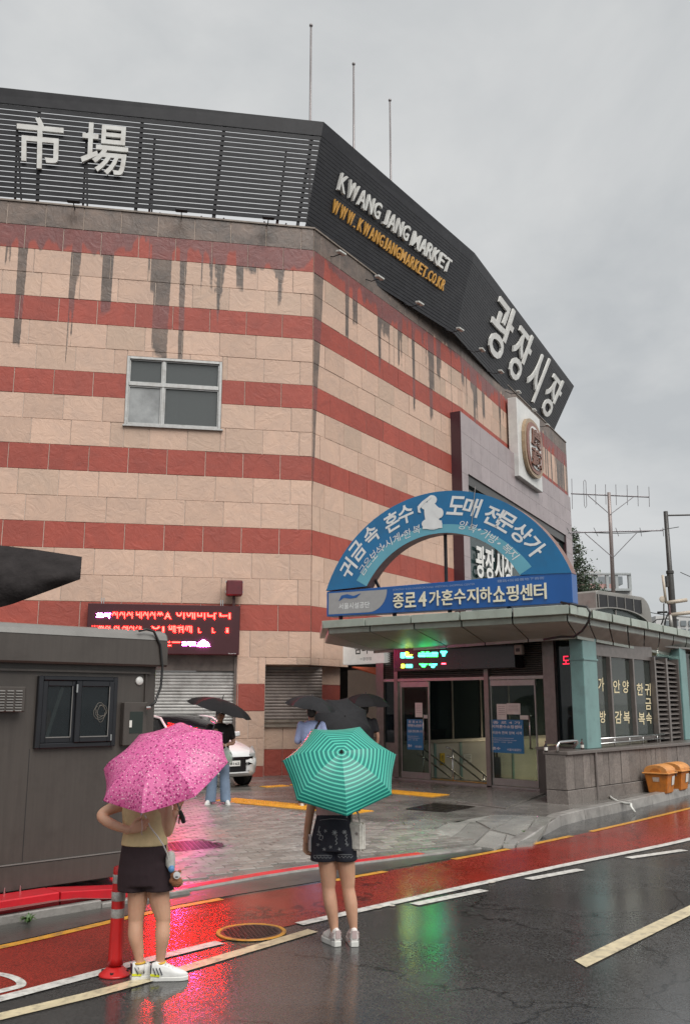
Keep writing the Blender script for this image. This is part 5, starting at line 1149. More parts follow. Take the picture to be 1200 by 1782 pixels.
# vent box, meter box, round lamp
v0 = PLN(46, 1195, (0, KY - .1), (0, 1)); v1 = PLN(0, 1243, (0, KY - .1), (0, 1))
vb = MB(); vb.box(v1.x - .03, v0.x, KY - .11, KY - .001, v1.z + .02, v0.z); vbo = vb.build('vent_box', m_kio, kio, bevel=.01)
for i in range(3):
    for j in range(8):
        X = v0.x - .07 - .085 * i; z = v0.z - .035 - .026 * j; mb = MB(); mb.prism([(X - .032, KY - .111, z), (X + .032, KY - .111, z), (X + .032, KY - .122, z - .010), (X - .032, KY - .122, z - .010)], (0, .004, -.004)); mb.build('louvre', m_kiot, vbo)
q0 = PLN(213, 1298, (0, KY - .07), (0, 1)); q1 = PLN(257, 1222, (0, KY - .07), (0, 1))
mb = MB(); mb.box(q0.x, q1.x, KY - .08, KY - .001, q0.z, q1.z); mbx = mb.build('meter_box', m_kio, kio, bevel=.008)
w_ = q1.x - q0.x; h_ = q1.z - q0.z
mb = MB(); mb.box(q0.x + w_ * .24, q0.x + w_ * .8, KY - .083, KY - .0795, q0.z + h_ * .28, q0.z + h_ * .78); mb.build('meter_window', M('meter_glass_dark', (.02, .028, .024), .08), mbx)
mb = MB(); mb.box(q0.x + w_ * .22, q0.x + w_ * .32, KY - .09, KY - .0835, q0.z + h_ * .42, q0.z + h_ * .58); mb.build('meter_label', m_notw, mbx)
c = PLN(244, 1185, (0, KY - .02), (0, 1)); mb = MB(); mb.lathe([(.001, 0), (.04, .002), (.046, .012), (.046, .02)], 20)
mb.v = [V((c.x + p.x, KY - .02 + p.z, c.z + p.y)) for p in mb.v]; mb.build('round_lamp', M('opal_lamp_cover', (.62, .62, .6), .3), kio, smooth=True)
kc = [PLN(x, y, (0, KY - .13), (0, 1)) for x, y in ((242, 1098), (255, 1095), (268, 1099), (279, 1122), (283, 1160), (280, 1195), (270, 1222), (258, 1232))]
mb = MB(); mb.tube(kc, .013, 8); mb.build('supply_cable', M('black_rubber', (.015, .015, .015), .4), kio, smooth=True)
mb = MB(); mb.tube([kc[-1] + V((-.03, 0, 0)), kc[-1] + V((.02, 0, .004))], .02, 8); mb.build('cable_gland', m_steel, kio)
for X in (3.8, 3.9, 4.05): mb = MB(); mb.tube([(X, KY - .06, .15), (X, KY - .06, .24)], .012, 6); mb.build('anchor_bolt', m_steel, kio)
# red steel edge in front of the kiosk, on a concrete kerb
red = thing('red_edge_beam', (3.5, 8.35, .05), 'bright red painted steel edging along the foot of the kiosk', 'edging')
m_redst2 = M('bright_red_painted_steel', (.50, .012, .022), .3, var=.15, vscale=3, dirt=(.2, .03, .03), dirtamt=.4, dscale=4)
mb = MB(); mb.prism([(0, 8.35, .05), (4.32, 8.35, .05), (4.31, 8.35, .185), (0, 8.35, .165)], (0, .3, 0)); mb.build('beam', m_redst2, red, bevel=.01)
mb = MB(); mb.add([(4.325, 8.35, .05), (5.56, 8.38, .02), (5.56, 8.38, .075), (4.325, 8.35, .183), (4.325, 8.65, .05), (5.56, 8.6, .02), (5.56, 8.6, .075), (4.325, 8.65, .183)], [(0, 1, 2, 3), (4, 7, 6, 5), (3, 2, 6, 7), (0, 4, 5, 1), (0, 3, 7, 4), (1, 5, 6, 2)]); mb.build('ramp_plate', m_redst2, red, bevel=.006)
x = -.3
while x < 5.5:
    mb = MB(); mb.box(x + .004, x + .996, 8.26, 8.345, -.05, .075 if x < 4 else .045); mb.build('kerb_stone', m_kerb, kerb, bevel=.01); x += 1.

# ================================================================== LED BOARD ON THE MARKET WALL
lz0, lz1 = WL.px(380, 1139, .3)[1], WL.px(280, 1052, .3)[1]; la0 = WL.px(417, 1100, .3)[0]; la1 = WL.px(152, 1080, .3)[0]
lb = thing('led_billboard', WL.pt((la0 + la1) / 2, lz0, .2), 'black LED billboard glowing with red characters over the shutter', 'led sign')
mb = MB(); WL.slab(mb, la0, la1, lz0, lz1, .06, .29); mb.build('case', M('led_board_face', (.010, .006, .008), .45, var=.3, vscale=5, emit=(1, .01, .05), estr=.015), lb, bevel=.01)
mb = MB()
for x in (180, 386): aa = WL.px(x, 1050)[0]; WL.slab(mb, aa - .03, aa - .01, lz1, lz1 + .16, .1, .12); WL.slab(mb, aa + .02, aa + .04, lz1, lz1 + .16, .1, .12)
mb.build('bracket', m_steel, lb)
mred = M('red_led_text', (.2, .0, .0), .4, emit=(1, .003, .0022), estr=80); mpk = M('pink_led_text', (.2, .1, .2), .4, emit=(1, .10, .6), estr=75); mrd = M('dim_red_led', (.2, 0, 0), .4, emit=(1, .01, .03), estr=3)
def ledtext(s, x0, x1, yb, yt, mat, cut=None, bold=.012):
    mb = MB(); pp = WL.pt(0, 0, .3); text_px(mb, s, (x0, yb), (x1, yb + (x1 - x0) * .012), (x0, yt), pp, (WL.n.x, WL.n.y), bold=bold, off=.004, cut=cut); mb.build('character_row', mat, lb)
ledtext('소싸', 168, 193, 1076, 1067, mpk, .6, .02)
ledtext('사사시', 195, 231, 1076, 1065, mred, .5); ledtext('대자사ㅆ', 237, 284, 1076.5, 1065, mred, .5); ledtext('A', 286, 298, 1077, 1066, mred); ledtext('이에미다', 307, 377, 1077, 1066, mred, .58); ledtext('디', 382, 401, 1077, 1067, mred, .58)
ledtext('쓰싸사 시 재자개', 160, 246, 1097, 1089, mred, .48); ledtext('아', 264, 286, 1099, 1090, mred, .48); ledtext('배워께', 294, 334, 1101, 1089, mred, .58)
for x in (345, 369, 393): ledtext('L' if x < 390 else 'i', x, x + 5, 1101, 1093, mred)
ledtext('느ㅡ', 283, 314, 1124, 1116, mred, .58); ledtext('소싸쓰', 317, 341, 1125, 1117, mpk, .6, .02)
def ledtri():
    P = [PLN(x, y, WL.pt(0, 0, .305), (WL.n.x, WL.n.y)) for x, y in ((343, 1125), (365, 1125), (363, 1119), (354, 1113), (345, 1119))]; mb = MB(); mb.prism(P, V((WL.n.x, WL.n.y, 0)) * .004); mb.build('symbol', mpk, lb)
ledtri()
mb = MB(); text_px(mb, '전광판', (397, 1138.2), (411, 1138.3), (397, 1136.6), WL.pt(0, 0, .295), (WL.n.x, WL.n.y), off=.004); mb.build('maker_mark', m_pw, lb)
# rust red floodlight above it
fa, fz = WL.px(408, 1024, .35); fl_ = thing('floodlight', WL.pt(fa, fz - .3, .2), 'dark red floodlight box on a bracket above the LED board corner', 'floodlight')
mb = MB(); WL.slab(mb, fa - .2, fa + .2, fz - .18, fz + .2, .12, .42); mb.build('housing', M('maroon_housing', (.10, .012, .018), .45, var=.25), fl_, bevel=.03)
mb = MB(); WL.slab(mb, fa - .03, fa + .03, fz - .42, fz - .18, .2, .24); WL.slab(mb, fa - .03, fa + .03, fz - .46, fz - .42, .02, .24); mb.build('bracket', m_rust, fl_)
mb = MB()
for sa in (-.21, .21): WL.slab(mb, fa + sa - .012, fa + sa + .012, fz + .15, fz + .19, .25, .29); WL.slab(mb, fa + sa - .012, fa + sa + .012, fz - .1, fz - .06, .25, .29)
mb.build('bolt', m_steel, fl_)

# ---- white shop sign and orange awning by the market passage
sh = WA.px(600, 1130, .2); SD = 24.0
ss = thing('shop_sign', GD(628, 1150, SD), 'white shop sign with black brush lettering beside the entrance canopy', 'sign')
sw0, sw1 = GD(596, 1118, SD), GD(668, 1118, SD - 1.3); sb0 = GD(596, 1157, SD); hgt = sw0.z - sb0.z; ux = V((sw1.x - sw0.x, sw1.y - sw0.y, 0)); nx_ = V((ux.y, -ux.x, 0)).normalized()
if nx_.dot(-sw0) < 0: nx_ = -nx_
b0 = V((sw0.x, sw0.y, sb0.z))
mb = MB(); mb.prism([b0, b0 + ux, b0 + ux + V((0, 0, hgt)), b0 + V((0, 0, hgt))], nx_ * -.2); mb.build('box', M('white_acrylic_sign', (.60, .60, .57), .35, emit=(1, .98, .92), estr=.12), ss, bevel=.015)
mb = MB(); text_on(mb, '김미옥', b0 + ux * .30 + V((0, 0, hgt * .42)), ux * .5, V((0, 0, hgt * .55)), bold=.015, off=.006); mb.build('lettering', m_ink, ss)
mb = MB(); text_on(mb, 'ㅇ광장점', b0 + ux * .44 + V((0, 0, hgt * .14)), ux * .26, V((0, 0, hgt * .14)), off=.006); mb.build('small_lettering', m_ink, ss)
aw = thing('awning', GD(640, 1170, SD + .6), 'narrow orange red awning under the white shop sign', 'awning')
p0, p1, p2, p3 = GD(612, 1160, SD + .8), GD(672, 1162, SD - .2), GD(672, 1178, SD - .6), GD(640, 1168, SD + .1)
mb = MB(); mb.prism([p0, p1, p2, p3], (0, 0, -.03)); mb.build('canvas', M('orange_canvas', (.42, .08, .03), .6, var=.2), aw)

# ---- dark canvas canopy at the left
CD = 13.0
cv = thing('canvas_canopy', GD(20, 1060, CD), 'dark grey weathered canvas canopy jutting in above the kiosk', 'canopy')
m_can = M('dark_weathered_canvas', (.026, .023, .023), .95, spec=.1, var=.35, vscale=4, bump=.5, bscale=16, bdist=.03)
nu, nw = 54, 26; rows = []; rr_ = random.Random(5)
top_l = [(-190, 920), (0, 949), (60, 956), (125, 966), (143, 969)]; bot_l = [(-190, 1120), (0, 1057), (20, 1052), (75, 1032), (140, 1008)]
def plx(pl, t):
    x = lerp(pl[0][0], pl[-1][0], t)
    for a, b_ in zip(pl, pl[1:]):
        if a[0] <= x <= b_[0]: return x, lerp(a[1], b_[1], (x - a[0]) / (b_[0] - a[0]))
    return pl[-1]
for side in (0, 1):
    g = []
    for i in range(nu + 1):
        t = i / nu; a, b_ = plx(top_l, t), plx(bot_l, t); col = []
        for j in range(nw + 1):
            w_ = j / nw; bulge = .45 * math.sin(math.pi * w_) * (1.1 - t) + .12 * math.sin(math.pi * w_)
            dpt = CD + (-bulge if side == 0 else bulge * .8 + .02) + .03 * math.sin(9 * t + 5 * w_) + .012 * math.sin(27 * t - 9 * w_) + rr_.uniform(-.003, .003) - (.5 * w_ if side == 0 else .4 * w_)
            col.append(GD(lerp(a[0], b_[0], w_), lerp(a[1], b_[1], w_), dpt))
        g.append(col)
    rows.append(g)
mb = MB()
for g in rows:
    o = len(mb.v)
    for c in g: mb.v += c
    for i in range(nu):
        for j in range(nw): mb.f.append((o + i * (nw + 1) + j, o + (i + 1) * (nw + 1) + j, o + (i + 1) * (nw + 1) + j + 1, o + i * (nw + 1) + j + 1))
for j in range(nw): mb.quad(rows[0][nu][j], rows[1][nu][j], rows[1][nu][j + 1], rows[0][nu][j + 1])
for i in range(nu): mb.quad(rows[0][i][0], rows[0][i + 1][0], rows[1][i + 1][0], rows[1][i][0]); mb.quad(rows[0][i][nw], rows[0][i + 1][nw], rows[1][i + 1][nw], rows[1][i][nw])
mb.build('canvas', m_can, cv, smooth=True)
mb = MB(); mb.tube([GD(-150, 1100, CD), GD(-150, 1290, CD), V((*GD(-150, 1290, CD).xy, .1))], .04, 8); mb.build('pole', m_brz, cv)

# ================================================================== SMALL STREET THINGS
# lane bollard
def bollard(p):
    t = thing('lane_bollard', p, 'red plastic lane bollard with silver bands beside the woman with the pink umbrella', 'bollard')
    mr1 = M('red_bollard_plastic', (.52, .015, .015), .32, var=.12, vscale=5, dirt=(.25, .02, .02), dirtamt=.3, dscale=8); ms = M('grey_reflective_band', (.36, .35, .33), .35, var=.35, vscale=45, dirt=(.1, .1, .1), dirtamt=.7, dscale=25)
    mb = MB(); mb.lathe([(.112, 0), (.115, .010), (.108, .016), (.064, .05), (.054, .06)], 28, p); base = mb.build('base', mr1, t, smooth=True)
    for k in range(4):
        a = k * math.pi / 2 - 2.35; c = p + V((.085 * math.cos(a), .085 * math.sin(a), .03)); mb = MB(); mb.lathe([(.013, -.004), (.013, .007), (.008, .008), (.008, -.004)], 10, c); mb.build('bolt_recess', m_ink, base)
    mb = MB(); mb.lathe([(.056, .07), (.052, .12), (.047, .45), (.044, .70), (.042, .728), (.03, .735)], 28, p); mb.build('shaft', mr1, t, smooth=True)
    for za, zb in ((.62, .68), (.50, .562), (.385, .447)): mb = MB(); mb.lathe([(.0475 if zb < .6 else .046, za), (.0495 if zb < .6 else .048, za + .003), (.0495 if zb < .6 else .048, zb - .003), (.0475 if zb < .6 else .046, zb)], 28, p, cap=False); mb.build('band', ms, t, smooth=True)
bollard(G(200, 1697))
# manholes
m_iron = M('wet_cast_iron', (.035, .032, .031), .3, metal=.4, var=.3, vscale=20)
def manhole(c, r, label, ringmat=None, zz=.006, squash=1.):
    t = thing('manhole_cover', c, label, 'manhole cover')
    mb = MB(); mb.lathe([(r, zz), (r * .985, zz + .004), (.001, zz + .005)], 40, c); lid = mb.build('lid', m_iron, t)
    mb = MB()
    for i in range(-6, 7):
        for j in range(-6, 7):
            X, Y = i * r * .15 + (.5 * r * .15 if j % 2 else 0), j * r * .15
            if X * X + Y * Y < (r * .86) ** 2: mb.box(c.x + X - r * .04, c.x + X + r * .04, c.y + Y - r * .04, c.y + Y + r * .04, c.z + zz + .004, c.z + zz + .008)
    tag(mb.build('stud', m_iron, lid), kind='stuff')
    if ringmat: mb = MB(); mb.lathe([(r * 1.14, zz - .001), (r * 1.13, zz + .006), (r * 1.01, zz + .006), (r * 1.0, zz - .001)], 48, c, cap=False); mb.build('rim', ringmat, t)
    return t
manhole(G(437, 1624), .258, 'round manhole cover ringed with yellow paint at the edge of the red lane', m_yellow, zz=.009)
pm = G(330, 1490, .1); manhole(V((7.0, 10.21, zg(7.0, 10.21))), .43, 'dark round manhole cover set in the block paving', None)
dm = thing('drain_cover', G(766, 1404, .12), 'square dark metal drain cover in front of the entrance', 'drain cover')
P = [G(x, y, .128) for x, y in ((705, 1408), (755, 1398), (826, 1404), (775, 1413))]
mb = MB(); mb.prism([V((p.x, p.y, .127)) for p in P], (0, 0, .01)); mb.build('plate', M('rusty_wet_plate', (.04, .03, .026), .18, metal=.5, var=.5, vscale=6), dm)
c = sum(P, V()) / 4
for k in range(5):
    q0, q1 = lerp(P[0], P[3], (k + .5) / 5), lerp(P[1], P[2], (k + .5) / 5); mb = MB(); mb.beam(V((*lerp(q0, q1, .06).xy, .1385)), V((*lerp(q0, q1, .94).xy, .1385)), .01, .004); mb.build('rib', m_iron, dm)

# orange grit bins
def grit_bin(c, ang, label):
    t = thing('grit_bin', c, label, 'bin', 'orange bins on the kerb'); ca, sa = math.cos(ang), math.sin(ang)
    T = lambda x, y, z: V((c.x + (x * ca - y * sa) * .86, c.y + (x * sa + y * ca) * .86, c.z + z * .86))
    mo = M('orange_bin_plastic', (.52, .17, .022), .5, var=.15, vscale=6, dirt=(.20, .08, .03), dirtamt=.75, dscale=7); mo2 = M('pale_orange_lid', (.58, .25, .065), .5, var=.12, vscale=5, dirt=(.3, .14, .06), dirtamt=.7, dscale=8)
    ring = lambda w, d, z: [T(-w, -d, z), T(w, -d, z), T(w, d, z), T(-w, d, z)]
    mb = MB(); mb.loft([ring(.235, .20, 0), ring(.245, .21, .03), ring(.30, .265, .42), ring(.31, .27, .44)]); mb.build('tub', mo, t, bevel=.018, seg=2)
    mb = MB(); mb.loft([ring(.335, .30, .435), ring(.345, .31, .445), ring(.345, .31, .468), ring(.33, .295, .475)]); mb.build('rim', mo2, t, bevel=.008)
    arcp = lambda x: [T(x, -.275 * math.cos(math.pi * i / 14), .47 + .175 * math.sin(math.pi * i / 14) ** .8) for i in range(15)]
    mb = MB(); mb.loft([arcp(-.31), arcp(-.30), arcp(.30), arcp(.31)]); ld = mb.build('lid', mo2, t, bevel=.01)
    mb = MB(); mb.loft([[T(x, .13 * -math.cos(math.pi * i / 10), .472 + .10 * math.sin(math.pi * i / 10)) for i in range(11)] for x in (-.322, -.30)]); mb.build('lid_boss', mo, ld)
    mb = MB(); mb.add([T(.02 + .0, -.262, .38), T(.2, -.2655, .39), T(.19, -.238, .19), T(.02, -.236, .18)], [(0, 1, 2, 3)]); mb.v = [p + (T(0, -1, 0) - T(0, 0, 0)) * .012 for p in mb.v]; mb.build('notice', m_notw, t)
    mb = MB(); mb.add([T(-.2475, .0, .26), T(-.29, .0, .36)], []); 
    mb = MB(); mb.add([T(-.297, -.08, .37), T(-.297, .08, .37), T(-.281, .07, .27), T(-.281, -.07, .27)], [(0, 1, 2, 3)]); mb.v = [p + (T(-1, 0, 0) - T(0, 0, 0)) * .008 for p in mb.v]; mb.build('plate', M('worn_bin_plate', (.5, .4, .33), .5, var=.4, vscale=30), t)
    mb = MB(); mb.obox(T(.25, -.29, .43), (T(.02, 0, 0) - T(0, 0, 0)), (T(0, .012, 0) - T(0, 0, 0)), V((0, 0, .05))); mb.build('hasp', m_ink, t)
    return t
gp = G(1152, 1384, .13); grit_bin(V((17.75, 9.52, .125)), math.atan2(.11, 1) + .06, 'orange plastic grit bin with domed lid, the nearer of the pair')
grit_bin(V((18.62, 9.66, .125)), math.atan2(.11, 1) + .02, 'orange plastic grit bin behind, at the right edge of the picture')
# white hose and pipe
hz = lambda x, y: V((*G(x, y, .14).xy, .145))
mb = MB(); mb.tube([hz(1058, 1384), hz(1064, 1390), hz(1075, 1396), hz(1090, 1399)] + [V((*G(1097, 1400, .14).xy, .15)), G(1097, 1404, .12), V((*G(1097, 1404, .12).xy, .03)) + V((.02, -.06, 0))], .022, 8)
tag(mb.build('drain_hose', M('white_hose', (.62, .62, .58), .35), smooth=True), 'white drain hose running over the kerb from the plinth', 'hose')
mb = MB(); mb.tube([hz(1058, 1384), hz(1100, 1376), hz(1140, 1370)], .03, 8); tag(mb.build('floor_pipe', m_gry, smooth=True), 'grey pipe lying along the foot of the granite plinth', 'pipe')
# weeds
m_leaf = M('weed_leaf', (.05, .10, .025), .5, var=.3, vscale=20)
def weed(c, n, h, label, seed):
    r_ = random.Random(seed); t = thing('weed', c, label, 'weed', 'weeds in the kerb joints'); mb = MB()
    for i in range(n):
        a = r_.uniform(0, 6.28); l = h * r_.uniform(.5, 1.2); d = V((math.cos(a), math.sin(a), 0)); s_ = V((-d.y, d.x, 0)) * .008 * (h / .1); p = c + d * .01
        m1 = p + d * l * .4 + V((0, 0, l * .55)); m2 = p + d * l + V((0, 0, l * r_.uniform(.1, .7)))
        mb.add([p - s_, p + s_, m1 - s_ * 1.3, m1 + s_ * 1.3, m2], [(0, 1, 3, 2), (2, 3, 4)])
    mb.build('leaves', m_leaf, t)
weed(G(50, 1605, .01), 30, .085, 'tuft of green weed against the kerb below the red edging', 1)
weed(G(920, 1462, .01), 22, .05, 'tiny weed in the joint at the kerb corner', 2); weed(G(880, 1470, .01), 18, .04, 'tiny moss like weed left of the kerb corner', 3); weed(G(910, 1448, .1), 10, .05, 'tiny weed between the corner flagstones', 4)
# paper litter and worn paint flecks on the road
m_lit = M('trodden_litter', (.5, .46, .4), .5, var=.3, vscale=30)
for k, (x, y, r_, lab) in enumerate(((655, 1581, .05, 'pale trodden scrap on the asphalt right of the striped umbrella woman'), (683, 1578, .028, 'tiny pale scrap beside the white lane line'), (855, 1537, .04, 'pale scrap on the asphalt between two lane dashes'))):
    c = G(x, y); rr_ = random.Random(k); mb = MB(); P = [c + V((r_ * rr_.uniform(.6, 1.2) * math.cos(t * .9) * 1.3, r_ * rr_.uniform(.5, 1.1) * math.sin(t * .9), .009)) for t in range(7)]; mb.prism(P, (0, 0, .003)); tag(mb.build('litter', m_lit), lab, 'litter')

# ---- lamp pole, rooftop pipe cluster, wires at the right
LPD = 30.0
lp = thing('lamp_pole', V((*GD(1181, 1222, LPD).xy, .1)), 'dark grey street lamp pole with arm at the right edge', 'street lamp')
mpole = M('dark_grey_pole', (.06, .058, .056), .4, metal=.4, var=.2)
b = GD(1181, 1222, LPD); hp = lambda y, x=1181: V((b.x, b.y, GD(x, y, LPD).z))
mb = MB(); mb.tube([V((b.x, b.y, .1)), hp(1000), hp(995), hp(890)], [.11, .105, .08, .07], 14); mb.build('pole', mpole, lp, smooth=True)
mb = MB(); mb.lathe([(.10, -.06), (.125, -.04), (.125, .04), (.09, .07)], 14, hp(996)); mb.build('collar', mpole, lp)
rvx = V((cb, -sb, 0)); mb = MB(); q = hp(897); mb.tube([q, q + rvx * .9 + V((0, 0, .02)), q + rvx * 2.2 + V((0, 0, .0))], .03, 8); mb.build('arm', mpole, lp)
mb = MB(); q = hp(1012); mb.obox(q - rvx * .12, rvx * .04, V((0, 0, .18)), V((sb, cb, 0)) * .06); mb.build('junction_box', mpole, lp)
eq = thing('pipe_cluster', GD(1162, 1098, 24), 'cluster of cream pipes and black cables on the canopy roof edge', 'pipes')
ED = 24.0; m_cr = M('cream_pipe', (.42, .36, .29), .5, var=.2, vscale=6)
for nm, pts, r_, mt_ in (('pipe', [(1152, 1001), (1158, 1050)], .035, m_cr), ('pipe', [(1160, 1049), (1194, 1044)], .05, m_cr), ('pipe', [(1166, 1070), (1215, 1064)], .05, m_cr), ('stub', [(1163, 1048), (1166, 1095)], .03, m_rust), ('cable', [(1154, 1050), (1154, 1075), (1148, 1092)], .018, m_ink), ('cable', [(1162, 1052), (1163, 1065), (1157, 1078), (1155, 1094)], .02, m_ink), ('cable', [(1130, 1087), (1142, 1078), (1160, 1077), (1180, 1079)], .015, m_ink), ('bar', [(1143, 1066), (1160, 1065)], .03, m_ink), ('stub', [(1165, 1070), (1168, 1096)], .05, m_zinc)):
    mb = MB(); mb.tube([GD(x, y, ED) for x, y in pts], r_, 8); mb.build(nm, mt_, eq, smooth=True)
c = GD(1152, 1043, ED); mb = MB(); mb.lathe([(.001, -.02), (.07, -.015), (.09, .0), (.07, .015), (.001, .02)], 18); d_ = V((sb, cb, 0)); mb.v = [c + rvx * p.x + V((0, 0, 1)) * p.y + d_ * p.z for p in mb.v]; mb.build('round_box', m_cr, eq)
for k, (a, b_, lab) in enumerate((((1131, 1066), (1260, 1068), 'lower thin wire strung across at the right edge'), ((1183, 996), (1260, 1012), 'thin wire leaving the lamp pole collar to the right'), ((1000, 925), (1180, 917), 'thin wire from the aerial to the lamp pole'))):
    p, q = GD(*a, 26), GD(*b_, 29); mb = MB(); mb.tube([lerp(p, q, i / 8) - V((0, 0, .12 * math.sin(math.pi * i / 8))) for i in range(9)], .012, 5); tag(mb.build('overhead_wire', m_ink), lab, 'wire')

# ---- far building with a frame on its roof, far right block, conifer
BD = 95.0
fb = thing('far_building', GD(1050, 1222, BD), 'pale far building with an open steel frame on its roof', 'building')
m_far = M('pale_far_wall', (.50, .50, .49), .7, var=.1, vscale=.3); m_farg = M('far_glass', (.18, .2, .21), .2); m_farp = M('far_pink_band', (.42, .25, .23), .7); m_fars = M('far_steel', (.34, .36, .36), .5)  # whitish paint, picked pale in place of distance haze
def farbox(name, x0, x1, y0, y1, dpt, dep, mat, parent):
    a_, b_ = GD(x0, y1, dpt), GD(x1, y0, dpt); mb = MB(); r_ = V((cb, -sb, 0)); f_ = V((sb, cb, 0)); w_ = (b_ - a_).dot(r_); c = a_ + r_ * w_ / 2 + f_ * dep / 2; z0, z1 = a_.z, b_.z
    mb.obox(V((c.x, c.y, (z0 + z1) / 2)), r_ * w_ / 2, f_ * dep / 2, V((0, 0, (z1 - z0) / 2))); return mb.build(name, mat, parent)
farbox('body', 985, 1098, 1027, 1225, BD, 14, m_far, fb); farbox('band', 1008, 1068, 1016, 1027, BD - .2, 12, m_farp, fb)
for k in range(5): farbox('window', 1012 + k * 17, 1022 + k * 17, 1036, 1046, BD - .1, .05, m_farg, fb)
for x in (1018, 1036, 1055, 1071, 1094): farbox('frame_post', x, x + 3, 999, 1027, BD - .4, .5, m_fars, fb)
farbox('frame_beam', 1016, 1097, 997, 1000, BD - .5, .6, m_fars, fb); farbox('frame_beam', 1016, 1097, 1024, 1028, BD - .5, .6, m_fars, fb); farbox('roof_room', 1030, 1082, 1003, 1017, BD + 6, 5, m_farg, fb); farbox('roof_room', 1016, 1045, 994, 1004, BD + 9, 5, m_far, fb)
fb2 = thing('far_building', GD(1190, 1222, 140), 'pale far block low at the right edge', 'building')
farbox('body', 1150, 1330, 1072, 1225, 140, 14, m_far, fb2)
for k in range(9):
    for j in range(3): farbox('window', 1156 + k * 14, 1165 + k * 14, 1080 + j * 14, 1089 + j * 14, 139.8, .1, m_farg, fb2)
# conifer between market wall and canopy
TD = 52.0
tr = thing('conifer_tree', V((*GD(1009, 1222, TD).xy, .1)), 'dark green conifer standing behind the market\'s right corner', 'tree')
tb = V((*GD(1007, 1222, TD).xy, .1)); tz = GD(998, 922, TD).z
m_bark = M('conifer_bark', (.08, .06, .045), .8, var=.3); m_ndl = M('conifer_needles', (.045, .075, .038), .6, var=.5, vscale=1.2)
mb = MB(); mb.tube([tb, V((tb.x, tb.y, tz * .5)), V((tb.x, tb.y, tz))], [.22, .14, .02], 10); mb.build('trunk', m_bark, tr)
mb = MB(); rr_ = random.Random(21); z = 2.0
limb = MB()
while z < tz - .05:
    t = (z - 2) / (tz - 2); R_ = (3.0 * (1 - t) ** .8 + .2)
    for k in range(9 if t < .8 else 6):
        a = rr_.uniform(0, 6.28); l = R_ * rr_.uniform(.65, 1.1); d = V((math.cos(a), math.sin(a), 0)); p0 = V((tb.x, tb.y, z)); p1 = p0 + d * l + V((0, 0, l * rr_.uniform(-.05, .35)))
        limb.tube([p0, p1], [.02, .006], 4)
        for q in range(int(10 + 26 * (1 - t))):
            s_ = rr_.uniform(.2, 1.05); c = lerp(p0, p1, s_) + V((rr_.gauss(0, .12), rr_.gauss(0, .12), rr_.gauss(0, .09))); e1 = V((rr_.gauss(0, 1), rr_.gauss(0, 1), rr_.gauss(.4, .8))).normalized() * rr_.uniform(.08, .2); e2 = e1.cross(V((rr_.gauss(0, 1), rr_.gauss(0, 1), rr_.gauss(0, 1)))).normalized() * .05
            mb.add([c - e2, c + e2, c + e1], [(0, 1, 2)])
    z += .22 * (1 - t * .4)
limb.build('limbs', m_bark, tr); mb.build('crown', m_ndl, tr)
tr2 = thing('conifer_tree', V((*GD(1040, 1222, TD + 3).xy, .1)), 'lower rounded conifer top just above the canopy skylight', 'tree')
tb = V((*GD(1040, 1222, TD + 3).xy, .1)); tz2 = GD(1040, 1022, TD + 3).z
mb = MB(); mb.tube([tb, V((tb.x, tb.y, tz2 * .95))], [.2, .04], 8); mb.build('trunk', m_bark, tr2); mb = MB()
for k in range(2600):
    a = rr_.uniform(0, 6.28); h = rr_.uniform(0, 1); rad = 2.3 * math.sqrt(1 - h ** 2.2) * rr_.uniform(.3, 1) + .1; c = V((tb.x + rad * math.cos(a), tb.y + rad * math.sin(a), lerp(tz2 - 3.8, tz2, h) + rr_.gauss(0, .15)))
    e1 = V((rr_.gauss(0, 1), rr_.gauss(0, 1), rr_.gauss(.6, .8))).normalized() * rr_.uniform(.1, .25); e2 = e1.cross(V((rr_.gauss(0, 1), rr_.gauss(0, 1), 1))).normalized() * .055; mb.add([c - e2, c + e2, c + e1], [(0, 1, 2)])
mb.build('crown', m_ndl, tr2)

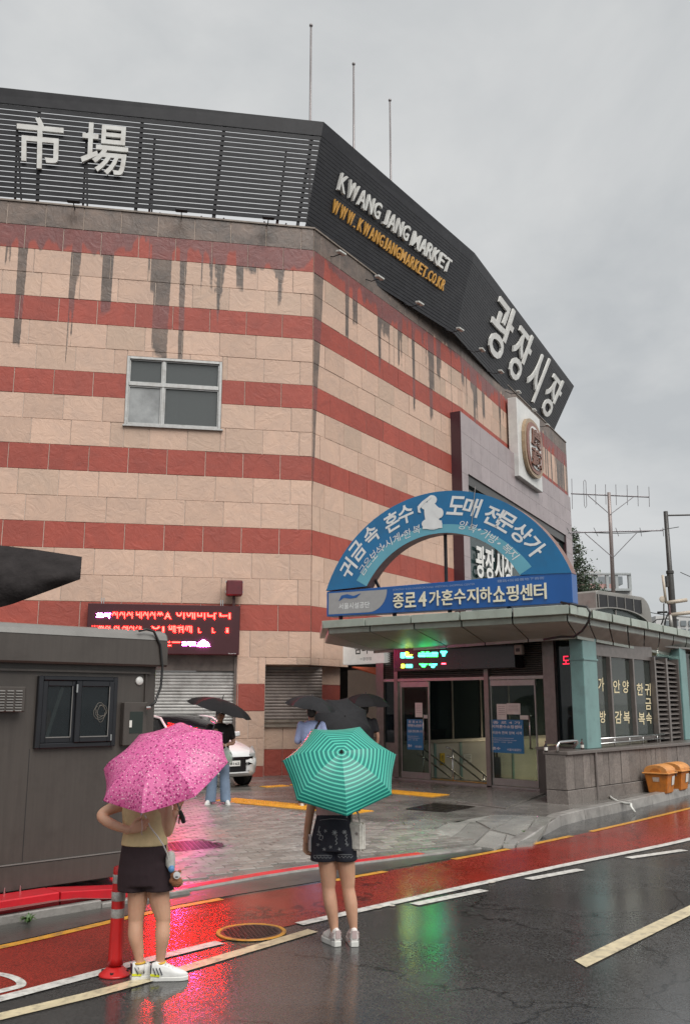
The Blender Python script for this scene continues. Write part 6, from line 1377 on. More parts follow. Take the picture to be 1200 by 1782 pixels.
# ================================================================== CAR
def car(O, h, label):
    O = V(O); h = V((h[0], h[1], 0)).normalized(); sd_ = V((h.y, -h.x, 0)); T = lambda s, y, z: O - h * s + sd_ * y + V((0, 0, z))
    t = thing('parked_car', O, label, 'car')
    mw = M('white_car_paint', (.66, .67, .67), .18, var=.03, coat=.8); mg_ = M('black_car_glass', (.008, .009, .011), .05); mk = M('black_car_plastic', (.012, .012, .013), .35); mt_ = M('tyre_rubber', (.018, .018, .018), .7)
    st = [(0, .50, .33, .60), (.03, .62, .28, .66), (.12, .76, .23, .73), (.32, .845, .21, .82), (.7, .87, .20, .91), (1.0, .88, .2, .965), (1.25, .885, .2, 1.0), (2.5, .89, .2, 1.02), (3.4, .87, .22, 1.03), (3.8, .80, .28, .98), (3.95, .68, .36, .86)]
    def sec(s, w, zb, zt):
        half = [(w * .55, zb), (w * .86, zb + .01), (w * .96, zb + .08), (w * .985, zb + .2), (w, lerp(zb, zt, .55)), (w * .985, zt - .14), (w * .93, zt - .05), (w * .80, zt - .005), (w * .5, zt + .03), (0, zt + .04)]
        pts = [(0, zb)] + half; return [T(s, y, z) for y, z in pts] + [T(s, -y, z) for y, z in pts[-2:0:-1]]
    mb = MB(); mb.loft([sec(*q) for q in st]); mb.build('body', mw, t, smooth=True)
    gh = [(1.12, .80, 1.0, .72, 1.005), (1.5, .80, 1.0, .68, 1.23), (1.95, .80, 1.02, .60, 1.44), (2.4, .80, 1.02, .58, 1.485), (3.1, .79, 1.03, .57, 1.46), (3.6, .76, 1.02, .56, 1.30), (3.85, .72, .99, .6, 1.02)]
    def gsec(s, wb, zb, wt, zt): pts = [(wb, zb - .04), (lerp(wb, wt, .5), lerp(zb, zt, .55)), (wt + .03, zt - .05), (wt - .06, zt), (0, zt + .015)]; return [T(s, y, z) for y, z in pts] + [T(s, -y, z) for y, z in pts[-2::-1]]
    mb = MB(); mb.loft([gsec(*q) for q in gh]); mb.build('window_glass', mg_, t, smooth=True)
    for sg in (-1, 1):
        mb = MB(); mb.tube([T(1.10, sg * .765, 1.0), T(1.5, sg * .725, 1.22), T(1.95, sg * .655, 1.425), T(2.4, sg * .635, 1.462), T(3.1, sg * .62, 1.44), T(3.6, sg * .6, 1.28), T(3.85, sg * .66, 1.0)], .028, 8); mb.build('roof_rail', mw, t, smooth=True)
        mb = MB(); mb.loft([[T(.03, sg * .52, .70), T(.03, sg * .56, .62), T(.10, sg * .72, .60), T(.09, sg * .70, .72)], [T(.30, sg * .70, .83), T(.22, sg * .72, .74), T(.34, sg * .865, .72), T(.46, sg * .845, .86)]]); mb.build('headlight', M('headlight_glass', (.35, .36, .36), .08, coat=.6), t, bevel=.01)
        mb = MB(); mb.loft([[T(1.42, sg * .86, 1.0), T(1.30, sg * .88, 1.0), T(1.30, sg * .88, 1.12), T(1.42, sg * .86, 1.12)], [T(1.40, sg * 1.05, 1.02), T(1.31, sg * 1.04, 1.02), T(1.31, sg * 1.04, 1.13), T(1.40, sg * 1.05, 1.13)]]); mb.build('mirror', mw, t, bevel=.02)
        mb = MB(); mb.obox(T(3.90, sg * .62, .86), h * .03, sd_ * .1, V((0, 0, .07))); mb.build('tail_lamp', M('tail_lamp_red', (.35, .01, .01), .15), t, bevel=.01)
        for s in (.78, 3.22):
            c = T(s, sg * .80, .31); mb = MB(); mb.lathe([(.20, -.1), (.29, -.1), (.31, -.07), (.31, .07), (.29, .1), (.20, .1)], 26); mb.v = [c + h * p.x + V((0, 0, p.y)) + sd_ * p.z for p in mb.v]; wh = mb.build('wheel', mt_, t, smooth=True)
            mb = MB(); mb.lathe([(.001, .085), (.19, .095), (.205, .08), (.205, .0)], 20); mb.v = [c + h * p.x + V((0, 0, p.y)) + sd_ * (p.z * sg) for p in mb.v]; mb.build('rim', m_steel, wh)
            mb = MB(); mb.lathe([(.345, .092), (.345, .094)], 26); mb.v = [c + h * p.x + V((0, 0, p.y)) + sd_ * (p.z * sg - .03 * sg) for p in mb.v]; mb.build('wheel_arch', mk, t)
    # grille with surround, plate, emblem
    fx = lambda y, z, o=0.: T(-.004 - o + .10 * (abs(y) / .7) ** 3, y, z)
    def fpatch(y0, y1, z0, z1, o, mat, name, n=10, taper=0.):
        mb = MB(); a = [fx(lerp(y0, y1, i / n), z1, o) for i in range(n + 1)]; b_ = [fx(lerp(y0 + taper, y1 - taper, i / n), z0, o) for i in range(n + 1)]
        for i in range(n): mb.add([a[i], a[i + 1], b_[i + 1], b_[i], a[i] - h * .05, a[i + 1] - h * .05, b_[i + 1] - h * .05, b_[i] - h * .05], [(0, 1, 2, 3), (4, 7, 6, 5), (0, 4, 5, 1), (3, 2, 6, 7), (1, 5, 6, 2), (0, 3, 7, 4)])
        return mb.build(name, mat, t)
    fpatch(-.60, .60, .34, .62, .02, mk, 'grille', taper=.08); fpatch(-.62, .62, .60, .645, .03, M('chrome_strip', (.6, .6, .6), .12, metal=1), 'chrome_bar'); fpatch(-.5, .5, .31, .335, .022, mw, 'bumper_lip')
    fpatch(-.26, .26, .46, .57, .05, M('white_plate', (.66, .66, .63), .35), 'number_plate', 4)
    mb = MB(); U = (fx(.26, .5, .05) - fx(-.26, .5, .05)); O_ = fx(-.24, .485, .056); sgn = 1 if U.dot(V((cb, -sb, 0))) > 0 else -1
    if sgn < 0: U = -U; O_ = fx(.24, .485, .056)
    text_on(mb, '53가 8162', O_, U * .92, V((0, 0, .06)), bold=.012, off=.003); mb.build('plate_digits', m_ink, t)
    c = T(.02, .0, .70); mb = MB(); q = [(-.08, -.01), (-.03, .05), (.02, .05), (.09, .0), (.03, -.055), (-.02, -.055), (.03, .0), (0, .022), (-.04, -.01)]
    mb.prism([T(-.012 + .06 * (z + .05), y, .705 + z) for y, z in q], h * .012); mb.build('badge', mk, t)
    return t
CH = V((-.12, -.99, 0)); cf = G(398, 1374, .12); car(V((cf.x + .05, cf.y + .1, .12)), CH, 'white parked car with black roof glass half hidden by the pink umbrella')

# ================================================================== UMBRELLAS
def uv_mat(name, cols, bands, rough=.45, trans=.25):
    m = bpy.data.materials.new(name); m.use_nodes = True; t = m.node_tree; b = t.nodes['Principled BSDF']; L = t.links.new
    uv = N(t, 'ShaderNodeUVMap'); sp = N(t, 'ShaderNodeSeparateXYZ'); L(uv.outputs[0], sp.inputs[0])
    mu = N(t, 'ShaderNodeMath', operation='MULTIPLY'); mu.inputs[1].default_value = bands; L(sp.outputs['X'], mu.inputs[0]); fr = N(t, 'ShaderNodeMath', operation='FRACT'); L(mu.outputs[0], fr.inputs[0])
    gt = N(t, 'ShaderNodeMapRange'); gt.inputs['From Min'].default_value = .60; gt.inputs['From Max'].default_value = .68; L(fr.outputs[0], gt.inputs['Value'])
    mx = N(t, 'ShaderNodeMix', data_type='RGBA'); mx.inputs['A'].default_value = (*cols[0], 1); mx.inputs['B'].default_value = (*cols[1], 1); L(gt.outputs[0], mx.inputs['Factor']); L(mx.outputs['Result'], b.inputs['Base Color'])
    b.inputs['Roughness'].default_value = rough; b.inputs['Coat Weight'].default_value = .25; b.inputs['Coat Roughness'].default_value = .25; MATS[name] = m; return cloth(m, trans)
def cloth(m, trans):
    """thin cloth: part of the light passes through"""
    t = m.node_tree; b = t.nodes['Principled BSDF']; L = t.links.new; o = t.nodes['Material Output']; tl = N(t, 'ShaderNodeBsdfTranslucent'); mxs = N(t, 'ShaderNodeMixShader'); mxs.inputs[0].default_value = trans
    src = b.inputs['Base Color'].links[0].from_socket if b.inputs['Base Color'].links else None
    if src: L(src, tl.inputs[0])
    else: tl.inputs[0].default_value = b.inputs['Base Color'].default_value
    L(b.outputs[0], mxs.inputs[1]); L(tl.outputs[0], mxs.inputs[2]); L(mxs.outputs[0], o.inputs[0]); return m
def floral():
    m = bpy.data.materials.new('pink_floral_cloth'); m.use_nodes = True; t = m.node_tree; b = t.nodes['Principled BSDF']; L = t.links.new
    g = N(t, 'ShaderNodeNewGeometry'); cur = None; nz = N(t, 'ShaderNodeTexNoise'); nz.inputs['Scale'].default_value = 9; L(g.outputs['Position'], nz.inputs['Vector'])
    base = N(t, 'ShaderNodeMix', data_type='RGBA'); base.inputs['A'].default_value = (.66, .10, .32, 1); base.inputs['B'].default_value = (.78, .19, .43, 1); L(nz.outputs['Fac'], base.inputs['Factor']); cur = base.outputs['Result']
    for scl, rad, col, lo in ((46, .42, (.36, .015, .15), .35), (58, .30, (.88, .55, .66), .45), (80, .28, (.30, .01, .13), .6), (95, .26, (.9, .68, .74), .62)):
        v = N(t, 'ShaderNodeTexVoronoi'); v.inputs['Scale'].default_value = scl; L(g.outputs['Position'], v.inputs['Vector'])
        r_ = N(t, 'ShaderNodeMapRange'); r_.inputs['From Min'].default_value = rad; r_.inputs['From Max'].default_value = rad * .7; L(v.outputs['Distance'], r_.inputs['Value'])
        sp = N(t, 'ShaderNodeSeparateXYZ'); L(v.outputs['Color'], sp.inputs[0]); gt = N(t, 'ShaderNodeMath', operation='GREATER_THAN'); gt.inputs[1].default_value = lo; L(sp.outputs['X'], gt.inputs[0])
        mu = N(t, 'ShaderNodeMath', operation='MULTIPLY'); L(r_.outputs[0], mu.inputs[0]); L(gt.outputs[0], mu.inputs[1]); mx = N(t, 'ShaderNodeMix', data_type='RGBA'); L(mu.outputs[0], mx.inputs['Factor']); L(cur, mx.inputs['A']); mx.inputs['B'].default_value = (*col, 1); cur = mx.outputs['Result']
    L(cur, b.inputs['Base Color']); b.inputs['Roughness'].default_value = .45; b.inputs['Coat Weight'].default_value = .25; b.inputs['Coat Roughness'].default_value = .25
    MATS['pink_floral_cloth'] = m; return cloth(m, .3)
m_pinku = floral(); m_tealu = uv_mat('teal_striped_cloth', ((.004, .20, .17), (.10, .60, .45)), 15.4)
m_blku = cloth(M('black_umbrella_cloth', (.014, .013, .014), .75, spec=.2, var=.15, vscale=10, bump=.2, bscale=30), .1)
m_blku2 = cloth(M('charcoal_umbrella_cloth', (.022, .022, .024), .75, spec=.2, var=.15, vscale=10, bump=.2, bscale=30), .1)
m_shaft = M('umbrella_shaft', (.2, .2, .21), .25, metal=.8)
def umbrella(label, apex, axis, Rr, dome, n, mat, rot=0., shaft=.62, tip=None, group='open umbrellas', phi=1.15, handle=True, ferr=.03):
    apex = V(apex); a = V(axis).normalized(); e1 = a.cross(V((sb, cb, 0))).normalized(); e2 = a.cross(e1)
    t = thing('umbrella', apex - a * shaft, label, 'umbrella', group); NR, NS = 14, 6; K = n * NS
    P = []; UV = []
    def pt(tt, k, lift=0.):
        th = rot + 2 * math.pi * k / K; g = (k % NS) / NS; f = math.cos(math.pi / n) / math.cos((g - .5) * 2 * math.pi / n); f = lerp(1, f, min(1, .35 + .65 * tt)) * (1 - .035 * tt * tt * math.sin(math.pi * g))
        r = Rr * math.sin(tt * phi) / math.sin(phi) * f; hh = -dome * (1 - math.cos(tt * phi)) / (1 - math.cos(phi)) + .02 * tt * math.sin(math.pi * g) * -1 + lift
        return apex + (e1 * math.cos(th) + e2 * math.sin(th)) * r + a * hh
    me = bpy.data.meshes.new('canopy'); vs, fs, uvs = [], [], []
    for lay in (0, 1):
        for i in range(NR + 1):
            for k in range(K): vs.append(pt(max(i / NR, .012), k, -.0025 * lay))
    ST = (NR + 1) * K
    for lay in (0, 1):
        for i in range(NR):
            for k in range(K):
                q = [lay * ST + i * K + k, lay * ST + i * K + (k + 1) % K, lay * ST + (i + 1) * K + (k + 1) % K, lay * ST + (i + 1) * K + k]; fs.append(q if lay == 0 else q[::-1]); u = [i / NR, i / NR, (i + 1) / NR, (i + 1) / NR]; uvs += (u if lay == 0 else u[::-1])
    me.from_pydata([tuple(v) for v in vs], [], fs); ul = me.uv_layers.new(name='UVMap')
    for i, u in enumerate(uvs): ul.data[i].uv = (u, 0)
    for p in me.polygons: p.use_smooth = False
    sharp = True
    for p in me.polygons: p.use_smooth = True
    ob = link('canopy', me, mat, t)
    # creases along the ribs
    me.update(); at = me.attributes.new('sharp_edge', 'BOOLEAN', 'EDGE')
    for ed in me.edges:
        v0, v1 = ed.vertices; k0, k1 = (v0 % ST) % K, (v1 % ST) % K
        if k0 == k1 and k0 % NS == 0: at.data[ed.index].value = True
    for j in range(n):
        mb = MB(); mb.tube([pt(tt, j * NS, -.008) for tt in (.02, .2, .4, .6, .8, 1.0)], .0028, 5); rib = mb.build('rib', m_shaft, t)
        mb = MB(); mb.tube([pt(.45, j * NS, -.012), apex - a * (dome + .06)], .002, 4); mb.build('stretcher', m_shaft, rib)
        mb = MB(); p1 = pt(1.0, j * NS, .0); mb.tube([p1, p1 + (p1 - pt(.93, j * NS)).normalized() * .012], .004, 5); mb.build('rib_tip', m_shaft, rib)
    mb = MB(); mb.tube([apex - a * shaft, apex], .006, 8); mb.build('shaft', m_shaft, t)
    mb = MB(); mb.tube([apex - a * .004, apex + a * .006, apex + a * ferr], [.018, .014, .005] if not tip else [.012, .010, .004], 10); mb.build('ferrule', tip or m_ink, t)
    if handle: mb = MB(); mb.tube([apex - a * (shaft + .1), apex - a * (shaft + .05), apex - a * shaft], [.016, .018, .013], 10); mb.build('handle', m_ink, t)
    return t
UP = V((0, 0, 1)); FW = V((sb, cb, 0)); RT = V((cb, -sb, 0))

# ================================================================== PEOPLE
m_skin = M('skin', (.56, .32, .21), .48, var=.13, vscale=7, dirt=(.48, .21, .14), dirtamt=.45, dscale=5, bump=.08, bscale=120, bdist=.003); m_skin2 = M('skin_tanned', (.42, .24, .17), .5, var=.08, vscale=10)
for m in (m_skin, m_skin2):
    b = m.node_tree.nodes['Principled BSDF']; b.inputs['Subsurface Weight'].default_value = .12; b.inputs['Subsurface Radius'].default_value = (.02, .008, .005); b.inputs['Subsurface Scale'].default_value = .3
def ering(c, rx, ry, r=RT, f=FW, n=20, tw=0.):
    return [c + r * (rx * math.cos(2 * math.pi * i / n + tw)) + f * (ry * math.sin(2 * math.pi * i / n + tw)) for i in range(n)]
def ball(mb, c, rx, ry=None, rz=None, r=RT, f=FW, u=UP, n=12):
    ry = ry or rx; rz = rz or rx; rings = []
    for i in range(1, n):
        t = math.pi * i / n; rings.append([V(c) - u * (rz * math.cos(t)) + r * (rx * math.sin(t) * math.cos(2 * math.pi * k / 16)) + f * (ry * math.sin(t) * math.sin(2 * math.pi * k / 16)) for k in range(16)])
    mb.loft(rings)
def limb(mb, pts, rs):
    if len(pts) > 2:
        P, Rr = [], []; n = len(pts)
        for i in range(n - 1):
            p0, p1, p2, p3 = pts[max(0, i - 1)], pts[i], pts[i + 1], pts[min(n - 1, i + 2)]; r0, r1, r2, r3 = rs[max(0, i - 1)], rs[i], rs[i + 1], rs[min(n - 1, i + 2)]
            for k in range(4):
                t = k / 4; c = lambda a, b, c_, d: .5 * ((2 * b) + (c_ - a) * t + (2 * a - 5 * b + 4 * c_ - d) * t * t + (3 * b - a - 3 * c_ + d) * t ** 3)
                P.append(c(p0, p1, p2, p3)); Rr.append(c(r0, r1, r2, r3))
        pts, rs = P + [pts[-1]], Rr + [rs[-1]]
    mb.tube(pts, rs, 14)
    for p, r in zip(pts, rs): ball(mb, p, r * .98)
def fuse(name, mb, voxel, mat, parent, it=4, fac=.5):
    me = bpy.data.meshes.new(name); me.from_pydata([tuple(p) for p in mb.v], [], mb.f); bm = bmesh.new(); bm.from_mesh(me); bm.to_mesh(me); bm.free()
    o = bpy.data.objects.new(name, me); COL.objects.link(o); md = o.modifiers.new('r', 'REMESH'); md.mode = 'VOXEL'; md.voxel_size = voxel; md.use_smooth_shade = True
    ms = o.modifiers.new('s', 'SMOOTH'); ms.factor = fac; ms.iterations = it
    dg = bpy.context.evaluated_depsgraph_get(); nm = bpy.data.meshes.new_from_object(o.evaluated_get(dg)); bpy.data.objects.remove(o); bpy.data.meshes.remove(me)
    for p in nm.polygons: p.use_smooth = True
    nm.name = name; nm.materials.clear(); return link(name, nm, mat, parent)
def hand(mb, w, d, s, n, sc=1., curl=.5, tcurl=.4, spread=.07):
    """w wrist, d towards fingers, s towards thumb, n palm normal (fingers curl that way)"""
    d, s, n = V(d).normalized(), V(s).normalized(), V(n).normalized(); k = sc
    mb.loft([[w + d * (x * k) + s * (sx * wd * k) + n * (sn_ * th * k) for sx, sn_ in ((-1, -.6), (-.6, -1), (.6, -1), (1, -.6), (1, .6), (.6, 1), (-.6, 1), (-1, .6))] for x, wd, th in ((-.03, .024, .018), (.0, .025, .017), (.035, .036, .016), (.07, .041, .014), (.092, .040, .012))])
    for i, (off, ln) in enumerate(((.031, .070), (.0105, .079), (-.0105, .073), (-.030, .057))):
        p = w + d * (.085 * k) + s * (off * k); dr = (d + s * (off * 2.2 * spread / .07)).normalized(); pts = [p]; ang = curl * (.6 + .12 * i)
        for j, fr_ in enumerate((.45, .32, .23)):
            c_, s_ = math.cos(ang), math.sin(ang); dr2 = (dr * c_ + n * s_).normalized(); pts.append(pts[-1] + dr2 * (ln * fr_ * k)); ang += curl
        limb(mb, pts, [.0098 * k, .0092 * k, .0085 * k, .0070 * k])
    p = w + d * (.022 * k) + s * (.024 * k); q = p + (s * .75 + d * .7 + n * .25).normalized() * (.042 * k); q2 = q + (d * .9 + s * .2 + n * tcurl).normalized() * (.032 * k); q3 = q2 + (d * .9 - s * .1 + n * tcurl * 1.5).normalized() * (.024 * k); limb(mb, [p, q, q2, q3], [.014 * k, .0125 * k, .0105 * k, .0085 * k])
def head(mb, c, look, hgt=.225):
    """c centre of the head, look unit facing vector"""
    f = V(look).normalized(); r = f.cross(UP).normalized(); s = hgt / .225
    ball(mb, c + UP * .025 * s - f * .01, .074 * s, .093 * s, .092 * s, r, f); ball(mb, c - UP * .045 * s + f * .012 * s, .058 * s, .072 * s, .072 * s, r, f); ball(mb, c - UP * .088 * s + f * .05 * s, .026 * s, .028 * s, .022 * s, r, f)
    mb.loft([[c + f * (.083 * s) + UP * (.018 * s) + r * x * .005 for x in (-1, 1)] + [c + f * .07 * s + UP * (.018 * s)], [c + f * (.108 * s) - UP * (.022 * s) + r * x * .013 for x in (-1, 1)] + [c + f * .07 * s - UP * .03 * s]])
    for x in (-1, 1): ball(mb, c + r * (x * .077 * s) - UP * .008 * s - f * .008, .012 * s, .022 * s, .032 * s, r, f)
    ball(mb, c + f * .083 * s - UP * .055 * s, .022 * s, .010 * s, .010 * s, r, f)
def face_parts(c, look, parent, s=1.):
    f = V(look).normalized(); r = f.cross(UP).normalized(); mk = M('dark_eye', (.02, .015, .012), .2); ml = M('lip', (.30, .10, .09), .4)
    for x in (-1, 1):
        mb = MB(); ball(mb, c + r * (x * .031 * s) + UP * .004 + f * .074 * s, .012, .008, .006, r, f); mb.build('eye', mk, parent, smooth=True)
        mb = MB(); ball(mb, c + r * (x * .031 * s) + UP * .027 + f * .077 * s, .017, .008, .004, r, f); mb.build('eyebrow', mk, parent, smooth=True)
    mb = MB(); ball(mb, c + f * .087 * s - UP * .056, .02, .008, .006, r, f); mb.build('mouth', ml, parent, smooth=True)
def hair(c, look, mat, parent, back=.0, s=1., side=.03):
    """cap of hair over skull, hanging 'back' metres below the nape"""
    f = V(look).normalized(); r = f.cross(UP).normalized(); mb = MB()
    ball(mb, c + UP * .04 * s - f * .02, .086 * s, .10 * s, .095 * s, r, f); ball(mb, c + UP * .0 * s - f * .045, .082 * s, .072 * s, .10 * s, r, f)
    for k in range(7): a = -.9 + .3 * k; ball(mb, c + f * (.068 * math.cos(a * .9)) + r * (.075 * math.sin(a)) + UP * (.068 + .01 * (k % 2)), .026, .022, .026, r, f)
    if back: mb.loft([ering(c - f * .06 - UP * (.02 + back * t_), .082 * (1 - .15 * t_), .045 * (1 - .3 * t_), r, f) for t_ in (0, .3, .6, .85, 1)])
    return fuse('hair', mb, .012, mat, parent, 2)
m_shoe = M('white_shoe_leather', (.66, .66, .64), .4, var=.06, vscale=20, bump=.1); m_sole = M('white_rubber_sole', (.60, .60, .57), .5, var=.08, vscale=20)
def shoe(parent, heel, d, ln=.26, upper=m_shoe, sole=m_sole, chunky=0., name='shoe', stripe=None, accent=None):
    """heel: ground point under the heel; d: toe direction"""
    d = V((d[0], d[1], 0)).normalized(); s = V((-d.y, d.x, 0)); g = V((heel[0], heel[1], heel[2])); h0 = .028 + chunky
    outl = [(-.005, .026), (.03, .036), (.09, .036), (.15, .043), (.20, .045), (.24, .036), (.262, .018)]
    outl = [(x * ln / .26, w * (1 + chunky * 4)) for x, w in outl]
    loop = [(x, w) for x, w in outl] + [(x, -w) for x, w in outl[::-1]]
    mb = MB(); mb.loft([[g + d * x + s * w + UP * z for x, w in loop] for z in (.0, .008, h0)]); so = mb.build('sole', sole, None, bevel=.004)
    up = MB(); prof = [(0, .95, .085), (.035, .95, .098), (.08, .93, .088), (.12, .9, .078), (.16, .92, .058), (.20, .88, .044), (.235, .75, .03), (.258, .4, .014)]
    rings = []
    for x, wf, hh in prof:
        x *= ln / .26; w = None
        for (xa, wa), (xb, wb) in zip(outl, outl[1:]):
            if xa <= x <= xb: w = lerp(wa, wb, (x - xa) / (xb - xa))
        w = (w or .02) * wf * .96
        rings.append([g + d * x + UP * (h0 - .004) + s * w, g + d * x + UP * (h0 + hh * .45) + s * w * 1.0, g + d * x + UP * (h0 + hh * .85) + s * w * .72, g + d * x + UP * (h0 + hh) + s * w * .3, g + d * x + UP * (h0 + hh) - s * w * .3, g + d * x + UP * (h0 + hh * .85) - s * w * .72, g + d * x + UP * (h0 + hh * .45) - s * w, g + d * x + UP * (h0 - .004) - s * w])
    up.loft(rings); uo = fuse(name, up, .006, upper, parent, 3); adopt(so, uo)
    mb = MB()
    for k in range(4): x = (.10 + .025 * k) * ln / .26; z = h0 + .086 - .012 * k; mb.tube([g + d * x + s * .026 + UP * (z - .008), g + d * x + UP * (z + .004), g + d * x - s * .026 + UP * (z - .008)], .0035, 5)
    mb.build('lace', sole, uo)
    if stripe:
        for sg in (-1, 1):
            for k in range(3): x = .035 + .022 * k; mb = MB(); mb.beam(g + d * x + s * (sg * .0385) + UP * (h0 + .016), g + d * (x - .022) + s * (sg * .033) + UP * (h0 + .062), .004, .011, s); mb.build('stripe', stripe, uo)
    if accent:
        for sg in (-1, 1): mb = MB(); mb.beam(g + d * -.004 + s * (sg * .030) + UP * (h0 + .016), g + d * .06 + s * (sg * .039) + UP * (h0 + .010), .004, .014, UP); mb.build('accent', accent, uo)
        mb = MB(); mb.obox(g - d * .003 + UP * (h0 + .05), s * .02, d * .003, UP * .03); mb.build('heel_tab', stripe or accent, uo)
    return uo
def cloth_mat(name, col, **kw): return M(name, col, kw.pop('rough', .75), var=kw.pop('var', .12), vscale=kw.pop('vscale', 18), bump=kw.pop('bump', .6), bscale=kw.pop('bscale', 9), bdist=.012, **kw)

# ---- woman under the pink umbrella
D1 = 6.96; Q = lambda x, y, dd=0.: GD(x, y, D1 + dd)
w1 = thing('person', G(264, 1704), 'woman in a yellow sleeveless top and dark shorts standing under the pink umbrella', 'person', 'pedestrians with umbrellas')
gz_ = lambda p: V((p.x, p.y, 0))
mb = MB(); hp_l, hp_r = Q(243, 1520), Q(275, 1520)
limb(mb, [hp_l, Q(240, 1560, .0), Q(237, 1592, .0), Q(236.5, 1604), Q(236, 1628, -.012), Q(240, 1650, -.005), Q(243, 1672, .0), Q(244, 1687, .0)], [.079, .072, .057, .052, .053, .042, .031, .034])
limb(mb, [hp_r, Q(277, 1560, .0), Q(283, 1592, .0), Q(283.5, 1604), Q(283, 1628, -.012), Q(281, 1650, -.005), Q(279, 1672), Q(280, 1687)], [.079, .074, .058, .052, .053, .042, .031, .034])
mb.loft([ering(Q(257, y), w, dd_) for y, w, dd_ in ((1522, .13, .10), (1505, .168, .122), (1480, .150, .10), (1458, .135, .09), (1430, .145, .10), (1408, .16, .10), (1395, .15, .085), (1388, .07, .06))])
limb(mb, [Q(253, 1396, .0), Q(254, 1380, .01)], [.055, .05]); hc1 = Q(254, 1352, .03); head(mb, hc1, FW + RT * .15)
# viewer-left arm, hand held behind the back
limb(mb, [Q(216, 1399, .0), Q(196, 1406, -.02), Q(177, 1418, -.04), Q(186, 1429, -.08), Q(207, 1439, -.14), Q(226, 1444, -.165)], [.048, .043, .036, .037, .032, .025])
hand(mb, Q(226, 1444, -.165), Q(250, 1436, -.17) - Q(226, 1444, -.165), UP, -FW, 1.0, .35)
# viewer-right arm, raised forearm with the handle
limb(mb, [Q(288, 1402, .0), Q(290, 1420, -.01), Q(291, 1447, .01), Q(297, 1432, .06), Q(306, 1412, .12), Q(310, 1404, .14)], [.046, .043, .038, .037, .028, .025])
hand(mb, Q(309, 1406, .14), UP * .8 + RT * .15 + FW * .1, -RT, FW * .7 - RT * .5, 1.0, 1.0, .9)
fuse('body', mb, .006, m_skin, w1, 5)
m_top1 = cloth_mat('pale_yellow_cotton', (.62, .49, .27)); m_sh1 = cloth_mat('dark_maroon_cotton', (.022, .010, .013), rough=.85)
mb = MB(); mb.loft([ering(Q(252, y, .0), w, dd_) for y, w, dd_ in ((1470, .168, .132), (1466, .168, .132), (1450, .156, .118), (1430, .158, .12), (1412, .166, .115), (1400, .168, .105), (1394, .145, .09), (1389, .085, .075))]); fuse('top', mb, .009, m_top1, w1, 3)
mb = MB(); mb.loft([ering(Q(252, y), w, dd_) for y, w, dd_ in ((1538, .195, .15), (1515, .19, .155), (1490, .176, .142), (1470, .163, .125), (1464, .160, .122))])
mb.loft([ering(Q(x, y), w, .125) for x, y, w in ((236, 1500, .10), (233, 1530, .108), (232.5, 1549, .112))]); mb.loft([ering(Q(x, y), w, .125) for x, y, w in ((274, 1500, .10), (275.5, 1530, .108), (276, 1548, .112))]); fuse('shorts', mb, .009, m_sh1, w1, 4)
m_hair1 = M('dark_reddish_hair', (.030, .010, .008), .45, var=.4, vscale=40, bump=.5, bscale=60); hair(hc1, FW + RT * .15, m_hair1, w1, back=.24)
m_sock = M('white_sock', (.66, .65, .62), .8, bump=.3, bscale=80); m_sockt = M('yellow_sock_edge', (.60, .36, .04), .8)
for (x, dd) in ((243.5, 0.), (280, 0.)):
    mb = MB(); mb.tube([Q(x, 1692), Q(x, 1676)], [.041, .039], 16); so = mb.build('sock', m_sock, w1, smooth=True); mb = MB(); mb.tube([Q(x, 1676.5), Q(x, 1673.5)], [.0415, .041], 16); mb.build('sock_edge', m_sockt, so, smooth=True)
m_navy = M('navy_stripe', (.015, .016, .03), .5); m_neon = M('neon_yellow_trim', (.60, .62, .02), .5)
pl = Q(243, 1690); pr = Q(279, 1692)
shoe(w1, V((pl.x, pl.y, 0)) - (RT * .8 + FW * .35).normalized() * .055 - FW * .0, RT * .80 + FW * .40, .245, stripe=m_navy, accent=m_neon); shoe(w1, V((pr.x, pr.y, 0)) - (RT * .97 + FW * .1).normalized() * .058 - FW * .02, RT * .97 + FW * .12, .255, stripe=m_navy, accent=m_neon)
mb = MB(); mb.tube([Q(304, 1409, .06), Q(309, 1407, .10), Q(313, 1408, .15)], .006, 6); c = Q(308.5, 1408, .13); dA = (UP * .8 + RT * .35).normalized(); e1 = dA.orthogonal().normalized(); e2 = dA.cross(e1); mb = MB(); mb.tube([c + (e1 * math.cos(t * .45) + e2 * math.sin(t * .45)) * .032 for t in range(15)], .003, 6); mb.build('bracelet', M('pale_gold', (.6, .45, .25), .3, metal=.8), w1)
mb = MB(); mb.tube([Q(314, 1402, .1), Q(313.5, 1418, .09), Q(312, 1434, .09), Q(310.5, 1432, .09), Q(312.5, 1418, .09)], .003, 5); mb.build('wrist_strap', m_ink, w1)
mb = MB(); mb.tube([Q(243, 1400, -.155), Q(247, 1428, -.2), Q(248, 1443, -.2), Q(246, 1449, -.2), Q(248, 1453, -.19)], .0035, 5); tag(mb.build('ribbon', M('pale_ribbon', (.55, .42, .38), .6)), 'thin pale ribbon held behind the back of the woman in yellow', 'ribbon')
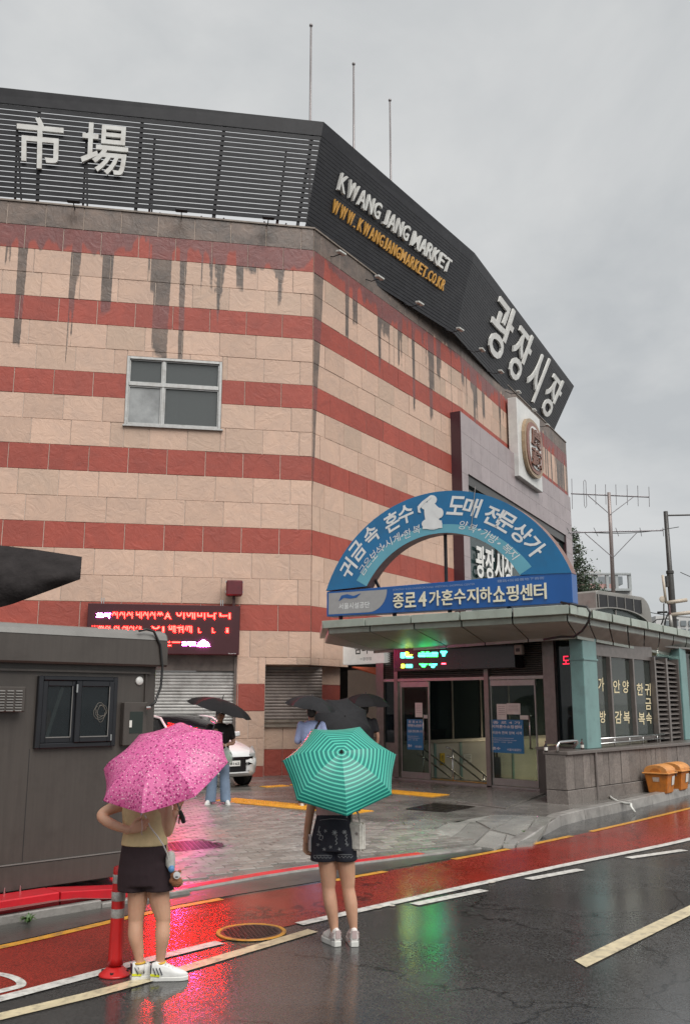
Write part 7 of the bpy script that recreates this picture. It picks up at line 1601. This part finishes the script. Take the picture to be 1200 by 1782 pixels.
# her keyring bag: strap, white pouch, blue ball, brown plush, round badge
bg_ = thing('crossbody_charms', Q(296, 1530, -.05), 'thin white strap with pouch, blue ball, plush and badge at the yellow top woman\'s hip', 'bag')
mb = MB(); mb.tube([Q(252, 1418, -.14), Q(262, 1440, -.145), Q(274, 1455, -.15), Q(284, 1470, -.15), Q(291, 1485, -.12), Q(294, 1498, -.1)], .005, 6); mb.build('strap', M('white_strap', (.6, .58, .55), .6), bg_)
mb = MB(); mb.loft([ering(Q(297, y, -.08), w, .03) for y, w in ((1512, .02), (1506, .034), (1494, .034), (1484, .026), (1481, .01))]); mb.build('pouch', M('white_pouch', (.52, .52, .48), .5, var=.3, vscale=40), bg_, smooth=True)
mb = MB(); ball(mb, Q(298.5, 1512, -.10), .023, .023, .026); mb.build('blue_ball', M('sky_blue_plastic', (.12, .30, .55), .3), bg_, smooth=True)
mb = MB(); ball(mb, Q(304, 1523, -.08), .032, .03, .03); ball(mb, Q(308, 1535, -.08), .042, .035, .038); ball(mb, Q(313, 1516, -.08), .013); ball(mb, Q(299, 1533, -.09), .02); fuse('plush', mb, .007, M('brown_plush', (.26, .11, .05), .9, var=.3, vscale=60, bump=.6, bscale=90), bg_, 2)
mb = MB(); c = Q(308, 1523, -.125); mb.lathe([(.001, 0), (.024, .001), (.025, .005), (.001, .008)], 20); mb.v = [c + RT * p.x + UP * p.y - FW * p.z for p in mb.v]; mb.build('badge', M('white_badge', (.66, .66, .66), .3), bg_); mb = MB(); mb.box(-.01, .01, -.002, .002, -.012, -.009); mb.v = [c - FW * .009 + RT * p.x + UP * (p.z + p.y) for p in mb.v]; mb.build('badge_print', m_ink, bg_)
ax1 = (UP * .80 - FW * .56 - RT * .19).normalized()
umbrella('bright pink umbrella with small floral print, tilted back over the woman in yellow', Q(275, 1297, -.30), ax1, .475, .18, 8, m_pinku, tip=M('pink_tip', (.6, .12, .32), .4), ferr=.015, rot=.5, shaft=.60)

# ---- woman under the striped teal umbrella
D2 = 7.89; Q = lambda x, y, dd=0.: GD(x, y, D2 + dd)
w2 = thing('person', G(592, 1640), 'woman in navy embroidered shorts standing under the teal striped umbrella', 'person', 'pedestrians with umbrellas')
mb = MB()
limb(mb, [Q(567, 1475), Q(570, 1505), Q(571.5, 1535), Q(571.5, 1547), Q(575, 1572, -.012), Q(579.5, 1600, -.005), Q(582, 1622), Q(582, 1634)], [.082, .076, .060, .054, .055, .042, .031, .034])
limb(mb, [Q(598, 1475), Q(602, 1505), Q(605, 1535), Q(605.5, 1547), Q(610, 1572, -.012), Q(613, 1598, -.005), Q(615, 1615), Q(615, 1627)], [.082, .074, .059, .053, .054, .042, .031, .034])
mb.loft([ering(Q(x, y), w, dd_) for x, y, w, dd_ in ((581, 1476, .13, .10), (581, 1465, .16, .118), (581, 1440, .15, .10), (580, 1418, .132, .088), (578, 1395, .14, .095), (576, 1372, .155, .098), (576, 1360, .15, .085), (577, 1353, .065, .06))])
limb(mb, [Q(577, 1362), Q(578, 1345, .01)], [.052, .047]); hc2 = Q(580, 1318, .03); head(mb, hc2, FW)
limb(mb, [Q(548, 1366, .0), Q(544, 1388, .0), Q(538.5, 1420, .01), Q(535, 1445, .04), Q(533, 1463, .06)], [.045, .041, .034, .031, .023])
hand(mb, Q(533, 1463, .06), -UP + RT * .1 + FW * .15, FW * .6 + RT * .6, RT * .8 + FW * .1, 1.0, .75, .6)
limb(mb, [Q(606, 1368), Q(618, 1392, .02), Q(622, 1405, .06), Q(612, 1385, .20), Q(602, 1370, .27)], [.045, .04, .035, .032, .024]); hand(mb, Q(602, 1370, .27), UP + RT * -.15, -RT, -FW, 1.0, 1.1, .9)
fuse('body', mb, .006, m_skin, w2, 5)
m_top2 = cloth_mat('pale_pink_jersey', (.50, .34, .33))
mb = MB(); mb.loft([ering(Q(x, y), w, dd_) for x, y, w, dd_ in ((581, 1428, .148, .105), (580, 1418, .142, .1), (579, 1400, .146, .104), (577, 1375, .166, .108), (576, 1362, .165, .095), (577, 1356, .12, .085), (577, 1352, .075, .07))]); fuse('top', mb, .009, m_top2, w2, 3)
def navy_shorts():
    m = M('navy_embroidered_cotton', (.010, .011, .020), .8, var=.2, vscale=14, bump=.3, bscale=18); return m
m_sh2 = navy_shorts(); mb = MB()
mb.loft([ering(Q(581, y), w, dd_) for y, w, dd_ in ((1478, .19, .15), (1460, .186, .15), (1440, .168, .135), (1423, .148, .115), (1416, .145, .112))])
mb.loft([ering(Q(x, y), w, .122) for x, y, w in ((566, 1455, .10), (563.5, 1480, .104), (562.5, 1497, .108))]); mb.loft([ering(Q(x, y), w, .122) for x, y, w in ((597, 1455, .10), (598.5, 1480, .102), (599, 1497, .105))]); sh2 = fuse('shorts', mb, .009, m_sh2, w2, 4)
# pale embroidery on the shorts: sprigs, palms, hem zigzag, as raised thread
m_thr = M('grey_embroidery', (.30, .31, .32), .8); mb = MB()
bvh = None
from mathutils.bvhtree import BVHTree
dgm = sh2.data; bvh = BVHTree.FromPolygons([v.co for v in dgm.vertices], [tuple(p.vertices) for p in dgm.polygons])
def on_cloth(x, y):
    r = ray(x, y); h = bvh.ray_cast(CAMP, r.normalized()); return (h[0] - r.normalized() * .003) if h[0] else None
def thread(pts, r=.0028):
    P = [p for p in (on_cloth(*q) for q in pts) if p is not None]
    if len(P) > 1: mb.tube(P, r, 4)
def palm(x, y, s=1.):
    for k in range(8): a = k * .785; thread([(x, y), (x + 5 * s * math.cos(a), y + 5 * s * math.sin(a))], .003)
    for k in range(5): thread([(x + 3 + 1.5 * (-1) ** k, y + 4 + 3.5 * k), (x + 3 - 1.5 * (-1) ** k, y + 7 + 3.5 * k)], .003)
palm(582, 1449); palm(599, 1448, .8)
for x, y in ((555, 1448), (566, 1446), (553, 1470), (575, 1474), (564, 1478), (590, 1478), (604, 1470)):
    for k in range(5): a = k * 1.26 + x; thread([(x, y), (x + 3.2 * math.cos(a), y + 3.2 * math.sin(a))], .002)
thread([(556, 1438), (554, 1446), (558, 1452), (555, 1460), (560, 1462)], .003); thread([(551, 1452), (562, 1455), (561, 1460)], .003)
for xa, xb, yy in ((545, 580, 1492), (588, 614, 1491)):
    z = []; x = xa; k = 0
    while x < xb: z.append((x, yy + (2.2 if k % 2 else -1.5))); x += 3.2; k += 1
    thread(z, .002); thread([(q, yy - 3.6) for q in range(xa, xb, 3)], .0018)
thread([(q, 1425 + .004 * (q - 581) ** 2) for q in range(556, 608, 4)], .0018)
tag(mb.build('embroidery', m_thr, w2), kind='stuff')
hair(hc2, FW, M('black_hair', (.012, .010, .010), .4, var=.4, vscale=40, bump=.5, bscale=60), w2, back=.15)
m_cs = M('cream_mesh_trainer', (.68, .65, .62), .6, var=.12, vscale=40, bump=.3, bscale=60)
p = Q(582, 1632); q = Q(615, 1625)
sL = -RT * .45 + FW * .9; sR = -RT * .12 + FW * 1.0
m_pnl = M('dusty_pink_panel', (.46, .36, .35), .6); m_gtab = M('pale_grey_panel', (.42, .42, .42), .6)
shoe(w2, V((*p.xy, 0)) - sL.normalized() * .06, sL, .25, m_cs, m_sole, .014, stripe=m_pnl, accent=m_gtab); shoe(w2, V((*q.xy, 0)) - sR.normalized() * .06, sR, .25, m_cs, m_sole, .014, stripe=m_pnl, accent=m_gtab)
ph = thing('phone', Q(536, 1476, .06), 'white phone in a clear case held in her lowered left hand', 'phone'); mb = MB(); c = Q(539, 1467, -.01); dd = (-UP * .9 + FW * .2).normalized(); sx_ = FW.cross(dd).normalized(); mb.obox(c, dd * .07, RT * .006 + FW * .003, (FW - RT * .3).normalized() * .034); mb.build('case', M('white_gloss_plastic', (.62, .62, .63), .2), ph, bevel=.004); mb = MB(); mb.obox(c - RT * .0075 - dd * .04, dd * .014, RT * .0012, FW * .012); mb.build('camera_bump', m_ink, ph)
hb = thing('shoulder_bag', Q(621, 1478, -.06), 'small white shoulder bag hanging at the embroidered shorts woman\'s right hip', 'bag')
bc = Q(621, 1455, -.07); bd = (RT * .75 - FW * .45).normalized(); bn = (RT * .45 + FW * .75).normalized(); m_bag = M('cream_bag_leather', (.78, .75, .68), .5, var=.15, vscale=35, dirt=(.32, .28, .24), dirtamt=.5, dscale=30)
mb = MB(); mb.obox(bc + UP * .0, bd * .062, bn * .038, UP * .108 + RT * .0); mb.build('body', m_bag, hb, bevel=.014, seg=3)
mb = MB(); mb.obox(bc + UP * .0 - bn * .0, bd * .064, bn * .006, UP * .11); mb.build('zip_seam', M('beige_zip', (.42, .38, .32), .5), hb, bevel=.004)
mb = MB(); mb.tube([bc - bd * .05 + UP * .06, bc - bd * .05 + UP * .16, Q(611, 1405, -.08), Q(607, 1372, -.07)], .009, 6); mb.build('strap', M('grey_bag_strap', (.34, .33, .29), .6), hb); mb = MB(); mb.tube([bc + bd * .03 + UP * .08, bc + bd * .015 + UP * .17, Q(616, 1405, -.02), Q(608, 1370, .02)], .009, 6); mb.build('strap', M('grey_bag_strap', (.34, .33, .29), .6), hb)
mb = MB(); mb.tube([bc - bd * .05 - bn * .02 + UP * .05, bc - bd * .05 + bn * .02 + UP * .05], .007, 8); mb.build('ring', m_steel, hb)
mb = MB()
for k in range(6): a = k * 1.05; c = bc - bn * .0405 + bd * .02 + UP * .025; mb.beam(c, c + (bd * math.cos(a) + UP * math.sin(a)) * .016, .003, .003)
mb.build('star_print', m_gry, hb)
ax2 = (UP * .71 - FW * .70 + RT * .03).normalized()
umbrella('teal umbrella with pale green stripes, tilted back over the woman in embroidered shorts', Q(594, 1309, -.35), ax2, .475, .18, 7, m_tealu, rot=.8, shaft=.60)

# ---- people further off
def bystander(label, px_, yb, D, look, top, trousers, hairm, lean=0., arm=None, legs_w=.085, hgt=1.7, sleeves=False, shoe_m=m_shoe, face=True, skin=m_skin2, feet=None, group='pedestrians with umbrellas', wide=1.0):
    b = GD(px_, 1222, D); base = V((b.x, b.y, .12)); f = V(look).normalized(); r = f.cross(UP).normalized(); k = hgt / 1.7; T = lambda x, y, z: base + r * x * k + f * y * k + UP * z * k
    t = thing('person', base, label, 'person', group)
    mb = MB(); hc = T(0, .02, 1.585); head(mb, hc, f, .225 * k); limb(mb, [T(0, -.02, 1.36), T(0, .0, 1.48)], [.06, .052])
    mb.loft([ering(T(0, 0, z), w * k, d_ * k, r, f) for z, w, d_ in ((.82, .15, .11), (.95, .155, .11), (1.08, .14, .10), (1.25, .165, .11), (1.38, .17, .10), (1.43, .08, .07))])
    for sg in (-1, 1): limb(mb, [T(sg * .09, 0, .88), T(sg * .10, .01, .48), T(sg * .10, -.01, .10)], [.08, .055, .042])
    arms = arm or {}
    hp_ = {}
    for sg in (-1, 1):
        el, wr = arms.get(sg, ((.24, -.02, 1.08), (.25, .06, .85))); p0, p1, p2 = T(sg * .185, 0, 1.37), T(sg * el[0], el[1], el[2]), T(sg * wr[0], wr[1], wr[2]); hp_[sg] = (p0, p1, p2)
        limb(mb, [p0, lerp(p0, p1, .5), p1, lerp(p1, p2, .5), p2], [.05, .044, .038, .034, .026]); dd = (p2 - p1).normalized(); hand(mb, p2, dd, (-r * sg + f * .3), (f if abs(dd.dot(f)) < .7 else UP), k, .9, .8)
    fuse('body', mb, .011, skin, t, 3)
    if face: face_parts(hc, f, t, k)
    hair(hc, f, hairm, t)
    mb = MB(); mb.loft([ering(T(0, 0, z), w * k * wide, d_ * k * wide, r, f) for z, w, d_ in ((.80, .185, .14), (.95, .18, .135), (1.10, .175, .13), (1.25, .19, .135), (1.36, .19, .12), (1.42, .12, .09), (1.445, .075, .075))])
    for sg in (-1, 1):
        p0, p1, p2 = hp_[sg]; limb(mb, [p0, lerp(p0, p1, .6)] + ([p1, lerp(p1, p2, .8)] if sleeves else []), [.068, .066] + ([.056, .045] if sleeves else []))
    fuse('shirt', mb, .014, top, t, 3)
    mb = MB(); mb.loft([ering(T(0, 0, z), w * k, d_ * k, r, f) for z, w, d_ in ((.80, .175, .13), (.92, .165, .125), (1.0, .155, .115))])
    ft = feet or {}
    for sg in (-1, 1): mb.loft([ering(T(sg * x, 0, z), w * k, w * k, r, f) for x, z, w in ((.09, .84, .10), (.108, .5, legs_w * .92), (.135, .10, legs_w), (.137, .05, legs_w))])
    fuse('trousers', mb, .014, trousers, t, 3)
    for sg in (-1, 1): shoe(t, T(sg * .14, -.07, 0), f + r * sg * .25, .27 * k, shoe_m)
    return t, T
TC = -FW
m_jean = cloth_mat('washed_blue_denim', (.16, .22, .31), var=.3, vscale=7); m_blkt = cloth_mat('black_tee', (.014, .012, .013)); m_hairb = M('black_hair', (.012, .010, .010), .4)
man, T = bystander('man in black tee and pale jeans facing us under a black umbrella', 384, 1397, 17.0, TC + RT * .06, m_blkt, m_jean, m_hairb, arm={1: ((.26, .06, 1.12), (.10, .30, 1.26)), -1: ((.25, .0, 1.10), (.13, .26, 1.06))}, legs_w=.098, hgt=1.66)
# which hand: person facing us, his right hand is at our left
hpos = T(.10, .36, 1.33); ap = GD(387, 1217, 17.0 - .35); umbrella('plain black umbrella held by the man in pale jeans', ap, ap - hpos, .60, .20, 8, m_blku, rot=.2, shaft=(ap - hpos).length, ferr=.09)
sbg = thing('carrier_bag', T(-.13, .32, .78), 'clear plastic carrier bag with green contents held by the man in jeans', 'bag')
mb = MB(); mb.loft([ering(T(-.15, .32, z), w, d_, n=14) for z, w, d_ in ((.72, .05, .04), (.74, .10, .06), (.85, .115, .07), (.94, .09, .05), (1.02, .03, .02))]); mb.build('film', glass('plastic_film', trans=.55, col=(.9, .95, .92), tint=(.5, .55, .52), rough=.25), sbg, smooth=True)
mb = MB(); ball(mb, T(-.15, .32, .81), .08, .05, .07); ball(mb, T(-.18, .31, .86), .05, .04, .05); fuse('greens', mb, .012, M('green_vegetable', (.06, .26, .09), .6, var=.4, vscale=30), sbg, 2)
mb = MB(); mb.tube([T(-.15, .32, 1.0), T(-.13, .30, 1.08)], .008, 6); mb.build('handle', m_notw, sbg)

m_shb = cloth_mat('light_blue_shirt', (.30, .36, .58)); m_olive = cloth_mat('olive_trousers', (.06, .055, .035))
man2, T = bystander('man in a light blue shirt seen from behind with a dark shoulder strap', 542, 1380, 16.8, FW + RT * .1, m_shb, m_olive, m_hairb, arm={-1: ((.25, .05, 1.08), (.14, .26, 1.2)), 1: ((.26, .05, 1.08), (.24, .12, .86))}, sleeves=True, face=False, hgt=1.72)
mb = MB(); mb.tube([T(.15, -.02, 1.43), T(.12, -.125, 1.36), T(.0, -.17, 1.12), T(-.13, -.165, .96), T(-.19, -.08, .88)], .02, 6); st_ = tag(mb.build('bag_strap', M('black_webbing', (.012, .012, .013), .7)), 'black bag strap across the back of the light blue shirt', 'strap')
ap = GD(543, 1211, 16.8); umbrella('dark umbrella over the man in the light blue shirt', ap, UP + RT * .17 - FW * .06, .46, .20, 8, m_blku2, rot=.1, shaft=.62, ferr=.05)
m_dkt = cloth_mat('near_black_tee', (.012, .012, .016)); m_dkp = cloth_mat('dark_trousers', (.02, .02, .024))
man3, T = bystander('dark clothed person walking off under the rightmost black umbrella', 634, 1370, 19.2, FW - RT * .1, m_dkt, m_dkp, m_hairb, arm={-1: ((.25, .05, 1.08), (.14, .26, 1.2)), 1: ((.26, .0, 1.08), (.25, .05, .84))}, face=False, hgt=1.74)
ap = GD(636, 1207, 19.2); umbrella('black domed umbrella beside the entrance post, rightmost of the dark ones', ap, UP + RT * .02 - FW * .02, .52, .24, 8, m_blku, rot=.3, shaft=.6)
man4, T = bystander('person hidden behind the big charcoal umbrella by the passage', 596, 1372, 18.2, FW, m_dkt, m_dkp, m_hairb, face=False, hgt=1.68)
ap = GD(600, 1246, 17.6); umbrella('large charcoal umbrella tilted towards us between the two black umbrellas', ap, UP * .55 - FW * .8 + RT * .22, .56, .20, 8, m_blku2, rot=.15, shaft=.62)
